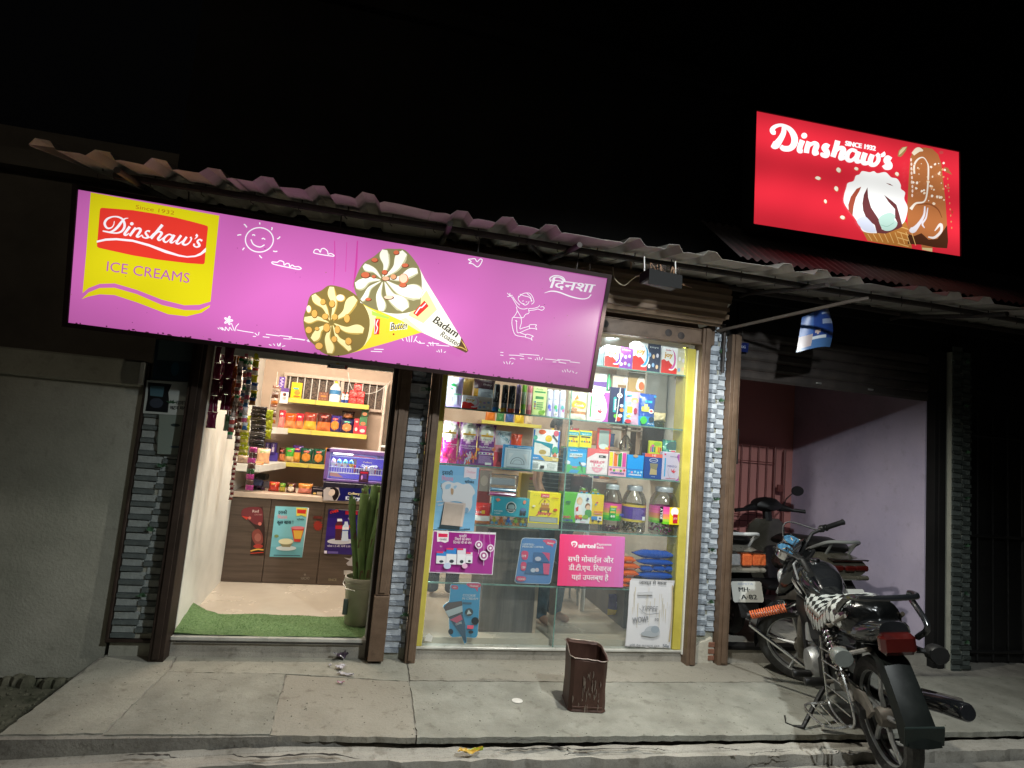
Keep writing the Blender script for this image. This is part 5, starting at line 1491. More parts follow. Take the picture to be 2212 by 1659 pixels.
pouch('stationery_pouch', 'teal patterned pouch behind the pale lilac pen box', 'pouch', ('e6', 1588, 992, 1868, 1570), .11, .03, lambda u, v: '#388c88' if (int(u * 9) + int(v * 12)) % 3 else '#78c0a0', lambda i: (i.e(.5, .85, .34, .12, '#40686c'), i.r(.3, .72, .8, .75, '#d8e8e8'), i.e(.5, .72, .12, .02, '#e05878')), base=S3)
# ---- row 2
x0, z0, x1, z1 = rect('e7', 950, 175, 1368, 515, .06)
t = thing('plastic_sweet_box', 'clear plastic box with pink and blue sweet tubes on the teal carton', 'box', (x0, .05, z0))
m = M(); m.bbox(x0, x1, .045, .13, z0, z1, .006); m.build('box_shell', PET, t)
m = M(); m.bbox(x0 + .01, x1 - .02, .06, .12, z0 + .09, z1 - .03, .006, lin('#c8ccd4')); m.build('white_tray', PAPER, t)
for q, c in enumerate(('#e03c98', '#38a0d8')):
 m = M(); m.tube([(x0 + .012, .075, z0 + .022 + q * .032), (x1 - .012, .075, z0 + .022 + q * .032)], .014, 10, col=lin(c)); m.build('sweet_tube', FILM, t)
t, rc = carton('toy_car_carton', 'teal carton with monster truck badge and toy cars below', 'carton', ('e7', 995, 520, 1540, 800), .04, .08, '#28a0b4', lambda i: (i.e(.5, .5, .14, .3, '#d8dcd8'), i.e(.5, .5, .12, .26, '#28484c'), i.blob([(.42, .48), (.44, .62), (.55, .64), (.6, .5), (.55, .4), (.44, .4)], '#90a8a8'), i.r(.37, .3, .63, .42, '#284048'), i.t('MONSTER', .38, .32, .62, .07, '#e8e8e8', strikes=2), i.e(.83, .3, .09, .16, '#3c4c60'), i.e(.83, .42, .08, .09, '#5878a8'), i.e(.78, .18, .04, .09, '#20282c'), i.e(.87, .18, .04, .09, '#20282c'), i.t('PLAY RACE', .05, .24, .27, .07, '#e8f0f0', strikes=2), i.t('& STUNT', .06, .11, .22, .07, '#e8f0f0', strikes=2), i.poly([(.06, .88), (.14, .95), (.2, .85), (.12, .75)], '#e88868'), i.e(.85, .82, .04, .1, '#e88868')), raw=None)
x0, z0, x1, z1 = rc
m = M(); m.bbox(x0 + .002, x1 - .004, .042, .12, S2 + .003, z0 - .002, .004); m.build('clear_tray', PET, t)
for q, c in enumerate(('#c8b820', '#e07830', '#2878d8', '#88c030', '#d8c818')):
 cx = x0 + .025 + q * (x1 - x0 - .03) / 4.6
 m = M(); m.bbox(cx - .016, cx + .016, .055, .09, S2 + .02, S2 + .045, .006, lin(c)); m.bbox(cx - .010, cx + .010, .058, .085, S2 + .045, S2 + .062, .005, lin(c))
 for sx in (-.015, .015):
  m.lathe([(0, -.005), (.011, -.005), (.011, .005), (0, .005)], (cx + sx, .052, S2 + .018), 'y', 10, cols=[lin('#d08838' if q % 2 else '#58a0c8')] * 3)
 m.build('toy_car', GLOSSP, t)
carton('jimny_carton', 'yellow toy carton reading Jimny with grey slot below', 'carton', ('e7', 1530, 440, 1990, 975), .038, .08, '#f2e010', lambda i: (i.r(0, 0, 1, .12, '#a8a48c'), i.poly([(.03, .16), (.95, .15), (.94, .31), (.03, .31)], '#8a9088'), i.poly([(.06, .17), (.92, .16), (.91, .29), (.06, .29)], '#a8b0ac'), i.r(.03, .13, .96, .15, '#f0e020'), i.t('Jimny', .24, .37, .74, .10, '#d0284c', bold=.02, shear=.25, strikes=4), i.r(.35, .86, .62, .96, '#e84c58'), i.t('Jimny', .38, .885, .6, .045, '#ffffff', shear=.2, strikes=2), i.st([(.3, .66), (.4, .8), (.52, .83), (.65, .74)], .012, '#705828', asp=.8), i.r(.38, .56, .63, .70, '#c88828'), i.r(.34, .5, .66, .57, '#a86c20'), i.r(.36, .44, .4, .5, '#403010'), i.r(.6, .44, .64, .5, '#403010'), [i.e(.43 + q * .08, .68, .03, .03, '#f0c8a0', 8) for q in range(3)], i.e(.48, .76, .03, .025, '#b05830', 8), i.e(.84, .53, .065, .035, '#e05028'), i.e(.14, .6, .05, .03, '#f4f0d0'), i.r(.7, .85, .92, .87, '#d89830'), i.lines(.74, .40, .9, .44, 2, '#806820'), i.t('3 in 1', .1, .89, .28, .03, '#58882c')), base=S2)
pouch('snack_packet', 'red snack packet slumped beside the pasted blue poster', 'packet', ('e7', 725, 600, 975, 915), .05, .06, lambda u, v: '#d02820' if v > .38 else ('#ece8e4' if v > .14 else '#c86820'), lambda i: (i.t('INDI', .05, .52, .4, .1, '#f4f0f0', strikes=3), i.r(.42, .5, .62, .66, '#e8b020')), base=S2)
t, rc = carton('toy_dumper_carton', 'green white and yellow toy carton reading SMART DUMPER', 'carton', ('e8', 165, 455, 785, 895), .036, .09, '#5cbc30', lambda i: (i.poly([(.36, 0), (.68, 0), (.73, .3), (.72, .7), (.69, 1), (.37, 1), (.31, .6), (.31, .35)], '#e4eef0'), i.poly([(.68, 0), (1, 0), (1, 1), (.69, 1), (.73, .6)], '#f0cc18'), i.e(.42, .74, .07, .13, '#e8c090'), i.e(.43, .70, .05, .10, '#f4d4b8'), i.e(.62, .58, .06, .11, '#8c5838'), i.e(.63, .53, .05, .09, '#f0c8a8'), i.blob([(.32, .45), (.38, .6), (.46, .58), (.48, .3), (.4, .22)], '#f0f0f4'), i.poly([(.33, .5), (.4, .56), (.4, .4), (.35, .38)], '#d83c38'), i.blob([(.56, .38), (.6, .46), (.7, .45), (.72, .25), (.6, .22)], '#48a050'), i.r(.34, .14, .50, .26, '#e04828'), i.r(.42, .2, .5, .28, '#f0c020'), i.blob([(.5, .18), (.54, .28), (.62, .28), (.64, .16)], '#88b828'), i.r(.35, .11, .38, .15, '#303030'), i.r(.46, .11, .49, .15, '#303030'), i.r(.72, .14, .86, .26, '#2888d0'), i.r(.86, .12, .97, .27, '#e8ecf0'), i.r(.9, .17, .95, .23, '#405878'), i.e(.76, .11, .025, .04, '#303030'), i.e(.9, .1, .025, .04, '#303030'), i.t('SMART', .03, .15, .23, .075, '#e04858', bold=.01, strikes=3), i.t('DUMPER', .02, .04, .28, .075, '#3848a0', bold=.01, strikes=3), i.e(.60, .83, .03, .05, '#3c5088', 8), i.r(.09, .66, .2, .72, '#287048'), i.e(.83, .73, .03, .03, '#e05858', 8), i.e(.8, .66, .02, .03, '#4898d8', 8), i.r(.76, .4, .98, .44, '#f08040'), i.r(.78, .34, .96, .37, '#f09898'), i.lines(.45, .02, .62, .09, 2, '#d0a0b8')))
x0, z0, x1, z1 = rc
m = M(); m.bbox(x0 + .002, x1 - .003, .038, .12, S2 + .003, z0 - .003, .004); m.build('clear_tray', PET, t)
# blister pack with two toy cars on top
x0, z0, x1, z1 = rect('e8', 405, 370, 742, 468, .07)
t = thing('toy_car_blister', 'clear blister with two green toy cars on the green toy carton', 'toy pack', (x0, .07, z0))
for q in range(2):
 cx = x0 + (x1 - x0) * (.26 + .5 * q)
 m = M(); m.bbox(cx - .033, cx + .033, .055, .085, z0 + .008, z0 + .024, .006, lin('#e07840' if q == 0 else '#e8e060')); m.bbox(cx - .02, cx + .018, .057, .083, z0 + .024, z0 + .042, .007, lin('#88d028'))
 for sx in (-.021, .021):
  m.lathe([(0, -.004), (.010, -.004), (.010, .004), (0, .004)], (cx + sx, .053, z0 + .009), 'y', 10, cols=[lin('#2890d0')] * 3)
 m.build('toy_car', GLOSSP, t)
 m = M(); m.loft([[(cx + .038 * math.cos(a) * s_, .07 + .022 * math.sin(a) * s_, z0 + .002 + .05 * h) for a in [R(30 * k) for k in range(12)]] for s_, h in ((1, 0), (.95, .5), (.7, .9), (.3, 1))]); m.build('blister', PET, t)
def jar(label, box, lid_c, stripes, candy_cols, fill, y=.105, front=None, r_k=1.0):
 x0, z0, x1, z1 = snap(rect(*box, y), S2)
 r_ = (x1 - x0) / 2 * r_k
 cx, h = (x0 + x1) / 2, z1 - z0
 t = thing('sweet_jar', label, 'jar', (cx, y, z0), group='sweet jars at the right end of the second shelf')
 m = M(); m.lathe([(0, z0), (r_ * .9, z0), (r_, z0 + .01), (r_, z0 + h * .18), (r_ * .985, z0 + h * .2), (r_, z0 + h * .22), (r_, z0 + h * .6), (r_ * .97, z0 + h * .7), (r_ * .8, z0 + h * .82), (r_ * .62, z0 + h * .885), (r_ * .6, z0 + h * .9)], (cx, y, 0), n=28); m.build('jar_wall', PET, t)
 m = M(); m.lathe([(r_ * .60, z0 + h * .89), (r_ * .66, z0 + h * .895), (r_ * .66, z0 + h * .915), (r_ * .645, z0 + h * .92), (r_ * .66, z0 + h * .925), (r_ * .66, z0 + h * .97), (r_ * .6, z1), (0, z1)], (cx, y, 0), n=28, cols=[lin(lid_c)] * 7); m.build('lid', GLOSSP, t)
 m = M()
 n = len(stripes)
 pr = [(r_ * 1.006, z0 + h * (.24 + .36 * k / n)) for k in range(n + 1)]
 m.lathe(pr, (cx, y, 0), n=28, cols=[lin(c) for c in stripes]); m.build('label', GLOSSP, t)
 if front:
  i = Ink((cx - r_ * .75, y - r_ * 1.015, z0 + h * .24), (r_ * 1.5, 0, 0), (0, 0, h * .36)); front(i); i.build('label_print', GLOSSP, t, kind='stuff')
 rr = random.Random(int(cx * 1000))
 m = M()
 for q in range(70):
  a, d_ = rr.uniform(0, 6.28), math.sqrt(rr.random()) * r_ * .86
  c = Vector((cx + d_ * math.cos(a), y + d_ * math.sin(a), z0 + .008 + rr.random() * h * fill))
  col = lin(rr.choice(candy_cols))
  M4 = Matrix.Translation(c) @ Matrix.Rotation(rr.uniform(0, 6), 4, Vector((rr.random(), rr.random(), rr.random())).normalized())
  m.bbox(-.011, .011, -.006, .006, -.005, .005, .003, col, M4)
 m.build('candy', FILM, t, kind='stuff')
GRD = ['#20b040', '#58c838', '#a8d830', '#e8a860', '#f08880', '#f068a8', '#e850a0']
jar('clear sweet jar with pink to green label, left of three jars', ('e8', 765, 318, 1046, 1038), '#b8c0c8', GRD, ['#8c5060', '#a06878', '#705058'], .07, front=lambda i: (i.r(.12, .14, .55, .86, '#30b050'), i.r(.16, .76, .62, .88, '#f0d020'), i.t('OXY', .2, .62, .5, .1, '#ffffff', strikes=3), i.r(.16, .45, .5, .56, '#e8c858'), i.e(.26, .26, .07, .07, '#e8f0e0'), i.e(.42, .26, .07, .07, '#e8f0e0'), i.t('m', .8, .3, 1.05, .22, '#4848c0', bold=.02, strikes=4)), y=.10)
jar('clear sweet jar with purple label and golden wrapped sweets, middle jar', ('e8', 1066, 338, 1398, 1056), '#a8acb4', ['#d8c050', '#5838a0', '#5838a0', '#5838a0', '#5838a0', '#5838a0', '#d8b848'], ['#c8b070', '#a88848', '#e0d8b0', '#806838', '#d8c8a8'], .17, front=lambda i: (i.lines(.15, .15, .85, .82, 10, '#9880d0'), i.r(.72, .12, .88, .35, '#e8e8f4')), y=.11)
jar('clear sweet jar with pink and yellow label and pink sweets, right jar', ('e8', 1476, 356, 1852, 1080), '#a8acb4', ['#70c830', '#a8d048', '#e8a058', '#f08868', '#f070a0', '#e858a0', '#d850a0'], ['#b83878', '#d060a0', '#a83068', '#60b030', '#e8d0d8'], .24, front=lambda i: (i.r(.5, 0, 1, 1, '#f0e020'), i.e(.76, .74, .2, .26, '#f4f0f4'), i.r(.0, .1, .16, 1, '#282828'), i.t3('JELLY', (.14, .25), (.14, .9), (.02, .25), '#f0f0f0', strikes=3), i.r(.68, .08, .92, .6, '#c82838'), i.t('JOY', .7, .3, .9, .12, '#f0d8d8', strikes=2)), y=.10)
# ---- row 1: biscuit packs
GB = 'biscuit packs stacked at the right end of the lowest shelf'
def pack(label, box, y, c, seed, d=.07, base=None, white=None):
 x0, z0, x1, z1 = rect(*box, y)
 if base is not None:
  z0 = base
 t = thing('biscuit_pack', label, 'biscuit pack', ((x0 + x1) / 2, y, z0), group=GB)
 rr = random.Random(seed)
 rings = []
 for q in range(11):
  u = q / 10
  k = min(1, .25 + 3.5 * min(u, 1 - u))
  if q in (0, 10):
   k = .18
  w = .95 + .1 * rr.random()
  cz, cy = (z0 + z1) / 2, y + d / 2
  rings.append([(x0 + (x1 - x0) * u, cy + d / 2 * math.cos(a) * w, cz + (z1 - z0) / 2 * k * math.sin(a) * w) for a in [R(30 * j + 15) for j in range(12)]])
 m = M()
 m.loft(rings, col=lin(c))
 if white:
  n = 12
  for q in range(len(m.c)):
   ring = q // n
   if 3 <= ring <= 6 and (q % n) in (6, 7, 8, 9):
    m.c[q] = lin(white)
 m.build('wrapper', FILM, t)
for q, (a, b, c, d) in enumerate(((1578, 582, 1672, 628), (1575, 628, 1700, 676), (1575, 676, 1692, 728), (1575, 735, 1688, 772), (1500, 772, 1640, 808))):
 pack('orange biscuit pack, %s of the pile beside the pink poster' % ('topmost', 'second', 'third', 'fourth', 'lowest')[q], ('c6', a, b, c, d), .05, '#e0621c', q, white='#ece4dc', base=S1 + .003 if q == 4 else None)
for q, (a, b, c, d) in enumerate(((1668, 536, 1955, 598), (1690, 600, 1952, 645), (1710, 648, 1800, 692), (1800, 646, 1890, 690), (1885, 648, 1955, 694), (1692, 692, 1952, 745))):
 pack('blue biscuit pack %s' % ('topmost of the pile above the faded poster', 'second in the pile above the faded poster', 'small at left of the third layer', 'small in middle of the third layer', 'small at right of the third layer', 'just above the faded white poster')[q], ('c6', a, b, c, d), .055, '#1450b4', q + 9, d=.09, white='#c8dcf4' if 2 <= q <= 4 else '#2868c8')
pack('blue biscuit pack hidden lowest in the pile behind the faded poster', ('c6', 1700, 745, 1950, 800), .055, '#1450b4', 77, d=.09, base=S1 + .003)
# ------------------------------------------------------------------ posters on and behind the glass
def poster(name, label, c, pts, y, draw, edge='#e8e8ec', th=.003, outline=None, cat='poster', traced=None, fill=None, matl=None, kk=1):
 """flat sheet with its own thickness; pts = bl, br, tr, tl in crop pixels"""
 P_ = [Vector(W(c, a, b, y=y)) for a, b in pts]
 O, U, V = P_[0], P_[1] - P_[0], P_[3] - P_[0]
 t = thing(name, label, cat, O)
 tr_ = plane_tr(c, O, U, V)
 oc = [tr_(*q) for q in (outline or pts)]
 N = U.cross(V).normalized()
 m = M()
 q3 = [O + U * a + V * b for a, b in oc]
 n = len(q3)
 tf = tri_fill(oc)
 m.add(q3 + [q - N * th for q in q3], [tuple(x) for x in tf] + [tuple(n + i for i in x)[::-1] for x in tf] + [(i, (i + 1) % n, n + (i + 1) % n, n + i) for i in range(n)], lin(edge))
 m.build('sheet', matl or PAPER, t)
 i = Ink(O, U, V)
 if fill:
  i.poly([(.5 + (a - .5) * .985, .5 + (b - .5) * .985) for a, b in oc], fill)
 draw(i)
 if traced:
  i.tr = tr_
  traced(i)
 i.build('poster_print', matl or GLOSSP, t, kind='stuff')
 return t
def lerp_rows(i, cs, v0=0, v1=1, u0=0, u1=1):
 n = len(cs)
 for q, c in enumerate(cs):
  i.poly([(u0, v0 + (v1 - v0) * q / n), (u1, v0 + (v1 - v0) * q / n), (u1, v0 + (v1 - v0) * (q + 1) / n), (u0, v0 + (v1 - v0) * (q + 1) / n)], c, up=False)
 i.k += 1
def p_isko(i):
 lerp_rows(i, ['#86c0e6', '#8cc6ea', '#94ccee', '#94ccee', '#98d0f0', '#90c8ec', '#88c2ea'])
def p_isko_t(i):
 i.t3('इसकी', (250, 178), (408, 190), (252, 118), '#24303c', strikes=2)
 i.t3('िमठास', (242, 262), (412, 275), (244, 205), '#e8a8cc', strikes=3)
 i.t3('कुछ', (228, 370), (300, 376), (230, 305), '#24303c', strikes=2)
 i.t3('श्रीखंड', (586, 298), (722, 308), (588, 262), '#3c4c5c', strikes=2)
 i.poly([(582, 65), (762, 82), (752, 235), (700, 238), (640, 215), (572, 222)], '#f0e6f0')
 i.t3('Dinshaw', (612, 150), (742, 165), (616, 112), '#e8bccc', strikes=2)
 i.st([(575, 215), (640, 210), (690, 240), (750, 235)], 7, '#ffffff')
 i.blob([(240, 330), (330, 275), (420, 300), (480, 290), (560, 320), (640, 310), (710, 370), (735, 450), (700, 500), (690, 640), (640, 730), (590, 720), (560, 600), (440, 570), (300, 590), (250, 520), (262, 420)], '#e6eaee')
 i.blob([(310, 330), (380, 320), (360, 380), (300, 390)], '#a8d0ea', 3)
 i.blob([(420, 350), (470, 340), (440, 390)], '#a8d0ea', 3)
 i.blob([(380, 380), (420, 400), (410, 470), (385, 460)], '#c8a888', 3)
 i.st([(170, 580), (230, 570), (290, 580), (250, 620), (190, 630)], 16, '#d8e0e8')
 i.e(612, 700, 32, 38, '#90b8d8')
 i.st([(180, 960), (400, 975), (660, 985)], 10, '#34485c')
 i.t3('इलायची', (575, 995), (660, 1000), (576, 965), '#24303c')
 i.poly([(285, 578), (212, 965), (505, 992), (512, 940), (550, 700), (300, 600)], '#3c4a50')
 i.poly([(290, 576), (598, 602), (590, 700), (548, 944), (236, 912), (262, 740)], '#dccdc4')
 i.e(326, 694, 6, 6, '#403838')
poster('yoghurt_poster', 'tall sky blue Hindi poster with torn patch pasted left on the glass', 'e7', [(105, 985), (720, 1018), (798, 72), (196, 30)], -.004, p_isko, traced=p_isko_t)
tag(M().prism([(0, 0), (.135, -.008), (.145, .145), (.012, .15)], -.012, -.0065, 'xz').build('cardboard_flap', mat('pale_cardboard', (.52, .43, .36), .8, scale=9, col2=(.62, .53, .46)), loc=(0, 0, 0)), 'small beige card taped over the sky blue poster', 'card').location = tuple(Vector(W('e7', 246, 905, y=-.004)))
def p_ghee(i):
 i.r(.012, .02, .988, .98, '#9c2c88')
 i.poly([(.012, .02), (.3, .02), (.1, .98), (.012, .98)], '#a03890')
 i.poly([(.55, .02), (.988, .02), (.988, .6), (.7, .98), (.62, .98)], '#a43c94')
def p_ghee_t(i):
 i.poly([(262, 398), (345, 402), (343, 470), (318, 480), (290, 470), (262, 472)], '#f4eef2')
 i.poly([(272, 412), (338, 416), (336, 440), (270, 438)], '#e0305c')
 i.t3('GHEE', (280, 460), (330, 462), (281, 447), '#505058', strikes=2)
 i.t3('मनाईये', (418, 440), (470, 442), (419, 422), '#f8e8f4', strikes=2)
 i.t3('िरश्तों का बंधन', (386, 460), (498, 464), (387, 443), '#f8e8f4', strikes=2)
 i.t3('िदनशा घी के संग', (376, 484), (504, 488), (377, 467), '#f8e8f4', strikes=2)
 i.t3('91', (280, 510), (295, 511), (281, 498), '#f8e8f4')
 for x, y, w, h, c in ((258, 538, 68, 90, '#3c90d8'), (328, 514, 72, 118, '#3c8cd4'), (405, 516, 60, 118, '#e4e0ea'), (466, 542, 46, 80, '#e4dce6')):
  i.poly([(x, y), (x + w, y + 3), (x + w - 3, y + h), (x - 4, y + h - 4)], c)
  i.poly([(x, y + h * .35), (x + w, y + h * .38), (x + w - 3, y + h), (x - 4, y + h - 4)], '#eceef4')
  i.poly([(x, y), (x + w * .7, y + 2), (x + w * .7, y + 14), (x, y + 12)], '#e0406c')
  i.e(x + w * .5, y + h * .8, w * .22, h * .10, '#404850')
 i.e(333, 640, 26, 22, '#c8d8f0'); i.e(456, 640, 20, 18, '#e8b8d8')
 for x, y0, y1, r_ in ((555, 420, 490, 26), (590, 430, 566, 30), (637, 410, 513, 24)):
  i.st([(x + (598 - x) * .25, y0 - 20), (x, y1)], 2, '#d8b0d0')
  i.e(x, y1, r_, r_ * 1.1, '#e8dcec'); i.e(x, y1, r_ * .7, r_ * .75, '#a85890'); i.e(x, y1, r_ * .35, r_ * .4, '#f0ecf4')
  i.st([(x, y1 + r_), (x - 2, y1 + r_ + 40)], 3, '#e8dcec')
 i.st([(250, 672), (500, 690)], 2, '#d8a8cc')
poster('ghee_poster', 'magenta ghee poster with cartons pasted low on the left glass', 'c6', [(205, 690), (655, 707), (680, 408), (235, 393)], -.0045, p_ghee, traced=p_ghee_t)
def p_lim(i):
 pass
def p_lim_t(i):
 i.blob([(1010, 465), (1040, 455), (1095, 465), (1100, 480), (1085, 490), (1080, 510), (1065, 498), (1040, 494), (1030, 480)], '#e85c84', 3)
 i.t3('Humer', (1042, 487), (1088, 490), (1043, 473), '#ffffff', strikes=2)
 i.t3('LIMITED', (868, 495), (948, 499), (870, 482), '#e8eef8', strikes=2)
 i.t3('PERIOD OFFER.', (866, 512), (1018, 517), (868, 499), '#e8eef8', strikes=2)
 i.blob([(862, 540), (905, 542), (902, 590), (882, 600), (862, 588)], '#e0507c', 3)
 i.t3('119', (862, 580), (890, 582), (863, 562), '#ffffff', strikes=2)
 i.blob([(858, 618), (892, 620), (888, 668), (868, 676), (855, 664)], '#e0507c', 3)
 i.t3('139', (862, 660), (885, 661), (862, 644), '#ffffff', strikes=2)
 i.poly([(945, 545), (1060, 552), (1055, 620), (940, 612)], '#4c74a8'); i.poly([(1000, 545), (1060, 550), (1056, 612), (1020, 560)], '#d85c88')
 i.poly([(900, 615), (1060, 625), (1052, 704), (880, 695)], '#3c6ca0'); i.poly([(1010, 624), (1060, 626), (1052, 704), (1015, 700)], '#e0608c')
 i.e(975, 592, 22, 16, '#c8c8dc'); i.e(940, 672, 18, 15, '#c8d0e4'); i.e(968, 670, 14, 14, '#d8c8d4')
 i.blob([(826, 715), (884, 718), (885, 742), (850, 750), (824, 740)], '#d84c78', 3)
 i.t3('GOOD', (832, 740), (882, 743), (833, 724), '#f0e8ec', strikes=2)
OL = [(812, 752), (860, 462), (868, 448), (885, 444), (1095, 452), (1108, 462), (1110, 480), (1068, 758), (1055, 772), (1035, 773), (825, 765)]
poster('offer_board', 'rounded pale blue board reading LIMITED PERIOD OFFER on lowest shelf', 'c6', [(812, 765), (1062, 773), (1110, 452), (862, 444)], .02, p_lim, outline=OL, fill='#5c8cc8', traced=p_lim_t, edge='#e4ecf4', th=.005, cat='board')
def p_air(i):
 for q in range(14):
  u = q / 14
  c = tuple(int(a + (b - a) * u) for a, b in zip((0xe8, 0x48, 0x7c), (0xd0, 0x7c, 0xc0)))
  i.poly([(u, 0), (u + 1 / 14, 0), (u + 1 / 14, 1), (u, 1)], '#%02x%02x%02x' % c, up=False)
 i.k += 1
def p_air_t(i):
 i.st([(1222, 505), (1216, 480), (1235, 473), (1250, 482), (1246, 500), (1232, 512)], [4, 10, 12, 12, 9, 3], WH)
 i.st([(1226, 492), (1238, 488)], [6, 2], WH)
 i.t3('airtel', (1260, 514), (1380, 518), (1262, 483), WH, bold=.02, strikes=3)
 i.t3('Payments', (1392, 498), (1495, 501), (1392, 480), WH, strikes=2)
 i.t3('Bank', (1392, 520), (1442, 522), (1392, 504), WH, strikes=2)
 i.t3('सभी मोबाईल और', (1186, 612), (1508, 622), (1187, 574), WH, strikes=2)
 i.t3('डी.टी.एच. िरचार्ज', (1192, 672), (1494, 682), (1193, 636), WH, strikes=2)
 i.t3('यहां उपलब्ध हैं', (1212, 738), (1472, 746), (1213, 702), WH, strikes=2)
poster('payments_poster', 'bright pink payments bank poster with white Hindi lettering on glass', 'c6', [(1113, 783), (1578, 795), (1584, 437), (1133, 418)], -.0045, p_air, traced=p_air_t, edge='#f0a0c0')
def p_cook_t(i):
 i.blob([(362, 786), (380, 780), (408, 786), (408, 808), (372, 806)], '#d05878', 3)
 i.t3('NEW', (376, 800), (400, 801), (376, 790), WH)
 i.blob([(470, 768), (565, 768), (568, 790), (552, 798), (548, 826), (530, 800), (500, 798)], '#e0507c', 3)
 i.t3('Humer', (494, 790), (555, 792), (495, 775), WH, strikes=2)
 i.t3('COOKIE', (443, 858), (534, 861), (445, 841), '#e8f4fc', strikes=2)
 i.t3('N CREAM', (441, 880), (550, 883), (443, 864), '#e8f4fc', strikes=2)
 i.poly([(442, 898), (506, 900), (506, 914), (442, 912)], '#28688c')
 i.poly([(308, 935), (338, 900), (438, 890), (440, 970), (462, 1060), (468, 1190), (430, 1130), (345, 1010)], '#24587c')
 i.poly([(312, 935), (335, 905), (438, 892), (440, 920), (320, 962)], '#5c4c4c')
 i.poly([(320, 962), (440, 922), (442, 965), (345, 1002)], '#c8d4dc')
 i.poly([(348, 1000), (442, 965), (445, 978), (350, 1012)], '#3c4450')
 i.poly([(352, 1022), (430, 985), (442, 1020), (400, 1045)], '#d85880')
 i.t3('COOKIE', (395, 1062), (436, 1048), (392, 1048), WH, strikes=2)
 i.e(488, 968, 28, 28, '#28343c'); i.poly([(485, 950), (505, 978), (470, 985)], '#e4ecf0'); i.e(530, 1030, 26, 27, '#28343c'); i.e(358, 1105, 18, 20, '#38444c'); i.e(500, 1108, 18, 12, '#343c44')
 i.poly([(475, 1060), (520, 1060), (516, 1085), (474, 1085)], '#d85c74')
OC = [(355, 830), (356, 790), (362, 768), (380, 761), (555, 761), (568, 768), (572, 780), (550, 1135), (542, 1150), (525, 1155), (472, 1150), (470, 1190), (456, 1196), (436, 1145), (370, 1150), (350, 1135), (345, 1010), (304, 935), (308, 920), (345, 895)]
poster('cookie_cone_board', 'sky blue cut out board reading COOKIE N CREAM with cone picture', 'c6', [(330, 1190), (560, 1190), (580, 765), (340, 765)], .014, lambda i: None, outline=OC, fill='#2ca4dc', traced=p_cook_t, edge='#e4f0f8', th=.005, cat='board')
def p_yip(i):
 i.r(.02, .02, .98, .98, '#dadbe0')
 rr = random.Random(9)
 for q in range(26):
  u = rr.uniform(.1, .95)
  v = rr.uniform(.55, .9)
  i.st([(u, v), (u + rr.uniform(-.01, .01), v - rr.uniform(.1, .4))], [.012, .004], rr.choice(['#c8bfa8', '#e4e4e8', '#cfcac0']), asp=.5)
 i.st([(.96, .95), (.98, .5), (.95, .1)], .03, '#b8a884')
def p_yip_t(i):
 i.t3('जास्त मे माता', (1690, 768), (1882, 775), (1690, 745), '#5c6068', strikes=2)
 i.t3('YIPPEE', (1708, 955), (1820, 962), (1712, 920), '#8c9098', shear=.2)
 i.st([(1690, 940), (1740, 980), (1830, 975)], 4, '#9ca0a8')
 i.t3('WOW!', (1642, 1045), (1752, 1035), (1640, 1005), '#8c9098', strikes=2)
 i.t3('10', (1800, 1030), (1826, 1031), (1801, 1008), '#8c9098', strikes=2)
 i.e(1780, 1105, 55, 40, '#b4bac2'); i.e(1760, 1120, 60, 20, '#a8b0b8'); i.e(1800, 1090, 30, 26, '#98a4b0')
 i.poly([(1676, 825), (1782, 822), (1782, 845), (1676, 845)], '#c8cacf')
 i.t3('हिमी पैक कारखाना टूटन', (1620, 1208), (1830, 1212), (1620, 1194), '#5c6470')
 i.t3('50g', (1852, 1214), (1898, 1216), (1853, 1192), '#4c5c6c', strikes=2)
poster('faded_noodle_poster', 'sun faded white noodle poster with drips low on the right glass', 'c6', [(1593, 1212), (1915, 1226), (1945, 748), (1622, 735)], -.0045, p_yip, traced=p_yip_t, edge='#c8c8cc', outline=[(1593, 1212), (1730, 1218), (1748, 1226), (1765, 1219), (1915, 1226), (1930, 1000), (1922, 960), (1935, 800), (1945, 748), (1800, 742), (1640, 733), (1628, 760), (1620, 850), (1612, 1000)])
tag(M().prism([(0, 0), (.05, -.006), (.058, .03), (.03, .05), (.01, .035)], -.003, -.001, 'xz').build('torn_sticker', WHITEP, loc=(0, 0, 0)), 'torn white sticker low in the left corner of the glass', 'sticker').location = tuple(Vector(W('c6', 172, 1172, y=-.001)))
# ================================================================== ROOM BEHIND
FZ = .13
m = M(); m.box(-1.45, 2.68, .06, 2.3, .02, FZ); struct(m, 'shop_floor', TILEF)
m = M(); m.box(-1.5, 2.68, .08, 2.35, 2.62, 2.7); struct(m, 'shop_ceiling', WHITE)
m = M(); m.box(-1.5, 2.68, 2.28, 2.36, .1, 2.64); struct(m, 'shop_back_wall', PEACH)
m = M(); m.add([(-1.232, .05, FZ), (-1.36, 2.28, FZ), (-1.36, 2.28, 2.62), (-1.232, .05, 2.62), (-1.55, .05, FZ), (-1.55, 2.28, FZ), (-1.55, 2.28, 2.62), (-1.55, .05, 2.62)], [(0, 1, 2, 3), (7, 6, 5, 4), (4, 0, 3, 7), (1, 5, 6, 2), (3, 2, 6, 7)]); struct(m, 'shop_left_wall', WHITE)
m = M(); m.box(2.62, 2.675, .06, 2.3, .1, 2.64); struct(m, 'shop_right_wall', WHITE)
m = M(); m.box(.0, .045, .06, .5, FZ, 2.62); struct(m, 'door_side_wall', WHITE)
m = M(); m.box(-1.25, .0, .10, .14, 2.01, 2.62); struct(m, 'door_lintel', WHITE)
m = M(); m.bbox(-.012, .0, .0, .06, FZ, 2.55, .002); struct(m, 'door_jamb', mat('aluminium_trim', (.5, .5, .48), .35, metal=.6))
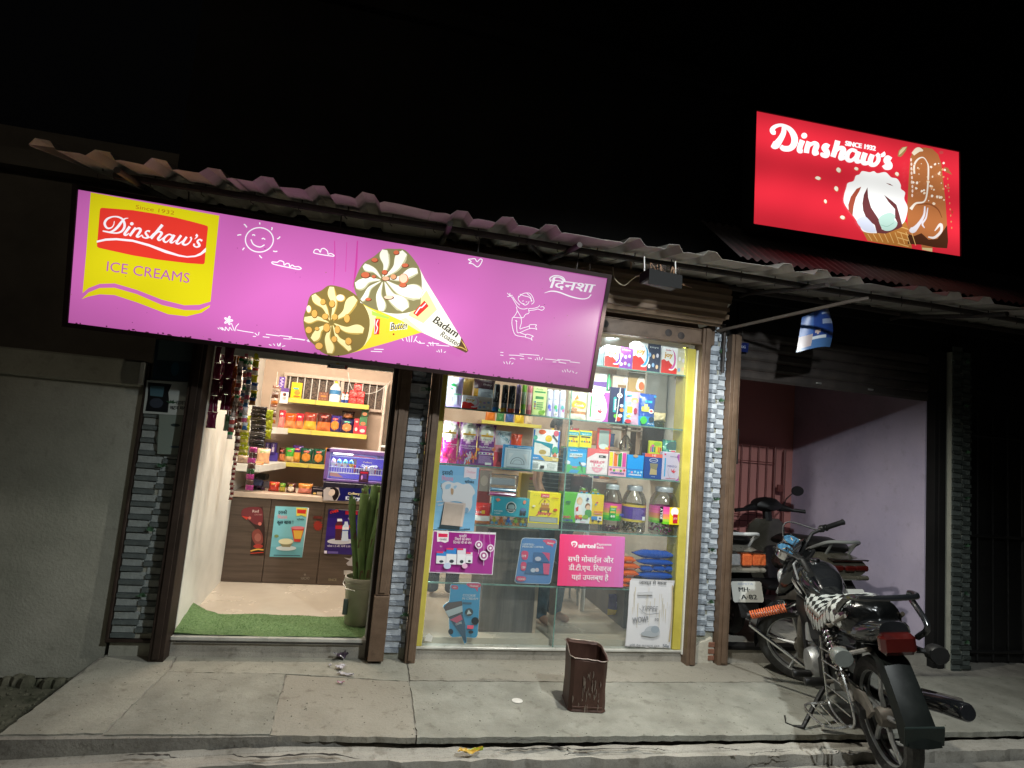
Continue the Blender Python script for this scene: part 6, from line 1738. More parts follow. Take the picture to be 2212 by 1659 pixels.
WOOD = mat('dark_wood_laminate', (.055, .036, .026), .4, scale=4, bump=.05, stretch=(.35, 1, 7), col2=(.12, .085, .062), detail=8)
WOODV = mat('grey_wood_laminate', (.075, .06, .052), .45, scale=4, bump=.05, stretch=(6, 1, .4), col2=(.15, .125, .105), detail=8)
t = thing('shop_counter', 'dark wood front counter with cream top inside the shop door', 'counter', (-.6, 1.4, FZ))
for a, b in ((-1.33, -.972), (-.968, -.5), (-.496, .1)):
 m = M(); m.bbox(a, b, 1.40, 1.425, FZ + .002, .872, .002); m.build('front_panel', WOOD, t)
m = M(); m.box(-1.33, .1, 1.43, 1.98, FZ, .87); m.build('carcass', WOOD, t)
m = M(); m.bbox(-1.34, .12, 1.385, 2.0, .875, .925, .006); m.build('countertop', PEACH, t)
def shelf_unit(label, crop, a, b, y, d, hpx, x_arm=None):
 x0, z0, x1, z1 = rect(crop, a[0], (a[1] + b[1]) / 2 - hpx / 2, b[0], (a[1] + b[1]) / 2 + hpx / 2, y)
 t = thing('wall_shelf', label, 'shelf', ((x0 + x1) / 2, y, z0))
 m = M(); m.bbox(x0, x1, y + .003, y + d, z0 + .004, z1, .003); m.build('plank', PEACH, t)
 n = 2
 for k in range(n):
  f0, f1 = x0 + (x1 - x0) * (0 if k == 0 else .33), x0 + (x1 - x0) * (.325 if k == 0 else 1)
  m = M(); m.bbox(f0, f1, y - .006, y, z0 - .002, z1 + .002, .002); m.build('edge_strip', YELL, t)
 return z1, x0, x1, t
YS = 2.0
z3, sx0, sx1, _ = shelf_unit('highest shelf with yellow edge on the back wall of the shop', 'c3', (1110, 545), (1830, 625), YS, .26, 38)
z2, _, _, st2 = shelf_unit('middle shelf with yellow edge holding bright snack pouches', 'c3', (1060, 815), (1810, 885), YS, .26, 38)
z1, _, _, st1 = shelf_unit('lower shelf with yellow edge left of the lit cooler', 'c3', (1020, 1112), (1820, 1178), YS, .26, 34)
for zz, pt, pts in ((z1, st1, [(-1.335, 1.25), (-1.08, 1.25), (-.98, 2.0), (-1.34, 2.26)]), (z2, st2, [(-1.34, 1.5), (-1.12, 1.5), (-1.0, 2.0), (-1.34, 2.26)])):
 m = M(); m.prism(pts, zz - .06, zz, 'xy'); m.build('return_plank', WHITEP, pt)
# grilled window at the top of the back wall
t = thing('barred_window', 'white barred window with dark mesh high in the back wall', 'window', (-.5, 2.26, 2.0))
gx0, gz0, gx1, gz1 = rect('c3', 1075, 345, 1980, 640, 2.25)
gz0, gz1 = W('c3', 1500, 600, y=2.25)[2], W('c3', 1500, 380, y=2.25)[2]
MESHM = mat('dark_wire_mesh', (.03, .022, .018), .6, scale=60, bump=.6, bscale=60, col2=(.16, .11, .08), thr=(.45, .55))
m = M(); m.box(gx0, gx1, 2.262, 2.27, gz0, gz1); m.build('mesh_panel', MESHM, t)
FR = mat('cream_window_frame', (.55, .45, .37), .5)
for a, b, c, d in ((gx0 - .02, gx1 + .02, gz1, gz1 + .035), (gx0 - .02, gx1 + .02, gz0 - .03, gz0)):
 m = M(); m.bbox(a, b, 2.22, 2.262, c, d, .003); m.build('frame_rail', FR, t)
for u in (0, .515, .56, 1):
 m = M(); x = gx0 + (gx1 - gx0) * u; m.bbox(x - .014, x + .014, 2.22, 2.26, gz0, gz1, .003); m.build('frame_stile', FR, t)
for k in range(14):
 x = gx0 + (gx1 - gx0) * (k + .6) / 14
 m = M(); m.tube([(x, 2.238, gz0), (x, 2.238, gz1)], .006, 6); m.build('bar', WHITEP, t)
t = thing('crown_sticker', 'small framed Hindi sticker on the white beam above the door', 'sticker', (-.3, .1, 2.05))
O = Vector(W('e1', 1100, 182, y=.098)); U = Vector(W('e1', 1392, 208, y=.098)) - O; V = Vector(W('e1', 1106, 118, y=.098)) - O
i = Ink(O, U, V); i.r(0, 0, 1, 1, '#606870'); i.r(.02, .08, .98, .92, '#d8dce0'); i.t('दुकान में आपका स्वागत', .2, .35, .84, .3, '#505458'); i.e(.1, .5, .06, .3, '#505848'); i.r(.87, .15, .96, .85, '#c84838')
i.build('sticker_face', PAPER, t, kind='stuff')
i = Ink(O, U, V); i.blob([(.38, .95), (.5, 1.25), (.62, .95), (.5, .85)], '#e0c020'); i.build('yellow_flower', PAPER, t)
# wardrobe / right part seen through the door
t = thing('side_rack', 'cream rack with boxes at the right of the door view', 'rack', (-.05, 1.9, 1))
m = M(); m.bbox(-.085, -.06, 1.85, 2.26, .93, 2.05, .003); m.build('upright', FR, t)
m = M(); m.bbox(-.06, .3, 1.85, 2.2, 1.41, 1.43, .003); m.build('plank', WHITEP, t)
# ---- goods on the back shelves
RW = lambda c, l, t_, r_, b, base, y=2.03: dict(box=(c, l, t_, r_, b), base=base, y=y)
carton('juice_carton', 'yellow orange juice carton on the highest shelf', 'carton', ('e1', 585, 392, 738, 622), 2.03, .06, '#e8c818', lambda i: (i.e(.6, .35, .28, .14, '#f08830'), i.r(.2, .58, .7, .66, '#48a0c0'), i.r(.3, .5, .8, .56, '#60a838'), i.e(.6, .12, .35, .06, '#e06820')), base=z3, turn=.1)
carton('biscuit_tin', 'square brown patterned tin leaning on the highest shelf', 'tin', ('e1', 972, 528, 1118, 662), 2.04, .05, '#6a4030', lambda i: (i.r(.06, .06, .94, .94, '#7c5040'), i.r(.25, .45, .8, .6, '#c88840'), [i.e(.15 + .14 * q, .2 + .6 * (q % 2), .04, .04, '#c8a070', 6) for q in range(6)]), base=z3)
x0, zz0, x1, zz1 = snap(rect('e1', 1135, 375, 1298, 690, 2.07), z3)
cx, r_, h = (x0 + x1) / 2, (x1 - x0) / 2, zz1 - zz0
t = thing('phenyl_bottle', 'big white cleaner bottle with yellow cap on the highest shelf', 'bottle', (cx, 2.07, zz0))
m = M(); m.lathe([(0, zz0), (r_, zz0), (r_, zz0 + h * .28), (r_ * .93, zz0 + h * .31), (r_, zz0 + h * .34), (r_, zz0 + h * .60), (r_ * .93, zz0 + h * .68), (r_ * .45, zz0 + h * .86), (r_ * .25, zz0 + h * .9)], (cx, 2.07, 0), n=24, cols=[lin('#eceae4')] * 8); m.build('bottle_body', GLOSSP, t)
m = M(); m.lathe([(r_ * 1.01, zz0 + h * .36), (r_ * 1.01, zz0 + h * .57)], (cx, 2.07, 0), n=24, cols=[lin('#3c78a8')]); m.build('label', GLOSSP, t)
m = M(); m.lathe([(r_ * .28, zz0 + h * .89), (r_ * .28, zz1), (0, zz1)], (cx, 2.07, 0), n=14, cols=[lin('#f0c010')] * 2); m.build('cap', GLOSSP, t)
for q in range(2):
 x0, zz0, x1, zz1 = snap(rect('e1', 1300 + q * 54, 530, 1354 + q * 54, 685, 2.05), z3)
 cx, r_, h = (x0 + x1) / 2, (x1 - x0) / 2 * .95, zz1 - zz0
 t = thing('cleaner_bottle', 'small white bottle with red cap, %s of the pair on the highest shelf' % ('left', 'right')[q], 'bottle', (cx, 2.05, zz0))
 m = M(); m.lathe([(0, zz0), (r_, zz0), (r_, zz0 + h * .3), (r_, zz0 + h * .5), (r_ * .6, zz0 + h * .56), (r_, zz0 + h * .62), (r_ * .8, zz0 + h * .8), (r_ * .4, zz0 + h * .86)], (cx, 2.05, 0), n=14, cols=[lin('#304890'), lin('#304890'), lin('#ece8e4'), lin('#ece8e4'), lin('#ece8e4'), lin('#ece8e4'), lin('#ece8e4')]); m.build('bottle_body', GLOSSP, t)
 m = M(); m.lathe([(r_ * .45, zz0 + h * .86), (r_ * .45, zz1), (0, zz1)], (cx, 2.05, 0), n=12, cols=[lin('#d82818')] * 2); m.build('cap', GLOSSP, t)
for q, (a, b, c, d) in enumerate(((1486, 412, 1596, 512), (1422, 506, 1528, 603), (1532, 520, 1636, 612), (1410, 606, 1514, 696), (1518, 616, 1626, 703))):
 carton('soap_box', 'red wrapped soap box, %s of the five piled on the highest shelf' % ('topmost', 'middle left', 'middle right', 'bottom left', 'bottom right')[q], 'soap box', ('e1', a, b, c, d), 2.05, .05, '#d83838', lambda i: (i.poly([(.1, .3), (.5, .6), (.9, .4), (.8, .75), (.3, .8)], '#e86058'), i.r(.05, .05, .95, .15, '#8c1c20')), group='red soap boxes piled on the highest shelf', base=z3 if q > 2 else None, matl=FILM)
carton('cadbury_card', 'purple and white hanging price card left of the highest shelf', 'card', ('e1', 432, 470, 548, 690), 1.93, .004, '#e8e2dc', lambda i: (i.r(0, .74, 1, 1, '#5c3c88'), i.e(.52, .58, .22, .12, '#c06050'), i.e(.56, .58, .17, .1, '#383030'), i.lines(.3, .25, .8, .45, 3, '#605850')))
carton('chocolate_strip', 'tall purple chocolate strip hanging left of the highest shelf', 'strip', ('e1', 412, 310, 495, 470), 1.94, .01, '#5c3c98', lambda i: [i.r(.2 + .2 * (q % 2), .1 + q * .14, .6 + .2 * (q % 2), .18 + q * .14, '#d8c8e8') for q in range(6)], matl=FILM)
def snack(label, box, base, c_top, c_low, split=.55, round_=None, y=2.03, d=.06, badge='#d84038', name='snack_pouch', seed=1):
 def f(u, v):
  if round_:
   return round_ if math.hypot(u - .5, (v - .40) * 1.25) < .36 else c_top
  return c_top if v > split else c_low
 pouch(name, label, 'snack pouch', box, y, d, f, (lambda i: (i.e(.5, .78, .24, .07, badge, 12), i.r(.32, .77, .68, .79, '#f4e8d8'))) if badge else None, base=base, seed=seed)
G2 = None
snack('red and white packet at the left end of the middle shelf', ('e1', 400, 785, 492, 1035), z2, '#c83848', '#d88078', .6, badge='#f0d8d0')
snack('orange noodle snack pouch left on the middle shelf', ('e1', 492, 832, 648, 1045), z2, '#e85818', '#d08850', .5)
snack('narrow red snack pouch second on the middle shelf', ('e1', 648, 832, 758, 1052), z2, '#d02838', '#d88850', .48, badge='#e8d0c8')
snack('brown topped pouch of yellow flakes on the middle shelf', ('e1', 762, 820, 945, 1070), z2, '#8c3828', '#d8a838', .5)
snack('dark brown pouch of orange sticks with red badge', ('e1', 955, 828, 1150, 1088), z2, '#4c1c18', '#d07038', .5)
snack('violet pouch with orange snack picture behind its neighbour', ('e1', 1125, 862, 1298, 1092), z2, '#3c3078', '#3c3078', round_='#d88838', y=2.06)
snack('navy pouch with round orange fritter picture', ('e1', 1288, 912, 1478, 1108), z2, '#1c1c48', '#1c1c48', round_='#e08850', badge='#48c0a0')
snack('dark packet perched above the navy pouch', ('e1', 1308, 800, 1492, 915), None, '#3c2820', '#3c2820', round_='#a06038', y=2.10, badge=None)
carton('spice_box', 'red spice box near the right end of the middle shelf', 'box', ('e1', 1482, 908, 1552, 1120), 2.04, .05, '#c83c48', lambda i: (i.e(.5, .3, .3, .12, '#e8d0c8'), i.e(.5, .8, .3, .06, '#f0c8b8')), base=z2)
carton('spice_box', 'pink and green spice box stacked at the end of middle shelf', 'box', ('e1', 1556, 885, 1664, 1128), 2.04, .06, '#c84058', lambda i: (i.r(0, .5, 1, 1, '#4c7c58'), i.e(.5, .2, .35, .1, '#e8d4cc'), i.e(.5, .62, .35, .1, '#c87858')), base=z2)
carton('spice_box', 'dark green spice box on top of the pink and green one', 'box', ('e1', 1592, 782, 1688, 884), 2.04, .06, '#38543c', lambda i: i.e(.5, .4, .35, .25, '#b87858'))
# lower shelf
for q in range(2):
 carton('chocolate_box', 'purple chocolate carton, %s of two on the lower shelf' % ('left', 'right')[q], 'carton', ('e3', 905 + q * 110, 452, 1000 + q * 125, 690), 1.97, .06, '#3c2478', lambda i: (i.r(.3, .2, .7, .6, '#d8cce4'), i.r(.4, .65, .6, .9, '#b8a0d0')), group='purple chocolate cartons on the lower shelf')
carton('chocolate_box', 'blue purple carton lying under the chocolate cartons', 'carton', ('e3', 900, 650, 1150, 850), 1.98, .05, '#40308c', base=z1)
snack('brown topped small pouch of red snack on the lower shelf', ('e3', 1168, 560, 1300, 828), z1, '#4c2418', '#c87848', .55)
snack('green and beige snack pouch on the lower shelf', ('e3', 1300, 560, 1478, 840), z1, '#48a838', '#d0b070', .42)
snack('violet snack pouch with orange window on lower shelf', ('e3', 1440, 515, 1655, 842), z1, '#4c3070', '#d89838', .6, y=2.07)
snack('dark green pouch with round orange picture, left of pair', ('e3', 1602, 570, 1858, 868), z1, '#144c38', '#144c38', round_='#d08838')
snack('dark green pouch with round orange picture, nearer the cooler', ('e3', 1862, 582, 2098, 888), z1, '#144c38', '#144c38', round_='#d08838')
snack('orange packet squeezed beside the lit cooler', ('e3', 2100, 560, 2210, 900), z1, '#e0a020', '#e87838', .7, y=2.08)
snack('clear pouch of pale mushrooms snacks on the shelf return', ('e3', 320, 700, 575, 955), z1, '#a89078', '#8c7460', .6, y=1.30, badge=None)
snack('clear bag of cream puffs at the shelf corner', ('e3', 720, 575, 985, 955), z1, '#d8b898', '#d0a078', .7, y=1.5, badge='#90b868')
carton('sweet_box', 'small orange and white box on the shelf return', 'box', ('e3', 705, 845, 850, 955), 1.30, .06, '#e8a060', lambda i: i.r(.1, .4, .9, .6, '#f4e4d0'), base=z1)
# on the counter
CT = .926
snack('red snack pouch with yellow badge on the counter', ('e3', 960, 1245, 1178, 1452), CT, '#c03820', '#a82c20', .6, y=1.52, badge='#e8c030')
snack('green and yellow small pouch on the counter', ('e3', 1180, 1275, 1305, 1460), CT, '#58882c', '#a89830', .6, y=1.52, badge='#e8e048')
snack('dark chocolate pouch with white marshmallows on the counter', ('e3', 1325, 1270, 1518, 1475), CT, '#4c2420', '#4c2420', round_='#e0d8c8', y=1.52, badge='#e8c848')
snack('pink and orange clear sweets bag on the counter', ('e3', 1560, 1285, 1848, 1490), CT, '#c88038', '#d08070', .55, y=1.50, badge=None)
carton('sweet_tray', 'black sweets tray with golden wrappers beside the cooler', 'tray', ('e3', 1842, 1345, 2068, 1505), 1.48, .08, '#1c1820', lambda i: (i.r(.1, .72, .95, .78, '#a8a0a8'), i.e(.3, .15, .14, .12, '#d8b868'), i.r(.5, .05, .98, .4, '#b8a898')), base=CT)
t = thing('weighing_basket', 'black basket of dark packets at left on the counter', 'basket', (-1.1, 1.6, CT))
x0, zz0, x1, zz1 = rect('e3', 700, 1095, 930, 1210, 1.75)
m = M(); m.bbox(x0, x1, 1.75, 1.9, zz0, zz1, .01); m.build('basket', BL, t)
x0, zz0, x1, zz1 = rect('e3', 690, 1200, 960, 1430, 1.55)
rr = random.Random(8)
for q in range(9):
 c = Vector((x0 + rr.random() * (x1 - x0), 1.52 + rr.random() * .15, CT + .02 + rr.random() * (zz1 - CT - .04)))
 m = M(); m.bbox(-.045, .045, -.012, .012, -.03, .03, .008, lin(rr.choice(['#1c1c30', '#2c3860', '#4c2c58', '#383038'])), Matrix.Translation(c) @ Matrix.Rotation(rr.uniform(-1, 1), 4, 'Y') @ Matrix.Rotation(rr.uniform(-.5, .5), 4, 'X')); m.build('packet', FILM, t)
# ---- lit chocolate cooler
cx0, cz0, cx1, cz1 = rect('e4', 290, 100, 1760, 890, 1.45)
t = thing('chocolate_cooler', 'small glass fronted chocolate cooler glowing violet on the counter', 'cooler', (cx0, 1.45, CT))
cz0 = W('e4', 1000, 885, y=1.45)[2]; cz1 = W('e4', 1000, 130, y=1.45)[2]
VI = mat('violet_cooler_case', (.16, .09, .30), .35, scale=5)
for a, b, c, d in ((cx0, cx0 + .035, cz0, cz1), (cx1 - .01, cx1 + .02, cz0, cz1), (cx0, cx1 + .02, cz1 - .035, cz1), (cx0, cx1 + .02, cz0 - .005, cz0 + .02)):
 m = M(); m.bbox(a, b, 1.44, 1.50, c, d, .004); m.build('door_frame', VI, t)
m = M(); m.box(cx0, cx1 + .02, 1.86, 1.9, cz0, cz1); m.box(cx0, cx0 + .02, 1.5, 1.86, cz0, cz1); m.box(cx1, cx1 + .02, 1.5, 1.86, cz0, cz1); m.box(cx0, cx1 + .02, 1.5, 1.86, cz1 - .02, cz1); m.box(cx0, cx1 + .02, 1.5, 1.86, cz0 - .02, cz0); m.build('cabinet', mat('cooler_lining', (.62, .60, .72), .4), t)
i = Ink((cx0 + .03, 1.72, cz0 + .01), (cx1 - cx0 - .04, 0, 0), (0, 0, cz1 - cz0 - .03))
i.r(0, 0, 1, .78, '#4a38c0'); i.poly([(0, .45), (.3, .42), (.14, .7), (0, .6)], '#a8685c'); i.poly([(0, .05), (.25, .02), (.1, .22), (0, .18)], '#a8685c')
i.poly([(.34, .42), (.46, .4), (.46, .72), (.36, .74)], '#6c5058'); i.t('Cadbury', .58, .62, .74, .05, '#e8c890', strikes=2); i.t('Dairy Milk', .56, .47, .86, .09, '#f4f0fa', bold=.01, strikes=3)
i.r(0, .78, 1, .80, '#c8c0f0'); i.st([(.24, .86), (.8, .80)], .015, '#d83048', asp=1.5)
i.build('lit_back_print', LITF, t, kind='stuff')
m = M(); m.bbox(cx0 + .06, cx0 + .24, 1.52, 1.545, cz1 - .05, cz1 - .036, .004, lin('#ffffff')); m.build('tube_light', print_mat('glowing_tube', .3, emit=6), t)
zz = cz0 + (cz1 - cz0) * .24
m = M(); m.bbox(cx0 + .03, cx1, 1.50, 1.51, zz, zz + .010, .002); m.bbox(cx0 + .03, cx1, 1.50, 1.51, zz + .052, zz + .060, .002)
for q in range(24):
 x = cx0 + .035 + q * (cx1 - cx0 - .04) / 23
 m.box(x, x + .004, 1.502, 1.508, zz + .010, zz + .052)
m.build('wire_basket', mat('white_wire', (.85, .85, .9), .4), t, kind='stuff')
for q, (c1, c2) in enumerate((('#e8c8e0', '#f0f0f4'), ('#3c90c8', '#f0f0f4'), ('#48a0a0', '#e8f0f0'), ('#2878b8', '#e8c020'))):
 x = cx0 + .065 + q * .055
 m = M(); n_ = 10
 m.lathe([(.025 * math.sin(math.pi * k / n_) ** .8, zz + .05 + .085 * k / n_) for k in range(n_ + 1)], (x, 1.56, 0), n=14, cols=[lin(c2 if k < 5 else c1) for k in range(n_)]); m.build('chocolate_egg', GLOSSP, t)
rr = random.Random(2)
for q in range(12):
 x = cx0 + .26 + q * .022
 m = M(); m.bbox(x, x + .018, 1.53, 1.6, zz + .012, zz + .055 + rr.random() * .03, .003, lin(rr.choice(['#b82030', '#3c2060', '#5c4080', '#d8a860', '#e8e0e8']))); m.build('chocolate_bar', FILM, t)
m = M(); m.add([(cx0 + .03, 1.465, cz0), (cx1, 1.465, cz0), (cx1, 1.465, cz1 - .03), (cx0 + .03, 1.465, cz1 - .03)], [(0, 1, 2, 3)]); m.build('door_glass', GLASS, t)
light('cooler_tube_light', 'AREA', (cx0 + .25, 1.56, cz1 - .055), (cx0 + .25, 1.6, cz0), 2.2, (.75, .75, 1.0), .4, .03)
# base of the cooler with the print
x0, zz0, x1, zz1 = rect('e4', 245, 900, 1760, 1330, 1.42)
m = M(); m.bbox(x0, x1 + .02, 1.37, 1.9, CT, cz0 - .008, .004); m.build('base_cabinet', mat('black_cooler_base', (.02, .018, .03), .3), t)
O = Vector(W('e4', 255, 1310, y=1.366)); U = Vector(W('e4', 1700, 1350, y=1.366)) - O; V = Vector(W('e4', 262, 1000, y=1.366)) - O
i = Ink(O, U, V)
i.poly([(.22, 0), (1, 0), (1, 1), (.24, 1)], '#141458')
i.poly([(0, 0), (.22, 0), (.27, .5), (.24, 1), (.05, 1), (0, .8)], '#b8b0b0')
i.blob([(.1, .95), (.2, .98), (.25, .7), (.24, .3), (.18, 0), (.14, .4), (.17, .7)], '#1c1418', 4)
i.blob([(.08, .5), (.12, .85), (.18, .8), (.18, .5), (.13, .35)], '#d8c4b8', 4)
i.t('Dairy Milk', .36, .10, .80, .26, '#d8dcf0', bold=.012, strikes=3); i.t('Cadbury', .40, .50, .58, .18, '#d8c8a0', strikes=3)
i.build('base_print', GLOSSP, t, kind='stuff')
carton('chocolate_packet', 'dark packet taped to the cooler glass behind the rolled grass mats', 'packet', ('e4', 1105, 610, 1330, 880), 1.435, .006, '#4c2c40', lambda i: (i.r(.1, .75, .9, .9, '#c02840'), i.r(.25, .3, .8, .7, '#5c3c88'), i.e(.3, .4, .1, .2, '#d8a0e8')))
# posters on the counter front
y = 1.396
def p_choco(i):
 pass
poster('flavour_poster', 'cut out chutney poster in dark red on the counter front', 'c4', [(775, 490), (905, 490), (905, 60), (775, 60)], y, lambda i: None, outline=[(775, 487), (900, 490), (905, 260), (885, 60), (760, 62), (700, 90), (695, 140), (760, 180), (830, 260), (790, 290)], fill='#2c1410', edge='#3c1c18', traced=lambda i: (i.blob([(720, 75), (840, 62), (885, 95), (880, 210), (820, 215), (770, 180), (700, 140)], '#6c2028'), i.t3('Red', (796, 110), (850, 110), (797, 86), '#d8c8c0', strikes=2), i.t3('CHUTNEY', (815, 135), (885, 136), (815, 122), '#b89088'), i.e(772, 158, 13, 13, '#c86c60'), i.e(862, 210, 16, 15, '#c86c60'), i.poly([(700, 140), (765, 150), (745, 175)], '#c83828'), i.blob([(800, 280), (850, 255), (885, 310), (885, 380), (830, 395), (795, 340)], '#7c3830'), i.e(845, 330, 30, 36, '#98584c'), i.e(848, 408, 42, 18, '#a83028'), i.st([(780, 450), (840, 435), (895, 440)], 12, '#d8a848'), i.st([(780, 470), (895, 462)], 6, '#c83828')))
poster('yoghurt_poster', 'turquoise Hindi dessert poster on the counter front', 'c4', [(947, 502), (1235, 508), (1297, 70), (1000, 54)], y, lambda i: lerp_rows(i, ['#68a8b4', '#74b4c0', '#7cbcc8', '#7cc0cc', '#80c4d0']), traced=lambda i: (i.t3('इसकी', (1022, 122), (1100, 124), (1023, 92), '#20303c', strikes=3), i.t3('िमठास', (1018, 165), (1104, 166), (1018, 136), '#d898a0', strikes=3), i.t3('कुछ खास !', (1012, 212), (1155, 212), (1012, 180), '#20303c', strikes=3), i.poly([(1185, 66), (1280, 72), (1272, 150), (1230, 135), (1185, 142)], '#e8d858'), i.poly([(1192, 82), (1272, 86), (1268, 122), (1192, 116)], '#d03830'), i.t3('श्रीखंड', (1188, 178), (1255, 180), (1188, 162), '#2c3c48', strikes=2), i.poly([(1140, 240), (1258, 242), (1220, 370), (1165, 368)], '#c83c38'), i.e(1198, 245, 60, 14, '#e0808c'), i.poly([(1158, 268), (1245, 270), (1225, 345), (1168, 342)], '#e0b048'), i.e(1095, 425, 90, 22, '#c8d4d8'), i.poly([(1030, 365), (1160, 368), (1130, 415), (1060, 412)], '#8c8868'), i.e(1093, 365, 66, 26, '#e0dcb8'), i.e(1010, 318, 20, 14, '#788858'), i.st([(985, 486), (1220, 492)], 7, '#2c4c58')))
poster('cola_poster', 'violet bottle offer poster right on the counter front', 'c4', [(1428, 473), (1715, 487), (1752, 95), (1470, 80)], y, lambda i: lerp_rows(i, ['#2c1464', '#301870', '#341c7c', '#2c1870', '#241460']), traced=lambda i: (i.t3('CAMPA', (1482, 122), (1555, 105), (1484, 98), '#e83828', bold=.02, strikes=3), i.poly([(1618, 95), (1730, 98), (1728, 130), (1618, 128)], '#b82038'), i.t3('महा', (1652, 124), (1690, 125), (1652, 104), '#f0e8f0', strikes=2), i.t3('बचत', (1648, 150), (1692, 151), (1648, 134), '#e8d8f0', strikes=2), i.t3('कॉम्बो', (1640, 172), (1700, 173), (1640, 155), '#e8d8f0', strikes=2), i.e(1576, 365, 118, 26, '#c8c8d4'), i.poly([(1548, 165), (1588, 165), (1585, 190), (1595, 215), (1590, 280), (1580, 290), (1582, 355), (1525, 355), (1530, 290), (1530, 215), (1550, 190)], '#50242c'), i.poly([(1548, 165), (1588, 165), (1592, 188), (1545, 188)], '#e8e8f0'), i.poly([(1530, 225), (1592, 225), (1590, 255), (1530, 255)], '#c02838'), i.poly([(1612, 190), (1640, 190), (1642, 212), (1650, 230), (1640, 290), (1645, 362), (1583, 362), (1590, 290), (1594, 230), (1610, 212)], '#c8d4e8'), i.poly([(1592, 240), (1650, 240), (1646, 272), (1590, 272)], '#f0ecf0'), i.poly([(1592, 262), (1648, 262), (1646, 272), (1590, 272)], '#3858a8'), i.e(1668, 232, 17, 18, '#d84838'), i.t3('कोला 1.5 ली. पानी 2.25 ली.', (1458, 412), (1696, 416), (1458, 398), '#e8e0f0', strikes=2), i.poly([(1432, 446), (1456, 447), (1455, 472), (1431, 470)], '#e8e0f0'), i.poly([(1462, 450), (1555, 454), (1554, 472), (1462, 470)], '#6858a0')))
st_ = thing('torn_sticker', 'red faded starburst sticker on the counter front', 'sticker', W('c4', 1375, 220, y=y))
O = Vector(W('c4', 1320, 290, y=y)); U = Vector(W('c4', 1430, 290, y=y)) - O; V = Vector(W('c4', 1320, 140, y=y)) - O
i = Ink(O, U, V); i.poly([(.5 + (.42 if q % 2 else .28) * math.cos(q * .2618), .42 + (.34 if q % 2 else .24) * math.sin(q * .2618)) for q in range(24)], '#8c2418'); i.poly([(.1, .85), (.9, .8), (.85, .98), (.2, 1)], '#5c1c14'); i.build('sticker_face', PAPER, st_)
st_ = thing('torn_sticker', 'white torn paper remains near the foot of the counter', 'sticker', W('c4', 1660, 600, y=y))
i = Ink(W('c4', 1650, 590, y=y), (1, 0, 0), (0, 0, 1)); i.tr = plane_tr('c4', W('c4', 1650, 590, y=y), (1, 0, 0), (0, 0, 1))
i.poly([(1606, 510), (1660, 518), (1725, 435), (1762, 480), (1695, 585), (1640, 580), (1625, 560), (1655, 535)], '#a8a4a8'); i.build('sticker_face', PAPER, st_)
i = Ink(W('c4', 1650, 590, y=y), (1, 0, 0), (0, 0, 1)); i.tr = plane_tr('c4', W('c4', 1650, 590, y=y), (1, 0, 0), (0, 0, 1))
i.poly([(1604, 622), (1660, 622), (1732, 650), (1730, 668), (1605, 660)], '#b0aca8'); i.build('lower_scrap', PAPER, st_)
i = Ink(W('c4', 1650, 590, y=y), (1, 0, 0), (0, 0, 1)); i.tr = plane_tr('c4', W('c4', 1650, 590, y=y), (1, 0, 0), (0, 0, 1))
i.t3('NACHO', (1225, 705), (1300, 702), (1225, 682), '#8c8880'); i.t3('ENCE', (1470, 715), (1540, 716), (1470, 694), '#8c8468', strikes=2); i.e(1260, 660, 10, 10, '#787068'); i.build('ghost_lettering', PAPER, st_, kind='stuff')
# ---- green mat, bucket with rolled grass mats
GR = mat('artificial_turf', (.07, .14, .045), .9, scale=50, bump=.5, bscale=220, col2=(.15, .24, .10))
t = thing('turf_mat', 'green artificial grass mat with curled corner at the door sill', 'mat', (-.6, .25, .14))
m = M()
def matf(u, v):
 x = -1.228 + 1.2 * u - (.035 * v if u < .1 else 0) + (.05 * (1 - v) * 0)
 yy = .005 + .46 * v
 z = .137 + .002 * math.sin(23 * u) + .003 * math.sin(17 * v + 9 * u)
 if u < .12:
  z += (.12 - u) * .55 * (.2 + v)
  x = max(x, -1.226 - .055 * v)
 if u > .93 and v > .75:
  z += (u - .93) * .25
 return (x if u < 1 else x + .02 - .07 * (2 * v - .6) ** 2, yy, z)
m.grid(matf, 48, 20)
m.v = m.v + [(a, b, c - .006) for a, b, c in m.v]
n1 = 49 * 21
m.f += [tuple(i + n1 for i in f)[::-1] for f in m.f[:]]
m.c += [None] * (len(m.f) - len(m.c))
m.sm = True
m.build('turf_sheet', GR, t, auto=0)
rr = random.Random(11)
m = M()
for q in range(5200):
 u, v = rr.random(), rr.random()
 p_ = Vector(matf(u, v)); a = rr.uniform(0, 3.14); h = rr.uniform(.004, .009)
 d_ = Vector((math.cos(a) * .0013, math.sin(a) * .0013, 0)); l_ = Vector((rr.uniform(-.004, .004), rr.uniform(-.004, .004), h))
 m.add([p_ - d_, p_ + d_, p_ + l_], [(0, 1, 2)])
m.build('turf_blades', mat('turf_blade', (.05, .13, .025), .8, scale=30, bump=0, col2=(.13, .25, .06)), t, kind='stuff')
BUCK = mat('cream_plastic_bucket', (.42, .40, .32), .4, scale=6, col2=(.52, .50, .42))
bx, by = .055 - .13, .33
bx = -.075
t = thing('bucket', 'cream plastic bucket with ribbed rim behind the right door jamb', 'bucket', (bx, by, FZ))
m = M(); m.lathe([(0, .135), (.095, .135), (.10, .15), (.118, .40), (.122, .405), (.119, .415), (.122, .43), (.127, .435), (.124, .45), (.130, .455), (.128, .475), (.120, .475), (.116, .45), (.098, .15)], (bx, by, 0), n=32); m.build('bucket_wall', BUCK, t)
m = M(); m.tube([(bx - .127, by - .01, .45), (bx - .135, by - .03, .425), (bx - .11, by - .08, .40), (bx - .04, by - .128, .395)], .004, 6); m.build('handle', mat('zinc_wire', (.4, .4, .38), .4, metal=.8), t)
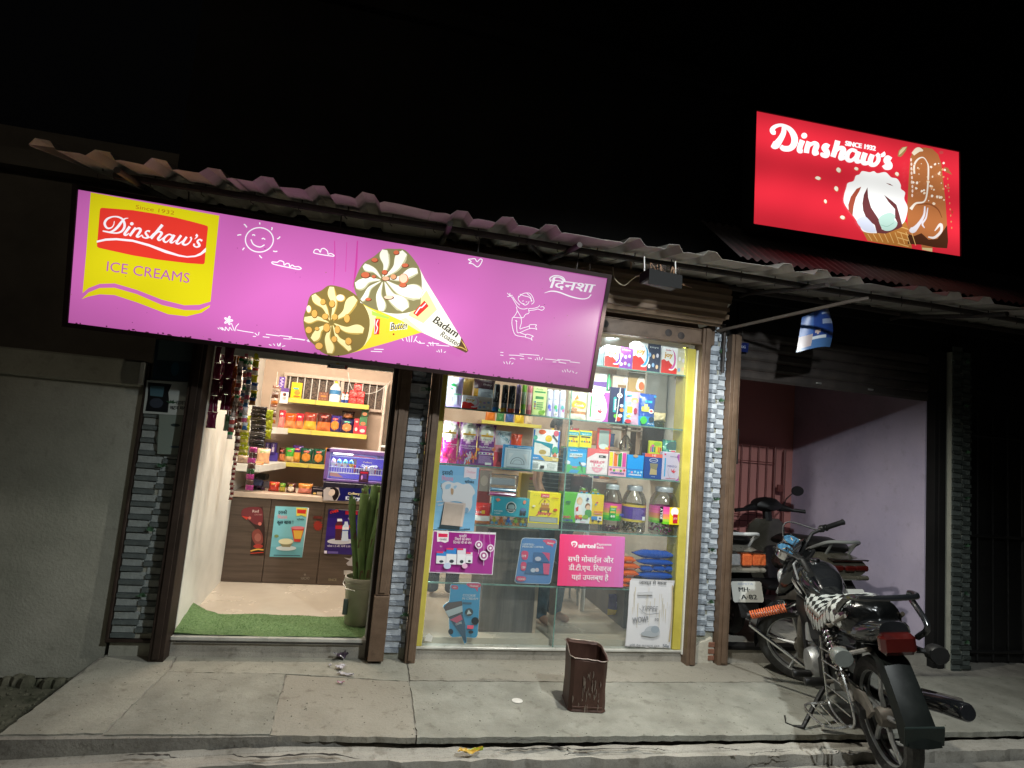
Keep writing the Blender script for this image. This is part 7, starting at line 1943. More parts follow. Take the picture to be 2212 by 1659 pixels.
m = M(); m.bbox(bx - .115, bx - .08, by - .1, by - .085, .22, .33, .002); m.build('sticker', mat('dark_sticker', (.05, .07, .06), .5), t)
ROLLM = mat('turf_roll_green', (.06, .12, .03), .9, scale=8, bump=.5, bscale=60, col2=(.20, .30, .10), stretch=(1, 1, .3))
RB = mat('turf_roll_brown', (.13, .085, .05), .9, scale=12, bump=.4, col2=(.12, .12, .05))
t = thing('rolled_turf', 'bundle of rolled green grass mats standing in the bucket', 'grass mat roll', (bx, by, .3))
rr = random.Random(6)
for q, (p0, p1, r0, r1) in enumerate((((bx - .04, by - .02, .2), (-.20, .42, 1.03), .02, .026), ((bx + .0, by - .05, .2), (-.12, .36, 1.08), .024, .032), ((bx + .03, by + .0, .2), (-.06, .40, 1.14), .024, .036), ((bx + .05, by - .05, .2), (-.015, .34, 1.10), .02, .028), ((bx - .02, by + .05, .2), (-.14, .46, 1.11), .02, .030))):
 pts, rs = [], []
 for k in range(13):
  u = k / 12
  b_ = .018 * math.sin(u * 5 + q)
  pts.append((p0[0] + (p1[0] - p0[0]) * u + b_, p0[1] + (p1[1] - p0[1]) * u, p0[2] + (p1[2] - p0[2]) * u)); rs.append((r0 + (r1 - r0) * u) * (1 + .08 * math.sin(7 * u + q)))
 m = M(); m.tube(pts, rs, 14)
 m.v = [(a + rr.uniform(-.003, .003), b + rr.uniform(-.003, .003), c + rr.uniform(-.004, .004)) for a, b, c in m.v]
 m.build('roll', ROLLM, t)
 m = M()
 e = Vector(pts[-1])
 for k in range(9):
  a = rr.uniform(0, 6.28)
  s_ = e + Vector((math.cos(a), math.sin(a), 0)) * rs[-1] * .7
  m.add([s_ + Vector((-.008, 0, -.01)), s_ + Vector((.008, 0, -.01)), s_ + Vector((rr.uniform(-.02, .02), rr.uniform(-.01, .01), rr.uniform(.015, .045)))], [(0, 1, 2)])
 m.build('frayed_end', RB if q % 2 else ROLLM, t, kind='stuff')
 if 1:
  m = M()
  for k in range(4):
   c = Vector(pts[2 + k * 3 - q % 2]) + Vector((.01 * math.sin(q * 9 + k), -rs[5] * 1.05, 0))
   m.add([c + Vector((-.012, 0, -.03)), c + Vector((.012, .003, -.025)), c + Vector((.010, .003, .035)), c + Vector((-.009, 0, .03))], [(0, 1, 2, 3)])
  m.build('brown_patch', RB, t, kind='stuff')
# ---- strips of sachets hanging in the doorway
def strip(label, c, pa, pb, wpx, n, y, cols, d=.022, clear=False, hscale=1.0, grp='sachet strips hanging in the doorway', horizontal=False):
 A, B = Vector(W(c, *pa, y=y)), Vector(W(c, *pb, y=y))
 w_ = abs(W(c, pa[0] + wpx, pa[1], y=y)[0] - A.x)
 t = thing('sachet_strip', label, 'sachet strip', A, group=grp)
 rr = random.Random(int(pa[0] * 7 + pa[1]))
 m = M(); m.tube([A + Vector((0, .012, .12)), B + Vector((0, .012, 0))], .0015, 4); m.build('string', WHITEP, t)
 H = (A.z - B.z) / n
 for k in range(n):
  f0 = k / n
  cx = A.x + (B.x - A.x) * (f0 + .5 / n) + rr.uniform(-.004, .004)
  zt = A.z - H * k
  col = cols[k % len(cols)]
  if isinstance(col, str):
   cf = col
   fn = lambda u, v, cf=cf: cf
  else:
   fn = lambda u, v, cl=col: cl[0] if v > .62 else (cl[1] if v > .3 else cl[-1])
  pouch('', '', '', None, y + rr.uniform(-.012, .012), d, fn, raw=(cx - w_ / 2, zt - H * hscale * .98, cx + w_ / 2, zt), parent=t, pname='sachet', seed=int(k + pa[0]), film=FILM)
 return t
MA = ['#5c1430', '#6c1838', '#501028', '#641434']
strip('mustard brown sachet strip nearest the left door jamb', 'c3', (415, 95), (385, 495), 55, 4, .10, ['#8c5c10', '#7c5010', '#946414'])
strip('long maroon sachet strip ending lowest near the jamb', 'c3', (478, 80), (428, 805), 85, 5, .08, MA)
strip('maroon sachet strip second from the left jamb', 'c3', (600, 85), (540, 645), 88, 4, .09, MA)
strip('maroon sachet strip squeezed between the two long maroon ones', 'c3', (545, 90), (505, 560), 62, 4, .16, ['#4c1028', '#581434', '#6c2040'], d=.03)
strip('orange brown sachet strip half behind the maroon sachets', 'c3', (625, 100), (585, 760), 52, 6, .18, ['#7c4018', '#582c10', ('#a8a098', '#6c3818'), '#8c5020'])
strip('clear and red sweet strip behind the patterned sachets', 'c3', (700, 130), (640, 820), 44, 11, .20, [('#c8c0b8', '#983028'), ('#a8a49c', '#58402c'), ('#d8d0c8', '#c0707c')])
strip('pale blue and pink sachet strip at the middle of the bunch', 'c3', (765, 280), (715, 820), 46, 8, .06, [('#c8d4dc', '#c85878'), ('#d8dce0', '#3c6ca0'), ('#e0d8dc', '#b0a8a0')])
strip('brown and cream sachet strip hanging beside the yellow sachets', 'c3', (690, 560), (650, 1000), 46, 7, .14, [('#b8a898', '#603020'), ('#a89888', '#50241c')])
strip('brown sachet strip behind the maroon ones', 'c3', (655, 110), (602, 640), 70, 4, .14, ['#5c3008', '#6c3c10', '#784418', '#8c4c28'])
strip('clear strip of red and white sweets right of the maroon sachets', 'c3', (715, 120), (585, 900), 48, 12, .12, [('#b8b0a8', '#a04038'), ('#208040', '#c0b8b0'), ('#c8c0b8', '#887870'), ('#604838', '#b8a8a0'), ('#d0c8c0', '#b05048')])
strip('white and green patterned sachet strip beside the sweets', 'c3', (745, 120), (690, 700), 42, 10, .10, [('#d8d4cc', '#c86c78'), ('#c8c8c4', '#388050'), ('#e0d8d0', '#485890'), ('#b8b0a8', '#d87060')])
strip('grey and orange sachet strip beside the yellow ones', 'c3', (775, 125), (720, 690), 44, 10, .13, [('#a8a098', '#c89050'), ('#c8c0b8', '#3c6c48'), ('#b8b0a0', '#d8c838')])
strip('yellow, blue and red sachet strip at the right of the upper bunch', 'c3', (828, 130), (795, 600), 58, 7, .10, ['#d8d020', ('#e0d818', '#c0b818'), ('#d84838', '#f0e8e0'), '#d8d420', ('#3c60b0', '#c8d0e0'), ('#d8d020', '#407840'), ('#305098', '#a87038')])
strip('bright yellow sachet strip hanging lower beside the wall', 'c3', (735, 690), (700, 1045), 85, 4, .16, [('#b8b418', '#d0b860', '#c8c41c'), ('#c0bc1c', '#d8c070', '#b8b418')])
strip('yellow green sachet strip behind the black sachets', 'c3', (940, 640), (915, 900), 80, 3, .60, ['#a0a828', '#b0b430', '#a8ac20'])
strip('broad strip of shiny black sachets', 'c3', (855, 610), (832, 968), 140, 11, .30, ['#3c3434', '#4c4444', '#2c2626', '#58504c'], d=.02)
strip('pink and brown bottle shaped sachet strip hanging lowest', 'c3', (800, 970), (755, 1355), 72, 8, .40, ['#c84890', '#5c4038', '#c84c94', '#604438', '#3c6038'])
strip('long thin clear strip of dark red sweets against the wall', 'c3', (668, 830), (600, 1440), 34, 14, .20, [('#b09888', '#742828'), ('#c8b8a8', '#803830'), ('#988070', '#681c20')])
strip('clear strip of chocolate sweets in front of the shelves', 'c3', (1000, 425), (965, 760), 62, 6, .9, [('#80503c', '#c0a898'), ('#a89088', '#603828'), ('#b89888', '#c87838')])
strip('dark green sachet hanging below the brown ones', 'c3', (575, 680), (560, 830), 60, 1, .12, [('#243c20', '#586850')])
strip('dark brown glossy sachet strip below the green one', 'c3', (620, 690), (590, 900), 45, 3, .15, ['#40201c', '#2c1814', '#8c7058'])
# ---- things glimpsed deeper inside, behind the display case
t = thing('inner_cabinet', 'dark wood cabinet panel behind the low left of the display case', 'cabinet', (1.0, .3, FZ))
m = M(); m.bbox(.82, 1.235, .19, .21, FZ + .002, .9, .002); m.build('panel', WOODV, t)
m = M(); m.box(.82, 1.235, .211, .75, FZ, .9); m.build('carcass', WOODV, t)
m = M(); m.bbox(1.236, 1.262, .19, .5, FZ, .62, .003); m.build('side_post', PEACH, t)
t = thing('inner_cabinet', 'long brown cabinet receding behind the lower right of the case', 'cabinet', (2.3, .8, FZ))
m = M(); m.box(2.05, 2.4, .35, 2.2, FZ, .55); m.build('carcass', WOODV, t)
m = M(); m.bbox(2.03, 2.42, .33, 2.22, .552, .58, .003); m.build('top', PEACH, t)
t = thing('glass_partition', 'pale glass and wood partition post in the middle of the shop', 'partition', (1.85, .9, FZ))
m = M(); m.bbox(1.83, 1.87, .8, .84, FZ, 1.4, .003); m.build('post', WHITEP, t)
t = thing('plastic_stool', 'low steel legged stool glimpsed through the lower right glass', 'stool', (1.75, 1.1, FZ))
for dx in (-.12, .12):
 for dy in (-.12, .12):
  m = M(); m.tube([(1.75 + dx, 1.1 + dy, FZ), (1.75 + dx * .7, 1.1 + dy * .7, .58)], .011, 8); m.build('leg', mat('zinc_wire'), t)
m = M(); m.lathe([(0, .6), (.13, .6), (.14, .59), (.13, .575), (0, .575)], (1.75, 1.1, 0), n=20); m.build('seat', PEACH, t)
m = M(); m.tube([(1.64, 1.0, .3), (1.86, 1.0, .3)], .008, 6); m.build('stretcher', mat('zinc_wire'), t)
# back wall shelf with yellow edge behind the display case
bz = []
for q, (a, b, zz) in enumerate(((.98, 1.66, 1.79), (.35, 1.5, 1.40), (1.75, 2.6, 1.62), (1.75, 2.6, 1.25))):
 t = thing('wall_shelf', ('upper left', 'lower left', 'upper right', 'lower right')[q] + ' back wall shelf glimpsed through the display case', 'shelf', ((a + b) / 2, 2.0, zz))
 m = M(); m.bbox(a, b, 2.0, 2.27, zz - .03, zz, .003); m.build('plank', PEACH, t)
 m = M(); m.bbox(a, b, 1.99, 1.998, zz - .034, zz + .004, .002); m.build('edge_strip', YELL if q < 2 else PEACH, t)
 rr = random.Random(q)
 x = a + .05
 k = 0
 CW = ['orange', 'red', 'yellow', 'green', 'violet', 'cream', 'blue']
 CC = ['#c87028', '#b83838', '#d0b030', '#3c7848', '#5c4088', '#d0c0a8', '#3c5890']
 while x < b - .12:
  w_x = rr.uniform(.07, .12)
  ci = (k * 3 + q) % 7
  pouch('snack_pouch', '%s pouch, %s from left on the %s back wall shelf' % (CW[ci], ('first', 'second', 'third', 'fourth', 'fifth', 'sixth', 'seventh', 'eighth', 'ninth', 'tenth', 'eleventh', 'twelfth', 'thirteenth', 'last')[k], ('upper left', 'lower left', 'upper right', 'lower right')[q]), 'snack pouch', None, 2.05, .05, CC[ci], raw=(x, zz + .001, x + w_x, zz + rr.uniform(.13, .2)), seed=k + q, group='pouches on the back wall shelves behind the display case')
  x += w_x + .012
  k += 1
t = thing('white_cupboard', 'white cupboard door behind the upper right of the case', 'cupboard', (2.3, 1.2, 1.8))
x0, zz0, x1, zz1 = rect('e6', 1340, 240, 1760, 830, .9)
m = M(); m.bbox(x0, 2.6, .9, 1.2, zz0, zz1 + .6, .004); m.build('cupboard_door', WHITE, t)
m = M(); m.box(x0, 2.6, .92, 1.2, zz0 - .45, zz0 - .005); m.build('open_niche', DKBR, t)
t = thing('wooden_rack', 'cream wooden rack with plastic bags behind the third shelf', 'rack', (2.2, .9, 1.4))
x0, zz0, x1, zz1 = rect('e6', 845, 770, 1300, 1180, .6)
for a, b, c, d in ((x0, x1, zz1 - .02, zz1), (x0, x1, zz1 - .055, zz1 - .04), (x1 - .015, x1, zz0, zz1), ((x0 + x1) / 2 - .008, (x0 + x1) / 2 + .008, zz0 + .05, zz1)):
 m = M(); m.bbox(a, b, .6, .7, c, d, .002); m.build('board', PEACH, t)
m = M(); m.lathe([(0, 0), (.05, .01), (.06, .06), (.03, .12), (.015, .14)], (x0 + .13, .55, zz0 + .02), n=12); tag(m.build('plastic_bag', POUCH, loc=(x0 + .13, .55, zz0)), 'crumpled grey plastic bag behind the rainbow striped dispenser', 'plastic bag')
carton('carton_box', 'dark maroon panel box behind the toy car blister', 'box', ('e8', 195, 205, 600, 1000), .45, .1, '#40181c')
carton('carton_box', 'yellow paper carton behind the teal toy carton', 'box', ('e7', 1390, 165, 1700, 900), .5, .1, '#a08838', lambda i: (i.lines(.4, .5, .9, .85, 6, '#807038'), i.r(.4, .88, .9, .93, '#a84830')))
carton('carton_box', 'red and white cartons behind the sky blue poster edge', 'box', ('e7', 780, 110, 960, 900), .4, .1, '#8c3430', lambda i: (i.r(0, .6, 1, 1, '#a89c90'), i.e(.4, .8, .3, .1, '#c8b8a8')))
pouch('snack_packet', 'violet packet standing on the floor behind the right glass', 'packet', ('c6', 1480, 850, 1580, 1000), .5, .06, lambda u, v: '#3c2c60' if v > .3 else '#c0a030', lambda i: i.t3('Bonkers', (.6, .3), (.75, .9), (.4, .35), '#e0dcec', strikes=2))
# ---- people inside
SKIN = mat('skin', (.30, .16, .10), .5, scale=12, bump=.04, col2=(.36, .20, .13))
HAIR = mat('black_hair', (.012, .010, .009), .5, scale=60, bump=.4, col2=(.03, .026, .024), stretch=(1, 1, .3))
def skin_mesh(name, verts, edges, radii, root, material, sub=2, parent=None):
 me = bpy.data.meshes.new(name)
 me.from_pydata([Vector(v) for v in verts], edges, [])
 o = bpy.data.objects.new(name, me)
 COL.objects.link(o)
 mod = o.modifiers.new('skin', 'SKIN')
 mod.use_smooth_shade = True
 for i_, v in enumerate(me.skin_vertices[0].data):
  r_ = radii[i_]
  v.radius = r_ if isinstance(r_, tuple) else (r_, r_)
  v.use_root = (i_ == root)
 ss = o.modifiers.new('sub', 'SUBSURF')
 ss.levels = ss.render_levels = sub
 dg = bpy.context.evaluated_depsgraph_get()
 m2 = bpy.data.meshes.new_from_object(o.evaluated_get(dg))
 m2.materials.clear()
 m2.materials.append(material)
 m2.polygons.foreach_set('use_smooth', [True] * len(m2.polygons))
 bpy.data.objects.remove(o)
 bpy.data.meshes.remove(me)
 return m2
def person(label, loc, rz, h, shirt, trousers, group=None, sit=False):
 t = thing('person', label, 'person', loc, rz, group)
 k = h / 1.70
 V = [(0, 0, .92), (0, .01, 1.10), (0, .02, 1.28), (0, .03, 1.42), (0, .02, 1.50), (0, .0, 1.56), (0, -.01, 1.62), (0, -.005, 1.67)]
 Rr = [(.15, .11), (.14, .10), (.16, .105), (.11, .07), .052, .068, .078, .06]
 E = [(0, 1), (1, 2), (2, 3), (3, 4), (4, 5), (5, 6), (6, 7)]
 for s_ in (-1, 1):
  b = len(V)
  V += [(s_ * .17, .03, 1.40), (s_ * .23, .05, 1.16), (s_ * .20, -.06, .98), (s_ * .16, -.18, 1.02), (s_ * .14, -.25, 1.04)]
  Rr += [.052, .042, .034, .026, .022]
  E += [(3, b), (b, b + 1), (b + 1, b + 2), (b + 2, b + 3), (b + 3, b + 4)]
  for f_ in range(4):
   c = len(V)
   V += [(s_ * (.165 - .017 * f_), -.29, 1.045), (s_ * (.165 - .017 * f_), -.32 + .004 * f_, 1.03)]
   Rr += [.008, .007]
   E += [(b + 4, c), (c, c + 1)]
  c = len(V)
  V += [(s_ * .115, -.265, 1.055), (s_ * .10, -.285, 1.05)]
  Rr += [.009, .008]
  E += [(b + 3, c), (c, c + 1)]
  b = len(V)
  V += [(s_ * .09, .0, .84), (s_ * .10, -.01, .48), (s_ * .10, .02, .10), (s_ * .10, -.02, .045), (s_ * .11, -.14, .03)]
  Rr += [.085, .058, .038, .036, .03]
  E += [(0, b), (b, b + 1), (b + 1, b + 2), (b + 2, b + 3), (b + 3, b + 4)]
 V = [(a * k, b * k, c * k) for a, b, c in V]
 Rr = [tuple(x * k for x in r_) if isinstance(r_, tuple) else r_ * k for r_ in Rr]
 me = skin_mesh('body', V, E, Rr, 0, SKIN)
 o = bpy.data.objects.new('body', me); COL.objects.link(o); o.parent = t; TM[o.name] = TM[t.name]
 hd = Vector((0, -.005, 1.62)) * k
 m = M()
 m.lathe([(0, -.03), (.012, -.012), (.013, 0), (0, .004)], (0, -.098 * k, 1.595 * k), 'z', 8); m.build('nose', SKIN, t, local=True)
 for s_ in (-1, 1):
  m = M(); m.lathe([(0, -.012), (.009, -.008), (.011, 0), (0, .008)], (s_ * .03 * k, -.082 * k, 1.62 * k), 'y', 8); m.build('eye', WHITEP, t, local=True)
  m = M(); m.bbox(s_ * .084 - .008, s_ * .084 + .008, -.012, .014, 1.575 * k, 1.635 * k, .006); m.build('ear', SKIN, t, local=True)
 m = M(); m.bbox(-.024, .024, -.090 * k, -.08 * k, 1.548 * k, 1.558 * k, .003); m.build('mouth', mat('lip', (.22, .07, .06), .5), t, local=True)
 m = M()
 rr = random.Random(3)
 n_ = 18
 rings = []
 for a in range(9):
  ph = R(90 - a * 13)
  rings.append([(.092 * k * math.cos(ph) * math.cos(b) * 1.0, .10 * k * math.cos(ph) * math.sin(b) + .012, (1.635 + .085 * math.sin(ph)) * k + rr.uniform(-.003, .003) + (.035 if math.sin(b) < -.3 and a > 5 else 0)) for b in [2 * math.pi * q / n_ for q in range(n_)]])
 m.loft(rings); m.build('hair', HAIR, t, local=True, auto=0)
 i0 = [0, 1, 2, 3]
 V2 = [V[i] for i in i0]; R2 = [tuple(x + .014 for x in Rr[i]) for i in i0]; E2 = [(0, 1), (1, 2), (2, 3)]
 b = len(V)
 step = (len(V) - 8) // 2
 for s_ in (0, 1):
  q = 8 + s_ * step
  c = len(V2)
  V2 += [V[q], tuple((Vector(V[q]) * .35 + Vector(V[q + 1]) * .65))]; R2 += [.072 * k, .062 * k]; E2 += [(3, c), (c, c + 1)]
 me = skin_mesh('shirt', V2, E2, R2, 0, shirt, 2)
 o = bpy.data.objects.new('shirt', me); COL.objects.link(o); o.parent = t
 V3 = [(V[0][0], V[0][1], V[0][2] - .0)]; R3 = [(.165 * k, .125 * k)]; E3 = []
 for s_ in (0, 1):
  q = 8 + s_ * step + 5 + 8 + 2
  c = len(V3)
  V3 += [V[q], V[q + 1], V[q + 2], (V[q][0], V[q + 2][1], .035)]; R3 += [.105 * k, .085 * k, .072 * k, .07 * k]; E3 += [(0, c), (c, c + 1), (c + 1, c + 2), (c + 2, c + 3)]
 me = skin_mesh('trousers', V3, E3, R3, 0, trousers, 2)
 o = bpy.data.objects.new('trousers', me); COL.objects.link(o); o.parent = t
 return t
STR = mat('striped_dark_shirt', (.03, .045, .06), .85)
n_, L_ = STR.node_tree.nodes, STR.node_tree.links
wv = n_.new('ShaderNodeTexWave'); wv.bands_direction = 'Z'; wv.inputs['Scale'].default_value = 9; wv.inputs['Distortion'].default_value = .6
tc_ = n_.new('ShaderNodeTexCoord'); L_.new(tc_.outputs['Object'], wv.inputs[0])
rp = n_.new('ShaderNodeValToRGB'); rp.color_ramp.elements[0].position = .8; rp.color_ramp.elements[0].color = (.035, .05, .065, 1); rp.color_ramp.elements[1].position = .92; rp.color_ramp.elements[1].color = (.2, .24, .27, 1)
L_.new(wv.outputs['Fac'], rp.inputs[0]); L_.new(rp.outputs[0], n_['Principled BSDF'].inputs['Base Color'])
JEAN = mat('blue_denim', (.03, .075, .12), .85, scale=30, bump=.3, col2=(.06, .12, .18))
person('man in dark striped shirt and blue jeans standing behind the display case', (1.44, .48, FZ), R(35), 1.68, STR, JEAN)
person('person with black hair standing behind the pink incense pouches', (.62, 1.15, FZ), R(170), 1.52, mat('plum_cloth', (.09, .03, .06), .85), mat('dark_cloth', (.03, .03, .04), .85))
# ================================================================== VEHICLES
TYRE = mat('tyre_rubber', (.02, .02, .019), .8, scale=40, bump=.5, col2=(.05, .05, .046))
BLKP = mat('black_body_paint', (.008, .009, .010), .18, scale=5, bump=0, coat=.6, col2=(.014, .015, .017))
BLKM = mat('black_plastic', (.007, .007, .007), .5, scale=30, bump=.15)
CHR = mat('chrome', (.62, .62, .62), .15, metal=1, scale=10, bump=0)
ALU = mat('cast_aluminium', (.36, .37, .37), .42, metal=.75, scale=14, bump=.12, col2=(.50, .51, .51))
DUST = mat('dusty_fork_metal', (.11, .10, .085), .6, metal=.3, scale=16, bump=.1, col2=(.22, .20, .17))
REDL = mat('red_lamp_lens', (.05, .005, .004), .15, coat=.6, scale=20, bump=0)
AMB = mat('orange_lamp_lens', (.55, .09, .03), .2, coat=.5, scale=60, bump=.3, col2=(.75, .2, .06))
CLR = mat('clear_lamp_lens', (.55, .58, .62), .12, metal=.5, coat=.6, scale=60, bump=.4, col2=(.8, .8, .8))
DIAL = mat('blue_dial', (.02, .07, .13), .25, coat=.5, scale=60, bump=0, col2=(.10, .26, .42))
SILV = mat('silver_beige_paint', (.26, .25, .21), .28, metal=.3, coat=.5, scale=6, bump=0, col2=(.34, .32, .27))
WHP = mat('white_grab_rail', (.60, .62, .62), .4, scale=6, bump=0)
ORG = mat('orange_spring', (.60, .12, .04), .4, scale=20, bump=0, col2=(.75, .2, .08))
def wheel(parent, name, cx, cz, r_o, w_, rimcol=ALU, spokes=6, y0=0.0, T4=None):
 """tyre, rim and spokes around the axle (local y axis)"""
 T4 = T4 or Matrix.Identity(4)
 rt = w_ / 2
 m = M()
 n, k = 40, 10
 rings = []
 for i in range(n):
  a = 2 * math.pi * i / n
  rings.append([T4 @ Vector((cx + (r_o - rt + rt * math.cos(b)) * math.cos(a), y0 + rt * 1.0 * math.sin(b), cz + (r_o - rt + rt * math.cos(b)) * math.sin(a))) for b in [2 * math.pi * j / k for j in range(k)]])
 rings.append(rings[0])
 m.loft(rings, cap=False)
 t_ = m.build(name, TYRE, parent, local=True)
 m = M()
 ri = r_o - 1.7 * rt
 m.lathe([(ri + .012, -rt * .75), (ri - .006, -rt * .6), (ri - .012, 0), (ri - .006, rt * .6), (ri + .012, rt * .75)], (cx, y0, cz), 'y', 40, M4=T4)
 m.build('rim', rimcol, t_, local=True)
 for i in range(spokes):
  a = 2 * math.pi * (i + .3) / spokes
  d = Vector((math.cos(a), 0, math.sin(a)))
  c = Vector((cx, y0, cz))
  m = M(); m.tube([T4 @ (c + d * .03), T4 @ (c + d * ri * .5 + Vector((0, .012, 0))), T4 @ (c + d * (ri - .002))], [.016, .012, .014], 6); m.build('spoke', rimcol, t_, local=True)
 m = M(); m.lathe([(0, -.04), (.055, -.04), (.06, -.02), (.05, .02), (.045, .04), (0, .045)], (cx, y0, cz), 'y', 20, M4=T4); m.build('hub', DUST, t_, local=True)
 return t_
def coil(p0, p1, r_, turns, th, n=10):
 p0, p1 = Vector(p0), Vector(p1)
 d = (p1 - p0).normalized()
 a = d.orthogonal().normalized(); b = d.cross(a)
 N = int(turns * n)
 m = M(); m.tube([p0 + (p1 - p0) * (i / N) + (a * math.cos(2 * math.pi * i / n) + b * math.sin(2 * math.pi * i / n)) * r_ for i in range(N + 1)], th, 5)
 return m
def plate(parent, O, U, V, rows, th=.004, col='#d0d2cc'):
 O, U, V = Vector(O), Vector(U), Vector(V)
 N = U.cross(V).normalized()
 m = M(); q = [O, O + U, O + U + V, O + V]
 c = []
 for i in range(4):
  a, b, d = q[i], q[(i - 1) % 4], q[(i + 1) % 4]
  c += [a + (b - a).normalized() * .012, a + (d - a).normalized() * .012]
 m.add([p_ for p_ in c] + [p_ - N * th for p_ in c], [tuple(range(8)), tuple(range(15, 7, -1))] + [(i, 8 + i, 8 + (i + 1) % 8, (i + 1) % 8) for i in range(8)], lin(col))
 p_ = m.build('number_plate', PAPER, parent, local=True)
 i = Ink(O, U, V)
 for txt, u0, v0, u1, h, c2 in rows:
  i.t(txt, u0, v0, u1, h, c2, strikes=3)
 i.build('plate_lettering', PAPER, p_, local=True, kind='stuff')
# ---- motorcycle, local x forward, y left, z up; leaning on its side stand
BIKE = (3.0, -.98, -.03)
bike = thing('motorcycle', 'black motorcycle with chequered seat cover leaning on its side stand', 'motorcycle', BIKE, rot=(R(-9), 0, R(71)))
KX, KZ = .9, 1.05
def B(m, n, mt, p=bike, **k):
 m.v = [(a * KX, b, c * KZ) for a, b, c in m.v]
 return m.build(n, mt, p, local=True, **k)
A_, Bx = Vector((.62, 0, .30)), Vector((.36, 0, .95))
ax = (Bx - A_).normalized()
ST = Matrix.Translation(Bx) @ Matrix.Rotation(R(54), 4, ax) @ Matrix.Translation(-Bx)
SK = Matrix.Diagonal((KX, 1, KZ, 1))
wheel(bike, 'front_wheel', .64, .305, .305, .085, ALU, 5, T4=SK @ ST @ SK.inverted() @ Matrix.Translation((.64 * (KX - 1), 0, .012)))
wheel(bike, 'rear_wheel', -.567, .305, .305, .088, ALU, 5)
for s_ in (-1, 1):
 m = M(); m.tube([ST @ Vector((.63, s_ * .085, .27)), ST @ Vector((.60, s_ * .085, .36)), ST @ Vector((.51, s_ * .085, .58))], [.030, .030, .027], 12); B(m, 'fork_slider', DUST)
 m = M(); m.tube([ST @ Vector((.51, s_ * .085, .58)), ST @ Vector((.36, s_ * .085, .95))], .017, 10); B(m, 'fork_tube', CHR)
m = M()
for a in range(15):
 an = R(5 + a * 11)
 m.v += [tuple(ST @ Vector((.64 + .335 * math.cos(an), y, .30 + (.345 - abs(y) * .75) * math.sin(an)))) for y in (-.075, -.058, 0, .058, .075)]
m.f = [(i * 5 + j, i * 5 + j + 1, i * 5 + 6 + j, i * 5 + 5 + j) for i in range(14) for j in range(4)]
m.c = [None] * len(m.f); m.sm = True
B(m, 'front_fender', BLKP)
m = M()
for zz in (.58, .93):
 m.bbox(-.04, .04, -.11, .11, -.012, .012, .006, None, ST @ Matrix.Translation((.36 + (.95 - zz) * .40, 0, zz)))
B(m, 'fork_clamp', BLKM, kind='stuff')
# cockpit fairing and gauges
rings = []
for u, wx, hz, x, z in ((0, .075, .11, .585, .80), (.3, .11, .155, .56, .83), (.6, .13, .18, .50, .86), (1, .125, .17, .43, .89)):
 rings.append([ST @ Vector((x - .10 * math.sin(a), wx * math.cos(a), z + hz * math.sin(a))) for a in [2 * math.pi * q / 18 for q in range(18)]])
m = M(); m.loft(rings, cap=False); fa = B(m, 'headlamp_fairing', BLKP)
m = M(); m.lathe([(0, .02), (.055, .014), (.064, 0), (.06, -.03)], (0, 0, 0), 'x', 20, M4=ST @ Matrix.Translation((.585, 0, .80))); B(m, 'headlamp', CLR, fa)
m = M(); m.bbox(-.05, .05, -.125, .125, -.03, .03, .02, None, ST @ Matrix.Translation((.46, 0, .985)) @ Matrix.Rotation(R(38), 4, 'Y')); B(m, 'instrument_cowl', BLKM)
for s_ in (-1, 1):
 T4 = ST @ Matrix.Translation((.45, s_ * .066, 1.025)) @ Matrix.Rotation(R(-38), 4, 'Y')
 m = M(); m.lathe([(0, .012), (.056, .012), (.058, .0)], (0, 0, 0), 'z', 22, M4=T4); g = B(m, 'gauge', DIAL)
 m = M(); m.lathe([(.056, .010), (.062, .020), (.066, .010), (.064, -.04)], (0, 0, 0), 'z', 22, M4=T4); B(m, 'bezel', CHR, g)
 m = M(); m.bbox(-.002, .028, -.002, .002, .014, .016, .0008, lin('#e8b060'), T4 @ Matrix.Rotation(R(50 * s_), 4, 'Z')); B(m, 'needle', PAPER, g)
# handlebar
hb = [(.20, .36, 1.00), (.26, .27, 1.02), (.33, .16, 1.03), (.37, .08, .985), (.37, 0, .975), (.37, -.08, .985), (.33, -.16, 1.03), (.26, -.27, 1.02), (.20, -.36, 1.00)]
m = M(); m.tube([ST @ Vector(p_) for p_ in hb], .012, 10); h_ = B(m, 'handlebar', BLKM)
for s_ in (-1, 1):
 a, b = ST @ Vector((.265, s_ * .255, 1.02)), ST @ Vector((.185, s_ * .385, .995))
 m = M(); m.tube([a, a + (b - a) * .03, a + (b - a) * .12, a + (b - a) * .9, b], [.024, .024, .018, .018, .021], 12); B(m, 'grip', BLKM, h_)
 m = M(); m.tube([ST @ Vector((.31, s_ * .20, 1.02)), ST @ Vector((.345, s_ * .24, 1.0)), ST @ Vector((.29, s_ * .36, .975)), ST @ Vector((.275, s_ * .39, .975))], [.008, .008, .006, .008], 6); B(m, 'lever', ALU, h_)
 m = M(); m.bbox(-.02, .02, -.022, .022, -.02, .02, .006, None, ST @ Matrix.Translation((.285, s_ * .235, 1.025))); B(m, 'switch_block', BLKM, h_)
for k, (p0, p1, p2, p3) in enumerate((((.30, .22, 1.02), (.47, .17, 1.10), (.50, .06, .95), (.44, .03, .75)), ((.30, -.22, 1.02), (.50, -.18, 1.12), (.52, -.04, .95), (.44, -.03, .72)), ((.30, .20, 1.0), (.42, .10, 1.06), (.46, .02, .92), (.40, .05, .70)))):
 m = M(); m.tube([ST @ v for v in catmull([p0, p1, p2], 6)] + [Vector(p3)], .006, 6); B(m, 'cable', BLKM)
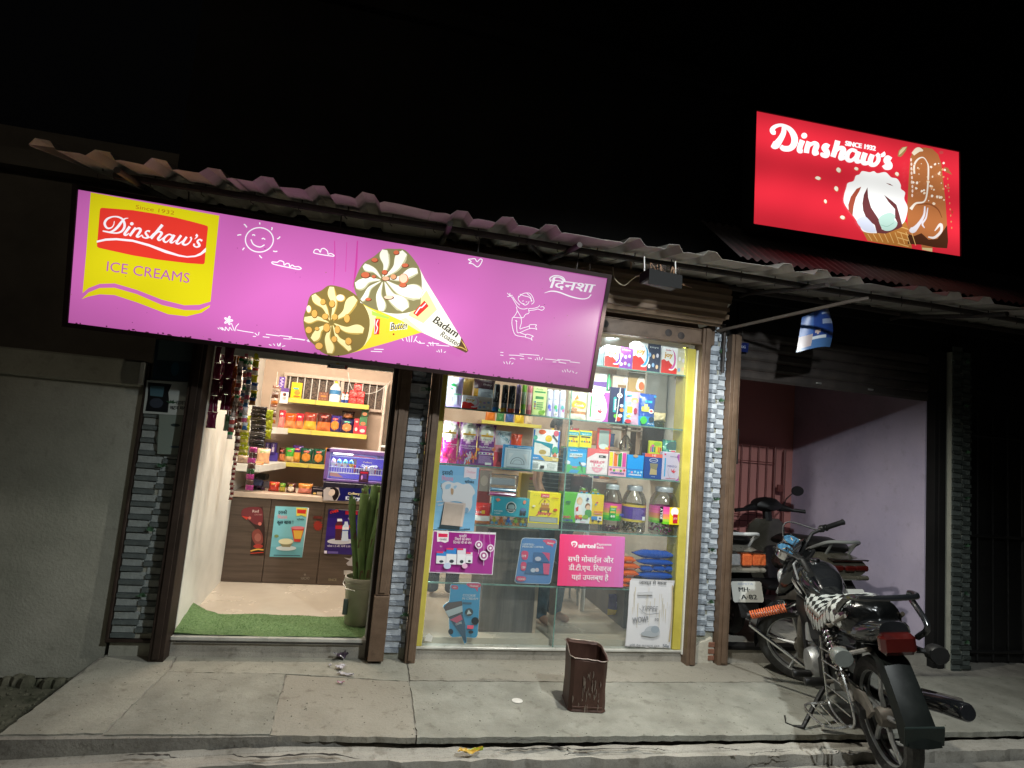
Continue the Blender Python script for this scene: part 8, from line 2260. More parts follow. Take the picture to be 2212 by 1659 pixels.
# tank
def sect(cx, cz, hw, hh, n=20, pw=2.6, flat=0):
 o = []
 for q in range(n):
  a = 2 * math.pi * q / n
  c, s_ = math.cos(a), math.sin(a)
  y = hw * math.copysign(abs(c) ** (2 / pw), c)
  z = hh * math.copysign(abs(s_) ** (2 / pw), s_)
  if z < 0:
   z *= .8
   y *= 1 - .25 * abs(s_)
  o.append(Vector((cx, y, cz + z)))
 return o
m = M(); m.loft([sect(*q) for q in ((.345, .80, .055, .05), (.33, .81, .10, .09), (.26, .82, .135, .12), (.16, .815, .145, .125), (.06, .80, .125, .105), (-.01, .785, .09, .075), (-.05, .775, .07, .05))]); tk = B(m, 'fuel_tank', BLKP)
m = M(); m.lathe([(0, .01), (.03, .01), (.034, 0), (.034, -.01)], (.18, 0, .945), 'z', 18); B(m, 'filler_cap', CHR, tk)
GD = [mat('grey_tank_graphic', (.18, .18, .17), .3, coat=.4, bump=0), mat('light_tank_graphic', (.36, .36, .34), .3, coat=.4, bump=0)]
for gi, (pts, mt_) in enumerate((([(.30, .86), (.20, .90), (.05, .80), (.02, .76), (.12, .82)], 0), ([(.33, .80), (.22, .84), (.06, .76), (.04, .73), (.18, .78)], 1), ([(.32, .75), (.2, .775), (.08, .725), (.10, .71), (.2, .74)], 0))):
 for s_ in (-1, 1):
  m = M()
  N_ = 8
  vs = []
  for (x, z) in pts:
   u = (z - .81) / .13
   hw = .147 * max(.2, (1 - abs(u) ** 2.6)) ** (1 / 2.6) * (.97 if .05 < x < .28 else .82 if x >= .28 else .88)
   vs.append(Vector((x, s_ * (hw + .004), z)))
  m.add(vs, [(0, 1, 2), (0, 2, 4), (2, 3, 4)]); B(m, 'tank_graphic', GD[mt_], tk)
m = M(); m.loft([[Vector((x, y * k, z)) for y, z in ((.10, .70), (.115, .62), (.08, .52), (-.08, .52), (-.115, .62), (-.10, .70))] for x, k in ((.40, .5), (.34, 1), (.18, 1.05), (.12, .9))]); B(m, 'tank_shroud', BLKM)
# seat with chequered cover
m = M()
NU, NV = 13, 8
def seatf(u, v):
 x = .04 - .78 * u
 a = math.pi * (v - .5) * 1.12
 hw = .135 + .04 * math.sin(min(1, u * 1.6) * math.pi / 2) - .05 * max(0, u - .75) * 3
 f = math.sqrt(max(0, 1 - max(0, (u - .88) / .12) ** 2))
 hw *= .25 + .75 * f
 top = .80 - .035 * math.sin(math.pi * min(1, u * 1.5)) + .075 * max(0, min(1, (u - .42) * 4)) - .04 * max(0, u - .85)
 return Vector((x + .03 * abs(math.sin(a)), hw * math.copysign(abs(math.sin(a)) ** .8, math.sin(a)), top - .085 + .085 * (.1 + .9 * f) * math.copysign(abs(math.cos(a)) ** .55, math.cos(a)) - .035 * abs(math.sin(a)) ** 3))
m.grid(seatf, NU * 6, NV * 6, lambda u, v: lin('#0c0d0d') if u > .87 else lin('#b4b8b4') if (int(u * NU + v * NV * 1.0) + int(u * NU - v * NV * 1.0 + 40)) % 2 else lin('#1c201f'))
m.v = [(a + random.uniform(-.0015, .0015), b, c + random.uniform(-.0015, .0015)) for a, b, c in m.v]
m.sm = True
B(m, 'seat', FILM, auto=0)
m = M(); m.tube([(-.02, .135, .705), (-.25, .155, .70), (-.45, .165, .70), (-.56, .16, .75), (-.66, .15, .80)], .011, 8); m.tube([(-.02, -.135, .705), (-.25, -.155, .70), (-.45, -.165, .70), (-.56, -.16, .75), (-.66, -.15, .80)], .011, 8); B(m, 'seat_rail', DUST, kind='stuff')
# tail cowl, rail, lamps
m = M(); m.loft([sect(*q) for q in ((-.20, .66, .10, .05), (-.40, .68, .13, .075), (-.62, .70, .135, .07), (-.80, .745, .115, .07), (-.88, .77, .07, .05))]); B(m, 'tail_cowl', BLKP)
m = M(); m.tube(catmull([(-.50, .145, .76), (-.62, .155, .84), (-.76, .15, .915), (-.89, .13, .935), (-.93, .0, .94), (-.89, -.13, .935), (-.76, -.15, .915), (-.90, -.155, .80), (-.80, -.145, .72)], 4), .015, 10); B(m, 'grab_rail', BLKP)
m = M(); m.bbox(-.93, -.86, -.085, .085, .67, .77, .02); B(m, 'tail_lamp', REDL)
for s_ in (-1, 1):
 m = M(); m.tube([(-.74, s_ * .07, .655), (-.76, s_ * .20, .64)], .012, 8); B(m, 'indicator_stalk', BLKM if s_ < 0 else DUST)
 m = M(); m.loft([[Vector((x, s_ * .235 + .052 * k * math.cos(a), .632 + .045 * k * math.sin(a))) for a in [R(30 * q) for q in range(12)]] for x, k in ((-.72, .55), (-.745, .95), (-.80, 1), (-.812, .9))]); B(m, 'indicator', mat('smoked_lens', (.12, .13, .12), .3, coat=.5) if s_ > 0 else BLKM)
# rear mudguard with dark plate
rings = []
for x, z, w_ in ((-.72, .66, .075), (-.86, .62, .08), (-.95, .50, .082), (-1.02, .39, .085), (-1.05, .31, .09)):
 rings.append([Vector((x + d, y, z + e)) for y, d, e in ((w_, .06, 0), (w_ * .8, -.0, 0), (0, -.015, 0), (-w_ * .8, -.0, 0), (-w_, .06, 0), (-w_ * .9, .065, 0), (0, .01, 0), (w_ * .9, .065, 0))])
m = M(); m.loft(rings); B(m, 'rear_mudguard', mat('mudguard_plastic', (.006, .008, .007), .38, bump=0, spec=.25))
m = M(); m.bbox(-.012, .0, -.09, .09, -.05, .05, .004, None, Matrix.Translation((-1.04, 0, .36)) @ Matrix.Rotation(R(-20), 4, 'Y')); B(m, 'number_plate', mat('dark_green_plate', (.010, .017, .015), .45, spec=.25))
m = M(); m.prism([(-.25, .40), (-.60, .40), (-.70, .34), (-.62, .28), (-.40, .31), (-.25, .33)], .075, .095, 'xz'); B(m, 'chain_cover', DUST)
m = M(); m.tube([(-.02, .0, .33), (-.62, .105, .30)], [.03, .024], 8); m.tube([(-.02, .0, .33), (-.62, -.105, .30)], [.03, .024], 8); B(m, 'swingarm', BLKM, kind='stuff')
for s_ in (-1, 1):
 p0, p1 = Vector((-.56, s_ * .135, .34)), Vector((-.36, s_ * .15, .66))
 m = M(); m.tube([p0, p1], .016, 8); sh = B(m, 'shock_absorber', DUST)
 m = coil(p0 + (p1 - p0) * .3, p1, .033, 9, .0065); B(m, 'spring', CHR, sh)
# frame, engine
m = M()
for s_ in (-1, 1):
 m.tube([(.38, s_ * .02, .82), (.36, s_ * .07, .55), (.28, s_ * .10, .26), (.10, s_ * .11, .20), (-.06, s_ * .11, .26), (-.10, s_ * .11, .62), (-.45, s_ * .13, .68)], .016, 8)
m.tube([(.38, 0, .86), (.10, 0, .74), (-.10, 0, .66)], .02, 8)
B(m, 'frame', BLKM, kind='stuff')
for s_ in (-1, 1):
 m = M(); m.lathe([(0, 0), (.05, .0), (.095, -.012), (.105, -.04), (.105, -.08)], (.10, 0, 0), 'z', 24, M4=Matrix.Translation((0, s_ * .16, .33)) @ Matrix.Rotation(R(-90 * s_), 4, 'X')); B(m, 'crankcase_cover', ALU)
m = M(); m.bbox(-.10, .22, -.09, .09, .23, .44, .02); B(m, 'crankcase', ALU)
m = M(); m.bbox(-.16, -.02, .095, .13, .28, .43, .02); B(m, 'sprocket_cover', BLKM)
for k in range(8):
 m = M(); m.bbox(.10, .27, -.085, .085, .445 + k * .022, .455 + k * .022, .003, None, Matrix.Translation((.18, 0, .45)) @ Matrix.Rotation(R(14), 4, 'Y') @ Matrix.Translation((-.18, 0, -.45))); B(m, 'cooling_fin', ALU)
m = M(); m.lathe([(0, .10), (.022, .10), (.03, .06), (.034, 0)], (.14, .10, .47), 'z', 14); B(m, 'starter_motor', ALU)
m = M(); m.prism([(.10, .66), (-.16, .66), (-.26, .58), (-.14, .46), (.06, .50)], .10, .125, 'xz'); B(m, 'side_panel', BLKP)
m = M(); m.prism([(.04, .63), (-.10, .60), (-.02, .57)], .1255, .127, 'xz'); B(m, 'side_graphic', GD[1])
m = M(); m.tube([(.24, -.08, .50), (.34, -.12, .36), (.22, -.16, .22), (-.10, -.17, .23), (-.28, -.19, .28)], .018, 8); B(m, 'exhaust_pipe', DUST)
m = M(); m.tube([(-.26, -.19, .28), (-.34, -.20, .30), (-.80, -.23, .40), (-.97, -.24, .43), (-.985, -.24, .432)], [.02, .038, .043, .042, .034], 18); B(m, 'silencer', BLKP)
m = M(); m.tube([(-.50, -.26, .36), (-.84, -.28, .43)], .02, 8); B(m, 'heat_shield', DUST)
# crash guard with orange spring
m = M(); m.tube([(.33, .09, .66), (.38, .20, .60), (.44, .40, .56), (.42, .42, .50), (.30, .12, .26)], .012, 8); m.tube([(.33, -.09, .66), (.38, -.20, .60), (.44, -.40, .56), (.42, -.42, .50), (.30, -.12, .26)], .012, 8); B(m, 'leg_guard', CHR, kind='stuff')
m = coil((.37, .17, .615), (.44, .40, .558), .024, 15, .006); B(m, 'guard_spring', ORG)
m = M(); m.lathe([(0, -.01), (.022, -.008), (.022, .012), (0, .016)], (.445, .415, .553), 'y', 10); B(m, 'guard_bobbin', BLKM)
# pegs, pedal, stand
for (x, y, z) in ((.03, .15, .30), (-.24, .16, .34)):
 m = M(); m.tube([(x, y - .04, z), (x, y + .01, z)], .012, 8); B(m, 'peg_bracket', DUST)
 m = M(); m.tube([(x, y + .01, z), (x, y + .02, z), (x, y + .12, z + .004), (x, y + .125, z + .004)], [.018, .023, .023, .018], 12); B(m, 'foot_peg', BLKM)
m = M(); m.tube([(.02, .13, .27), (.16, .15, .24), (.17, .20, .245)], .008, 6); B(m, 'gear_lever', ALU)
m = M(); m.tube([(-.05, .12, .24), (-.14, .22, .17), (-.22, .32, .088), (-.19, .37, .082)], [.016, .014, .013, .009], 8); B(m, 'side_stand', BLKM)
m = M(); m.tube([(-.19, .365, .083), (-.16, .40, .09), (-.15, .40, .13)], .006, 6); B(m, 'stand_foot', CHR)
# saree guard: wire ladder and step on the left
GU = mat('stainless_wire', (.5, .5, .48), .25, metal=.9)
sg = M(); sg.tube(catmull([(-.34, .19, .62), (-.36, .20, .40), (-.38, .20, .26), (-.62, .20, .24), (-.74, .20, .32), (-.66, .20, .50), (-.52, .19, .62)], 4), .006, 6)
g = B(sg, 'saree_guard', GU)
for k in range(5):
 z = .30 + k * .065
 m = M(); m.tube([(-.365 + .004 * k, .203, z), (-.70 + .032 * k * (k > 1), .203, z + .02)], .004, 5); B(m, 'guard_wire', GU, g)
m = M(); m.tube(catmull([(-.34, .18, .26), (-.32, .30, .25), (-.40, .34, .25), (-.60, .33, .25), (-.66, .28, .25), (-.66, .19, .26)], 4), .007, 6); st_ = B(m, 'foot_step', GU)
for k in range(2):
 m = M(); m.tube([(-.34, .24 + k * .045, .252), (-.64, .24 + k * .045, .252)], .004, 5); B(m, 'step_wire', GU, st_)
m = M(); m.tube([(-.36, .15, .55), (-.50, .17, .60), (-.60, .15, .62)], .01, 6); B(m, 'guard_bracket', DUST)
# ---- scooters parked nose-in inside the garage
def scooter(label, loc, rz, body, rail, plate_rows, amber=True, stripe=None):
 t = thing('scooter', label, 'scooter', loc, rz, 'scooters parked in the garage', rot=(R(-3), 0, rz))
 b_ = lambda m, n, mt, p=t, **k: m.build(n, mt, p, local=True, **k)
 for x, nm in ((-.58, 'rear_wheel'), (.66, 'front_wheel')):
  wheel(t, nm, x, .215, .215, .095, DUST, 5)
 m = M(); m.loft([sect(*q) for q in ((.10, .52, .13, .10), (-.10, .56, .17, .14), (-.35, .60, .205, .155), (-.62, .64, .20, .13), (-.78, .65, .18, .105), (-.85, .65, .16, .085))]); b_(m, 'rear_body', body)
 m = M(); m.loft([sect(*q) for q in ((.16, .72, .10, .04), (.02, .755, .14, .055), (-.25, .77, .165, .06), (-.45, .795, .165, .06), (-.66, .79, .14, .05), (-.72, .78, .10, .03))]); b_(m, 'seat', BLKM)
 m = M(); m.tube(catmull([(-.52, .17, .74), (-.66, .17, .80), (-.80, .135, .86), (-.86, .0, .87), (-.80, -.135, .86), (-.66, -.17, .80), (-.52, -.17, .74)], 4), .015, 8); gr = b_(m, 'grab_rail', rail)
 m = M(); m.tube([(-.70, .10, .74), (-.80, .11, .85)], .012, 6); m.tube([(-.70, -.10, .74), (-.80, -.11, .85)], .012, 6); b_(m, 'rail_bracket', rail, gr, kind='stuff')
 for y0, y1, mt in ((-.17, -.05, AMB if amber else REDL), (-.045, .045, AMB if amber else REDL), (.05, .17, CLR if amber else REDL)):
  m = M(); m.bbox(-.885 + abs(y0 + y1) * .05, -.79, y0, y1, .615 if amber else .635, .715 if amber else .68, .012); b_(m, 'tail_lamp', mt)
 m = M(); m.bbox(-.885, -.78, -.165, .165, .565, .60, .012); b_(m, 'tail_trim', body)
 m = M(); m.bbox(-.885, -.80, -.16, .16, .72, .732, .004); b_(m, 'chrome_strip', CHR)
 m = M(); m.loft([[Vector((x, y, z)) for y, z in ((w_, z0), (-w_, z0), (-w_, z0 + .02), (w_, z0 + .02))] for x, z0, w_ in ((-.70, .56, .10), (-.80, .46, .10), (-.87, .34, .09), (-.92, .22, .08))]); b_(m, 'rear_mudguard', BLKM)
 plate(t, (-.895, .13, .335), (0, -.26, 0), (.045, 0, .155), plate_rows)
 m = M(); m.bbox(.08, .46, -.17, .17, .24, .29, .02); b_(m, 'floorboard', BLKM)
 m = M(); m.loft([[Vector((x + .05 * math.cos(a) * 1, w_ * math.sin(a), z)) for a in [R(36 * q) for q in range(10)]] for x, w_, z in ((.46, .20, .27), (.49, .22, .45), (.45, .23, .68), (.41, .20, .84), (.40, .13, .90))]); b_(m, 'leg_shield', body if stripe else BLKM)
 m = M(); m.loft([sect(*q, 16, 2.2) for q in ((.30, 1.02, .05, .025), (.34, 1.03, .14, .065), (.42, 1.035, .17, .085), (.50, 1.02, .13, .07), (.56, 1.0, .05, .03))]); m.tube([(.38, 0, .88), (.40, 0, 1.0)], .045, 10)
 hs = b_(m, 'handlebar_cowl', BLKM, kind='stuff')
 for s_ in (-1, 1):
  m = M(); m.tube([(.40, s_ * .13, 1.02), (.38, s_ * .24, 1.0), (.36, s_ * .26, .995), (.33, s_ * .375, .985), (.33, s_ * .38, .985)], [.045, .026, .019, .019, .022], 10); b_(m, 'grip', BLKM, hs)
  m = M(); m.tube([(.43, s_ * .21, 1.0), (.42, s_ * .40, .975)], .007, 6); b_(m, 'brake_lever', BLKM, hs)
 m = M(); m.tube([(.40, -.19, 1.03), (.42, -.23, 1.10), (.42, -.30, 1.16)], .006, 6); mi = b_(m, 'mirror', BLKM)
 m = M(); m.lathe([(0, -.012), (.05, -.008), (.062, .002), (.058, .008), (0, .010)], (0, 0, 0), 'z', 20, M4=Matrix.Translation((.42, -.36, 1.19)) @ Matrix.Rotation(R(-90), 4, 'Y') @ Matrix.Diagonal((.85, 1.15, 1, 1))); b_(m, 'mirror_head', BLKM, mi)
 m = M(); m.tube([(-.30, -.18, .22), (-.62, -.20, .25), (-.84, -.20, .30)], [.03, .05, .045], 12); b_(m, 'silencer', BLKM)
 m = M(); m.prism([(.0, .16), (-.62, .16), (-.70, .24), (-.62, .34), (-.1, .34)], .09, .16, 'xz'); b_(m, 'engine_case', DUST)
 m = M(); m.tube([(-.10, .12, .18), (-.12, .2, .04), (-.12, -.2, .04), (-.10, -.12, .18)], .011, 6); b_(m, 'centre_stand', BLKM)
 return t
scooter('pale scooter with orange and clear tail lamp half hidden by the garage post', (3.10, .93, .115), R(84), SILV, WHP, [('MH·', .22, .50, .58, .22, '#181c20'), ('A·82', .26, .14, .78, .22, '#181c20'), ('ASMITA', .2, .82, .72, .11, '#b0b8c8')])
scooter('dark scooter with mirror and MH.31 plate beside the lilac wall', (3.97, .80, .115), R(84), mat('dark_olive_paint', (.045, .042, .032), .25, coat=.5, scale=6, bump=0, col2=(.09, .085, .065)), mat('grey_rail', (.20, .21, .20), .4, bump=0), [('MH.31', .25, .55, .80, .26, '#202830'), ('.3962', .3, .14, .86, .26, '#202830')], amber=False, stripe=True)
# ================================================================== SMALL THINGS OUTSIDE
# old oil tin used as a bin
RT = mat('rusty_tin', (.045, .02, .014), .5, metal=.35, scale=7, bump=.3, bscale=22, stretch=(1, 1, .35), col2=(.11, .055, .04), detail=10)
SCR = mat('scraped_tin', (.16, .12, .10), .45, metal=.5, scale=26, bump=.2, col2=(.30, .25, .21))
fl, fr, bl = Vector(W('d7', 548, 585, z=0)), Vector(W('d7', 770, 597, z=0)), Vector(W('d7', 496, 505, z=0))
zt_ = W('d7', 560, 265, y=fl.y)[2]
ex = (fr - fl); wt = ex.length; ex.normalize(); ey = Vector((-ex.y, ex.x, 0))
t = thing('oil_tin', 'rusty brown square oil tin with ragged open top standing on the pavement', 'tin', fl)
zt_ = W('d7', 660, 262, y=fl.y)[2]
rr = random.Random(12)
outl = []
c_ = .022
for (a, b) in ((c_, 0), (wt - c_, 0), (wt, c_), (wt, wt - c_), (wt - c_, wt), (c_, wt), (0, wt - c_), (0, c_)):
 outl.append((a, b))
pts = []
for i in range(8):
 a, b = outl[i], outl[(i + 1) % 8]
 k = 7 if i % 2 == 0 else 2
 for q in range(k):
  pts.append((a[0] + (b[0] - a[0]) * q / k, a[1] + (b[1] - a[1]) * q / k))
rings = []
for zi, (f_, ins) in enumerate(((0, .0), (.0, 0), (.02, -.003), (.05, .002), (.2, .001), (.4, .004), (.6, .003), (.8, .002), (.93, .0), (.97, .003), (1.0, -.004))):
 ring = []
 for i, (a, b) in enumerate(pts):
  ca, cb = wt / 2, wt / 2
  k = 1 - ins / (wt / 2) + rr.uniform(-.008, .008) * (0 < f_ < .95)
  z = zt_ * f_
  if f_ > .9:
   z += (.035 * (b / wt) - .02 * (a / wt)) * (f_ - .9) * 10 + rr.uniform(-.003, .003)
   k -= .02 * math.sin(i * .9) * (f_ - .9) * 10
  P_ = fl + ex * (ca + (a - ca) * k) + ey * (cb + (b - cb) * k)
  ring.append(Vector((P_.x, P_.y, z)))
 rings.append(ring)
m = M(); m.loft(rings, cap=False)
m.add([p_ for p_ in rings[0]], [tuple(range(len(pts)))[::-1]])
m.sm = True
m.build('tin_wall', RT, t, auto=25)
m = M(); m.tube([rings[-1][i] for i in range(len(pts))], .0035, 5, closed=True); m.build('rolled_rim', SCR, t)
fi = Ink(fl + Vector((0, 0, 0)), ex * wt, (0, 0, zt_), eps=.004)
fi.k = 1
rr = random.Random(5)
for q in range(30):
 u = .5 + rr.gauss(0, .13)
 v = rr.uniform(.15, .8)
 l = rr.uniform(.04, .2)
 fi.st([(u, v), (u + rr.uniform(-.02, .02), v - l * .5), (u + rr.uniform(-.015, .015), v - l)], [.01, rr.uniform(.015, .04), .006], '#888888', asp=.8); fi.k = 1 + q * .03
fi.c = [None] * len(fi.f)
fi.build('scraped_paint', SCR, t, kind='stuff')
m = M(); m.bbox(wt * .1, wt * .9, -.003, .002, .022, .034, .001, None, Matrix.Translation(fl) @ Matrix(((ex.x, ey.x, 0, 0), (ex.y, ey.y, 0, 0), (0, 0, 1, 0), (0, 0, 0, 1)))); m.build('pressed_ridge', RT, t)
FOIL = mat('gold_foil', (.62, .42, .12), .3, metal=.7, scale=50, bump=.6)
def litter(name, label, c, a, b, size, cols, seed, z=.004, cat='wrapper', kind_=None, tall=.5, rot=None):
 P_ = Vector(W(c, a, b, z=z))
 rr = random.Random(seed)
 n = 7
 w_, h_ = size
 ro = rr.uniform(0, 3) if rot is None else rot
 m = M()
 hs = [[rr.uniform(0, tall * .02) for _ in range(n + 1)] for _ in range(n + 1)]
 def f(u, v):
  x, y = (u - .5) * w_ * (1 + .15 * math.sin(5 * v + seed)), (v - .5) * h_ * (1 + .15 * math.sin(6 * u + seed))
  return Vector((x * math.cos(ro) - y * math.sin(ro), x * math.sin(ro) + y * math.cos(ro), .002 + hs[int(round(v * n))][int(round(u * n))] + tall * .03 * abs(u - .5)))
 m.grid(f, n, n, lambda u, v: lin(cols[int((u * 3 + v * 2 + seed)) % len(cols)]))
 m.v += [(x, y, z_ - .0012) for x, y, z_ in m.v]
 N_ = (n + 1) ** 2
 m.f += [tuple(i + N_ for i in q)[::-1] for q in m.f[:]]; m.c += m.c[:]
 o = bpy.data.objects.new(name, m.mesh(name, FILM)); COL.objects.link(o); o.location = P_
 TM[o.name] = Matrix.Translation(P_)
 return tag(o, label, cat)
litter('wrapper', 'crumpled grey and violet wrapper near the door step', 'd6', 1505, 152, (.09, .05), ['#483c48', '#a8a4a8', '#38303c'], 3, tall=1.6)
litter('wrapper', 'golden brown wrapper at the foot of the middle channel', 'd6', 1655, 160, (.10, .04), ['#b08028', '#7c5010', '#d8c8a0'], 5, tall=1.0, rot=.6)
litter('wrapper', 'small white torn wrapper below the grey one', 'd6', 1505, 193, (.055, .045), ['#c8c4cc', '#a8a0a0'], 7, tall=.8)
litter('paper_scrap', 'thin white paper strip on the pavement', 'd6', 1530, 222, (.10, .025), ['#c8c4c8', '#b8b4b8'], 8, tall=.5, rot=-.3, cat='paper scrap')
litter('wrapper', 'tiny pink wrapper lowest of the litter by the door', 'd6', 1508, 258, (.045, .022), ['#a86878', '#c0a8b0', '#785868'], 9, tall=.5, rot=0)
litter('paper_scrap', 'tiny white scrap left of the torn wrapper', 'd6', 1460, 184, (.018, .015), ['#d0ccd0'], 10, tall=.6, cat='paper scrap')
litter('wrapper', 'gold foil wrapper with yellow end on the kerb strip', 'd6', 2080, 567, (.12, .03), ['#b08830', '#d8b860', '#c8a040', '#a8b838'], 12, z=-.042, tall=.8, rot=.12)
litter('paper_scrap', 'white scrap on the dark soil by the boundary wall', 'd1', 195, 1508, (.05, .05), ['#787c78'], 13, z=-.155, cat='paper scrap')
litter('paper_scrap', 'pale bluish strip lying against the foot of boundary wall', 'd1', 92, 1490, (.03, .10), ['#787c88'], 14, z=-.155, tall=2, cat='paper scrap', rot=.3)
tag(M().lathe([(0, .0015), (.033, .0015), (.034, 0), (.033, -.001), (0, -.001)], n=20).build('paper_disc', mat('white_paper', (.62, .60, .56), .8), loc=(0, 0, 0)), 'round white paper disc lying flat left of the oil tin', 'paper disc').location = tuple(Vector(W('d7', 249, 520, z=.003)))
rr = random.Random(17)
m = M()
for q in range(900):
 x, y = rr.uniform(-2.4, 4.6), rr.uniform(-1.15, -.03)
 z = .0 if (x > -1.6) else -.155
 s_ = rr.uniform(.0015, .005)
 c = [Vector((x + s_ * rr.uniform(.5, 1.4) * math.cos(a), y + s_ * rr.uniform(.5, 1.4) * math.sin(a), z + .001)) for a in (0, 1.3, 2.6, 3.9, 5.1)]
 m.add(c + [Vector((x, y, z + s_ * .8))], [(i, (i + 1) % 5, 5) for i in range(5)])
tag(m.build('grit', SOIL), 'scattered grit and crumbs on the pavement', None, kind='stuff')
m = M()
for q in range(900):
 x, y = rr.uniform(-3.2, -1.66), rr.uniform(-1.3, -.02)
 s_ = rr.uniform(.004, .016)
 c = [Vector((x + s_ * rr.uniform(.5, 1.4) * math.cos(a), y + s_ * rr.uniform(.5, 1.4) * math.sin(a), -.158)) for a in (0, 1.3, 2.6, 3.9, 5.1)]
 m.add(c + [Vector((x, y, -.158 + s_ * .9))], [(i, (i + 1) % 5, 5) for i in range(5)])
tag(m.build('gravel', SOIL), 'small stones and clods on the soil left of the pavement', None, kind='stuff')
# posters pasted on the left pillar
poster('spice_poster', 'dim white spice advertisement with black packet on the left pillar', 'd1', [(632, 390), (850, 402), (866, 255), (650, 243)], -.034, lambda i: i.r(0, 0, 1, 1, '#b4bcb8'), edge='#b4bcb8', traced=lambda i: (i.poly([(655, 253), (760, 262), (745, 300), (748, 340), (742, 388), (642, 380), (652, 330), (655, 290)], '#14181c'), i.poly([(665, 268), (728, 272), (720, 318), (664, 312)], '#4c6c78'), i.e(692, 345, 30, 22, '#38404c'), i.t3('सावजी', (778, 352), (832, 354), (779, 334), '#3c4440', strikes=2), i.t3('मटन मसाला', (752, 373), (850, 376), (753, 357), '#181c1c', strikes=3)))
poster('water_poster', 'dark blue poster high on the left pillar under the purple sign', 'd1', [(672, 242), (848, 250), (860, 78), (690, 66)], -.036, lambda i: (i.r(0, 0, 1, 1, '#1c3444'), i.r(.08, .5, .98, 1, '#4c5c5c'), i.r(.1, .1, .95, .5, '#14303c'), i.e(.55, .3, .1, .18, '#1c5064')), edge='#2c3c44')
poster('torn_poster', 'torn grey green paper remains on the left pillar', 'd1', [(695, 570), (800, 575), (835, 400), (705, 395)], -.036, lambda i: (i.r(0, 0, 1, 1, '#7c8880'), i.e(.7, .75, .2, .04, '#2c3838'), i.e(.75, .2, .2, .03, '#3c5060')), edge='#4c5850', outline=[(700, 560), (740, 545), (770, 560), (795, 575), (820, 500), (835, 400), (700, 395), (715, 450), (690, 500)])
# shop number sticker patch on the middle pillar (its code is left out)
poster('payment_sticker', 'pale payment sticker on the stone pillar beside the door', 'c5', [(72, 480), (192, 490), (200, 425), (80, 412)], -.034, lambda i: (i.r(0, 0, 1, 1, '#c8ccd0'), i.lines(.6, .3, .92, .8, 3, '#70a080'), i.r(.05, .08, .5, .9, '#b4b8bc')), edge='#c8ccd0', cat='sticker')
# hanging flyer, little blue sign, box with wires under the eave
P4 = [Vector(W('d5', a, b, y=-.5 - .0)) for a, b in ((1780, 925), (2050, 882), (2036, 570), (1826, 640))]
t = thing('hanging_flyer', 'curled blue plastic flyer hanging under the eave right of the window', 'flyer', P4[0])
m = M()
def fly(u, v):
 a = P4[0] + (P4[1] - P4[0]) * u
 b = P4[3] + (P4[2] - P4[3]) * u
 p_ = a + (b - a) * v
 return p_ + Vector((.035 * math.sin(math.pi * v) * u, -.05 * math.sin(math.pi * u) * 1.0, .012 * math.sin(math.pi * u)))
rr = random.Random(21)
def flc(u, v):
 if .62 < v < .9 and u > .55 and int(v * 40) % 2:
  return lin('#a8b8d8')
 if math.hypot(u - .42, v - .45) < .07:
  return lin('#d8c0b8')
 if u < .3 and .1 < v < .4:
  return lin('#b8a8a8')
 if .25 < v < .33 and .3 < u < .7:
  return lin('#dce4ec')
 if v < .25:
  return lin('#4c74a8')
 return lin('#2c4c98') if u > .3 else lin('#3c6cb8')
m.grid(fly, 20, 24, flc); m.sm = True
m.build('flyer_sheet', GLOSSP, t, auto=0)
m = M(); m.tube([fly(.9, 1), (fly(.9, 1)[0] + .03, -.8, 2.83)], .002, 4); m.build('string', STEEL, t)
poster('small_blue_sign', 'small dark blue sign with white round emblem above the garage corner', 'd5', [(1285, 912), (1390, 925), (1400, 850), (1292, 838)], -.05, lambda i: (i.r(0, 0, 1, 1, '#101c4c'), i.e(.28, .55, .12, .2, '#a8b0c4'), i.t('LG', .48, .42, .78, .26, '#a0a8c0', strikes=2)), edge='#101c4c', cat='sign')
FY = -1.0
bx = [Vector(W('d5', a, b, y=FY)) for a, b in ((555, 345), (815, 412), (815, 262), (555, 215))]
t = thing('flood_light', 'black flood light housing with dangling wires hung under the roof edge', 'flood light', bx[0])
m = M(); m.prism([(bx[0].x, bx[0].z), (bx[1].x, bx[1].z), (bx[1].x, bx[0].z + .045), (bx[0].x + .1, bx[0].z + .05), (bx[0].x, bx[0].z + .06)], FY - .07, FY + .07, 'xz'); m.box(bx[0].x, bx[1].x, FY - .072, FY - .066, bx[0].z - .04, bx[0].z + .02); m.build('housing', mat('black_lamp_housing', (.012, .012, .012), .7, bump=0, spec=.1), t)
m = M(); m.add([(bx[0].x + .015, FY - .055, bx[0].z - .003), (bx[1].x - .015, FY - .055, bx[1].z - .003), (bx[1].x - .015, FY + .055, bx[1].z - .003), (bx[0].x + .015, FY + .055, bx[0].z - .003)], [(3, 2, 1, 0)]); m.build('lens', mat('dark_lens', (.03, .03, .03), .5, bump=0), t)
m = M()
for x in (bx[0].x + .004, bx[1].x - .004):
 m.tube([(x, FY, bx[0].z), (x, FY + .03, 2.81)], .004, 5)
m.build('hanger', WHITEP, t, kind='stuff')
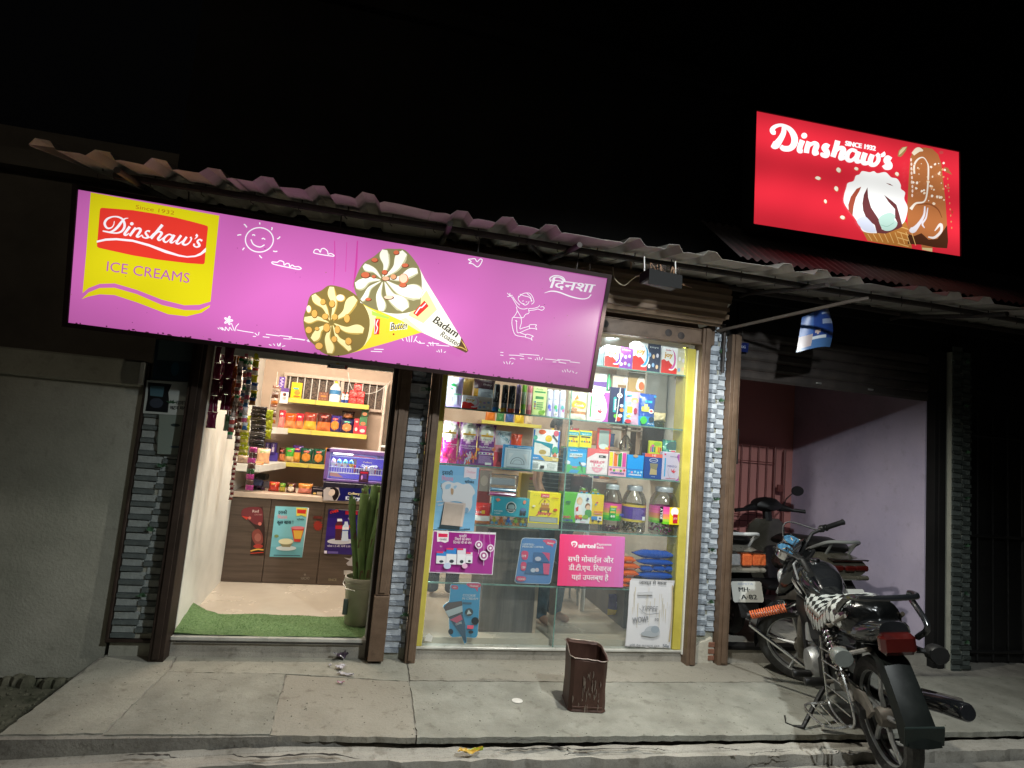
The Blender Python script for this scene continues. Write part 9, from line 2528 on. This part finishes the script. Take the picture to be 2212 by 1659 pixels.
WIR = [mat('pale_wire', (.55, .48, .33), .5, bump=0), mat('dark_wire', (.04, .03, .025), .5, bump=0), mat('tan_wire', (.35, .2, .12), .5, bump=0)]
for q in range(7):
 rr = random.Random(q)
 a = Vector((bx[0].x + .02 + .03 * q, FY, bx[0].z + .05))
 m = M(); m.tube(catmull([a, a + Vector((rr.uniform(-.03, .03), -.02, .06)), a + Vector((rr.uniform(-.05, .05), 0, .02)), a + Vector((rr.uniform(-.02, .06), .02, .07))], 5), .0025, 5); m.build('wire_loop', WIR[1 + q % 2], t)
def cable(label, pts, mt, th=.003, y=-.7):
 q = [Vector(W(c, a, b, y=yy)) for c, a, b, yy in pts]
 m = M(); m.tube([v for v in catmull(q, 6)], th, 5)
 tag(m.build('cable', mt, loc=tuple(q[0])), label, 'cable')
cable('pale cable looping from behind the purple sign to the flood light', [('d5', 305, 240, -.6), ('d5', 320, 330, -.65), ('d5', 390, 385, -.68), ('d5', 450, 345, -.7), ('d5', 500, 310, -.85), ('d5', 550, 315, -.97)], WIR[0])
cable('thin dark cable sagging along the roof pipe above the sign corner', [('d5', 120, 100, -.8), ('d5', 180, 170, -.78), ('d5', 260, 190, -.78), ('d5', 350, 170, -.78), ('d5', 400, 130, -.8)], WIR[1], .0025)
cable('tan cable drooping right of the flood light', [('d5', 700, 250, -.95), ('d5', 760, 320, -.85), ('d5', 850, 370, -.7), ('d5', 940, 405, -.6)], WIR[2])
cable('brown cable hanging straight down beside the sign', [('d5', 430, 140, -.8), ('d5', 450, 200, -.76), ('d5', 450, 260, -.74)], WIR[2])
cable('dark wire dropping from the roof pipe to the purple sign', [('d5', 125, 90, -.8), ('d5', 122, 180, -.79), ('d5', 120, 262, -.77)], WIR[1])
cable('thin string hanging by the small blue sign', [('d5', 1345, 700, -.06), ('d5', 1350, 780, -.06), ('d5', 1350, 850, -.055)], WIR[1], .002)
cable('white cable draped across the barred window inside', [('e1', 1400, 250, 2.1), ('e1', 1430, 420, 2.15), ('e1', 1500, 520, 2.18), ('e1', 1700, 550, 2.18), ('e1', 1850, 500, 2.18), ('e1', 2000, 380, 2.1)], WHITEP, .004)
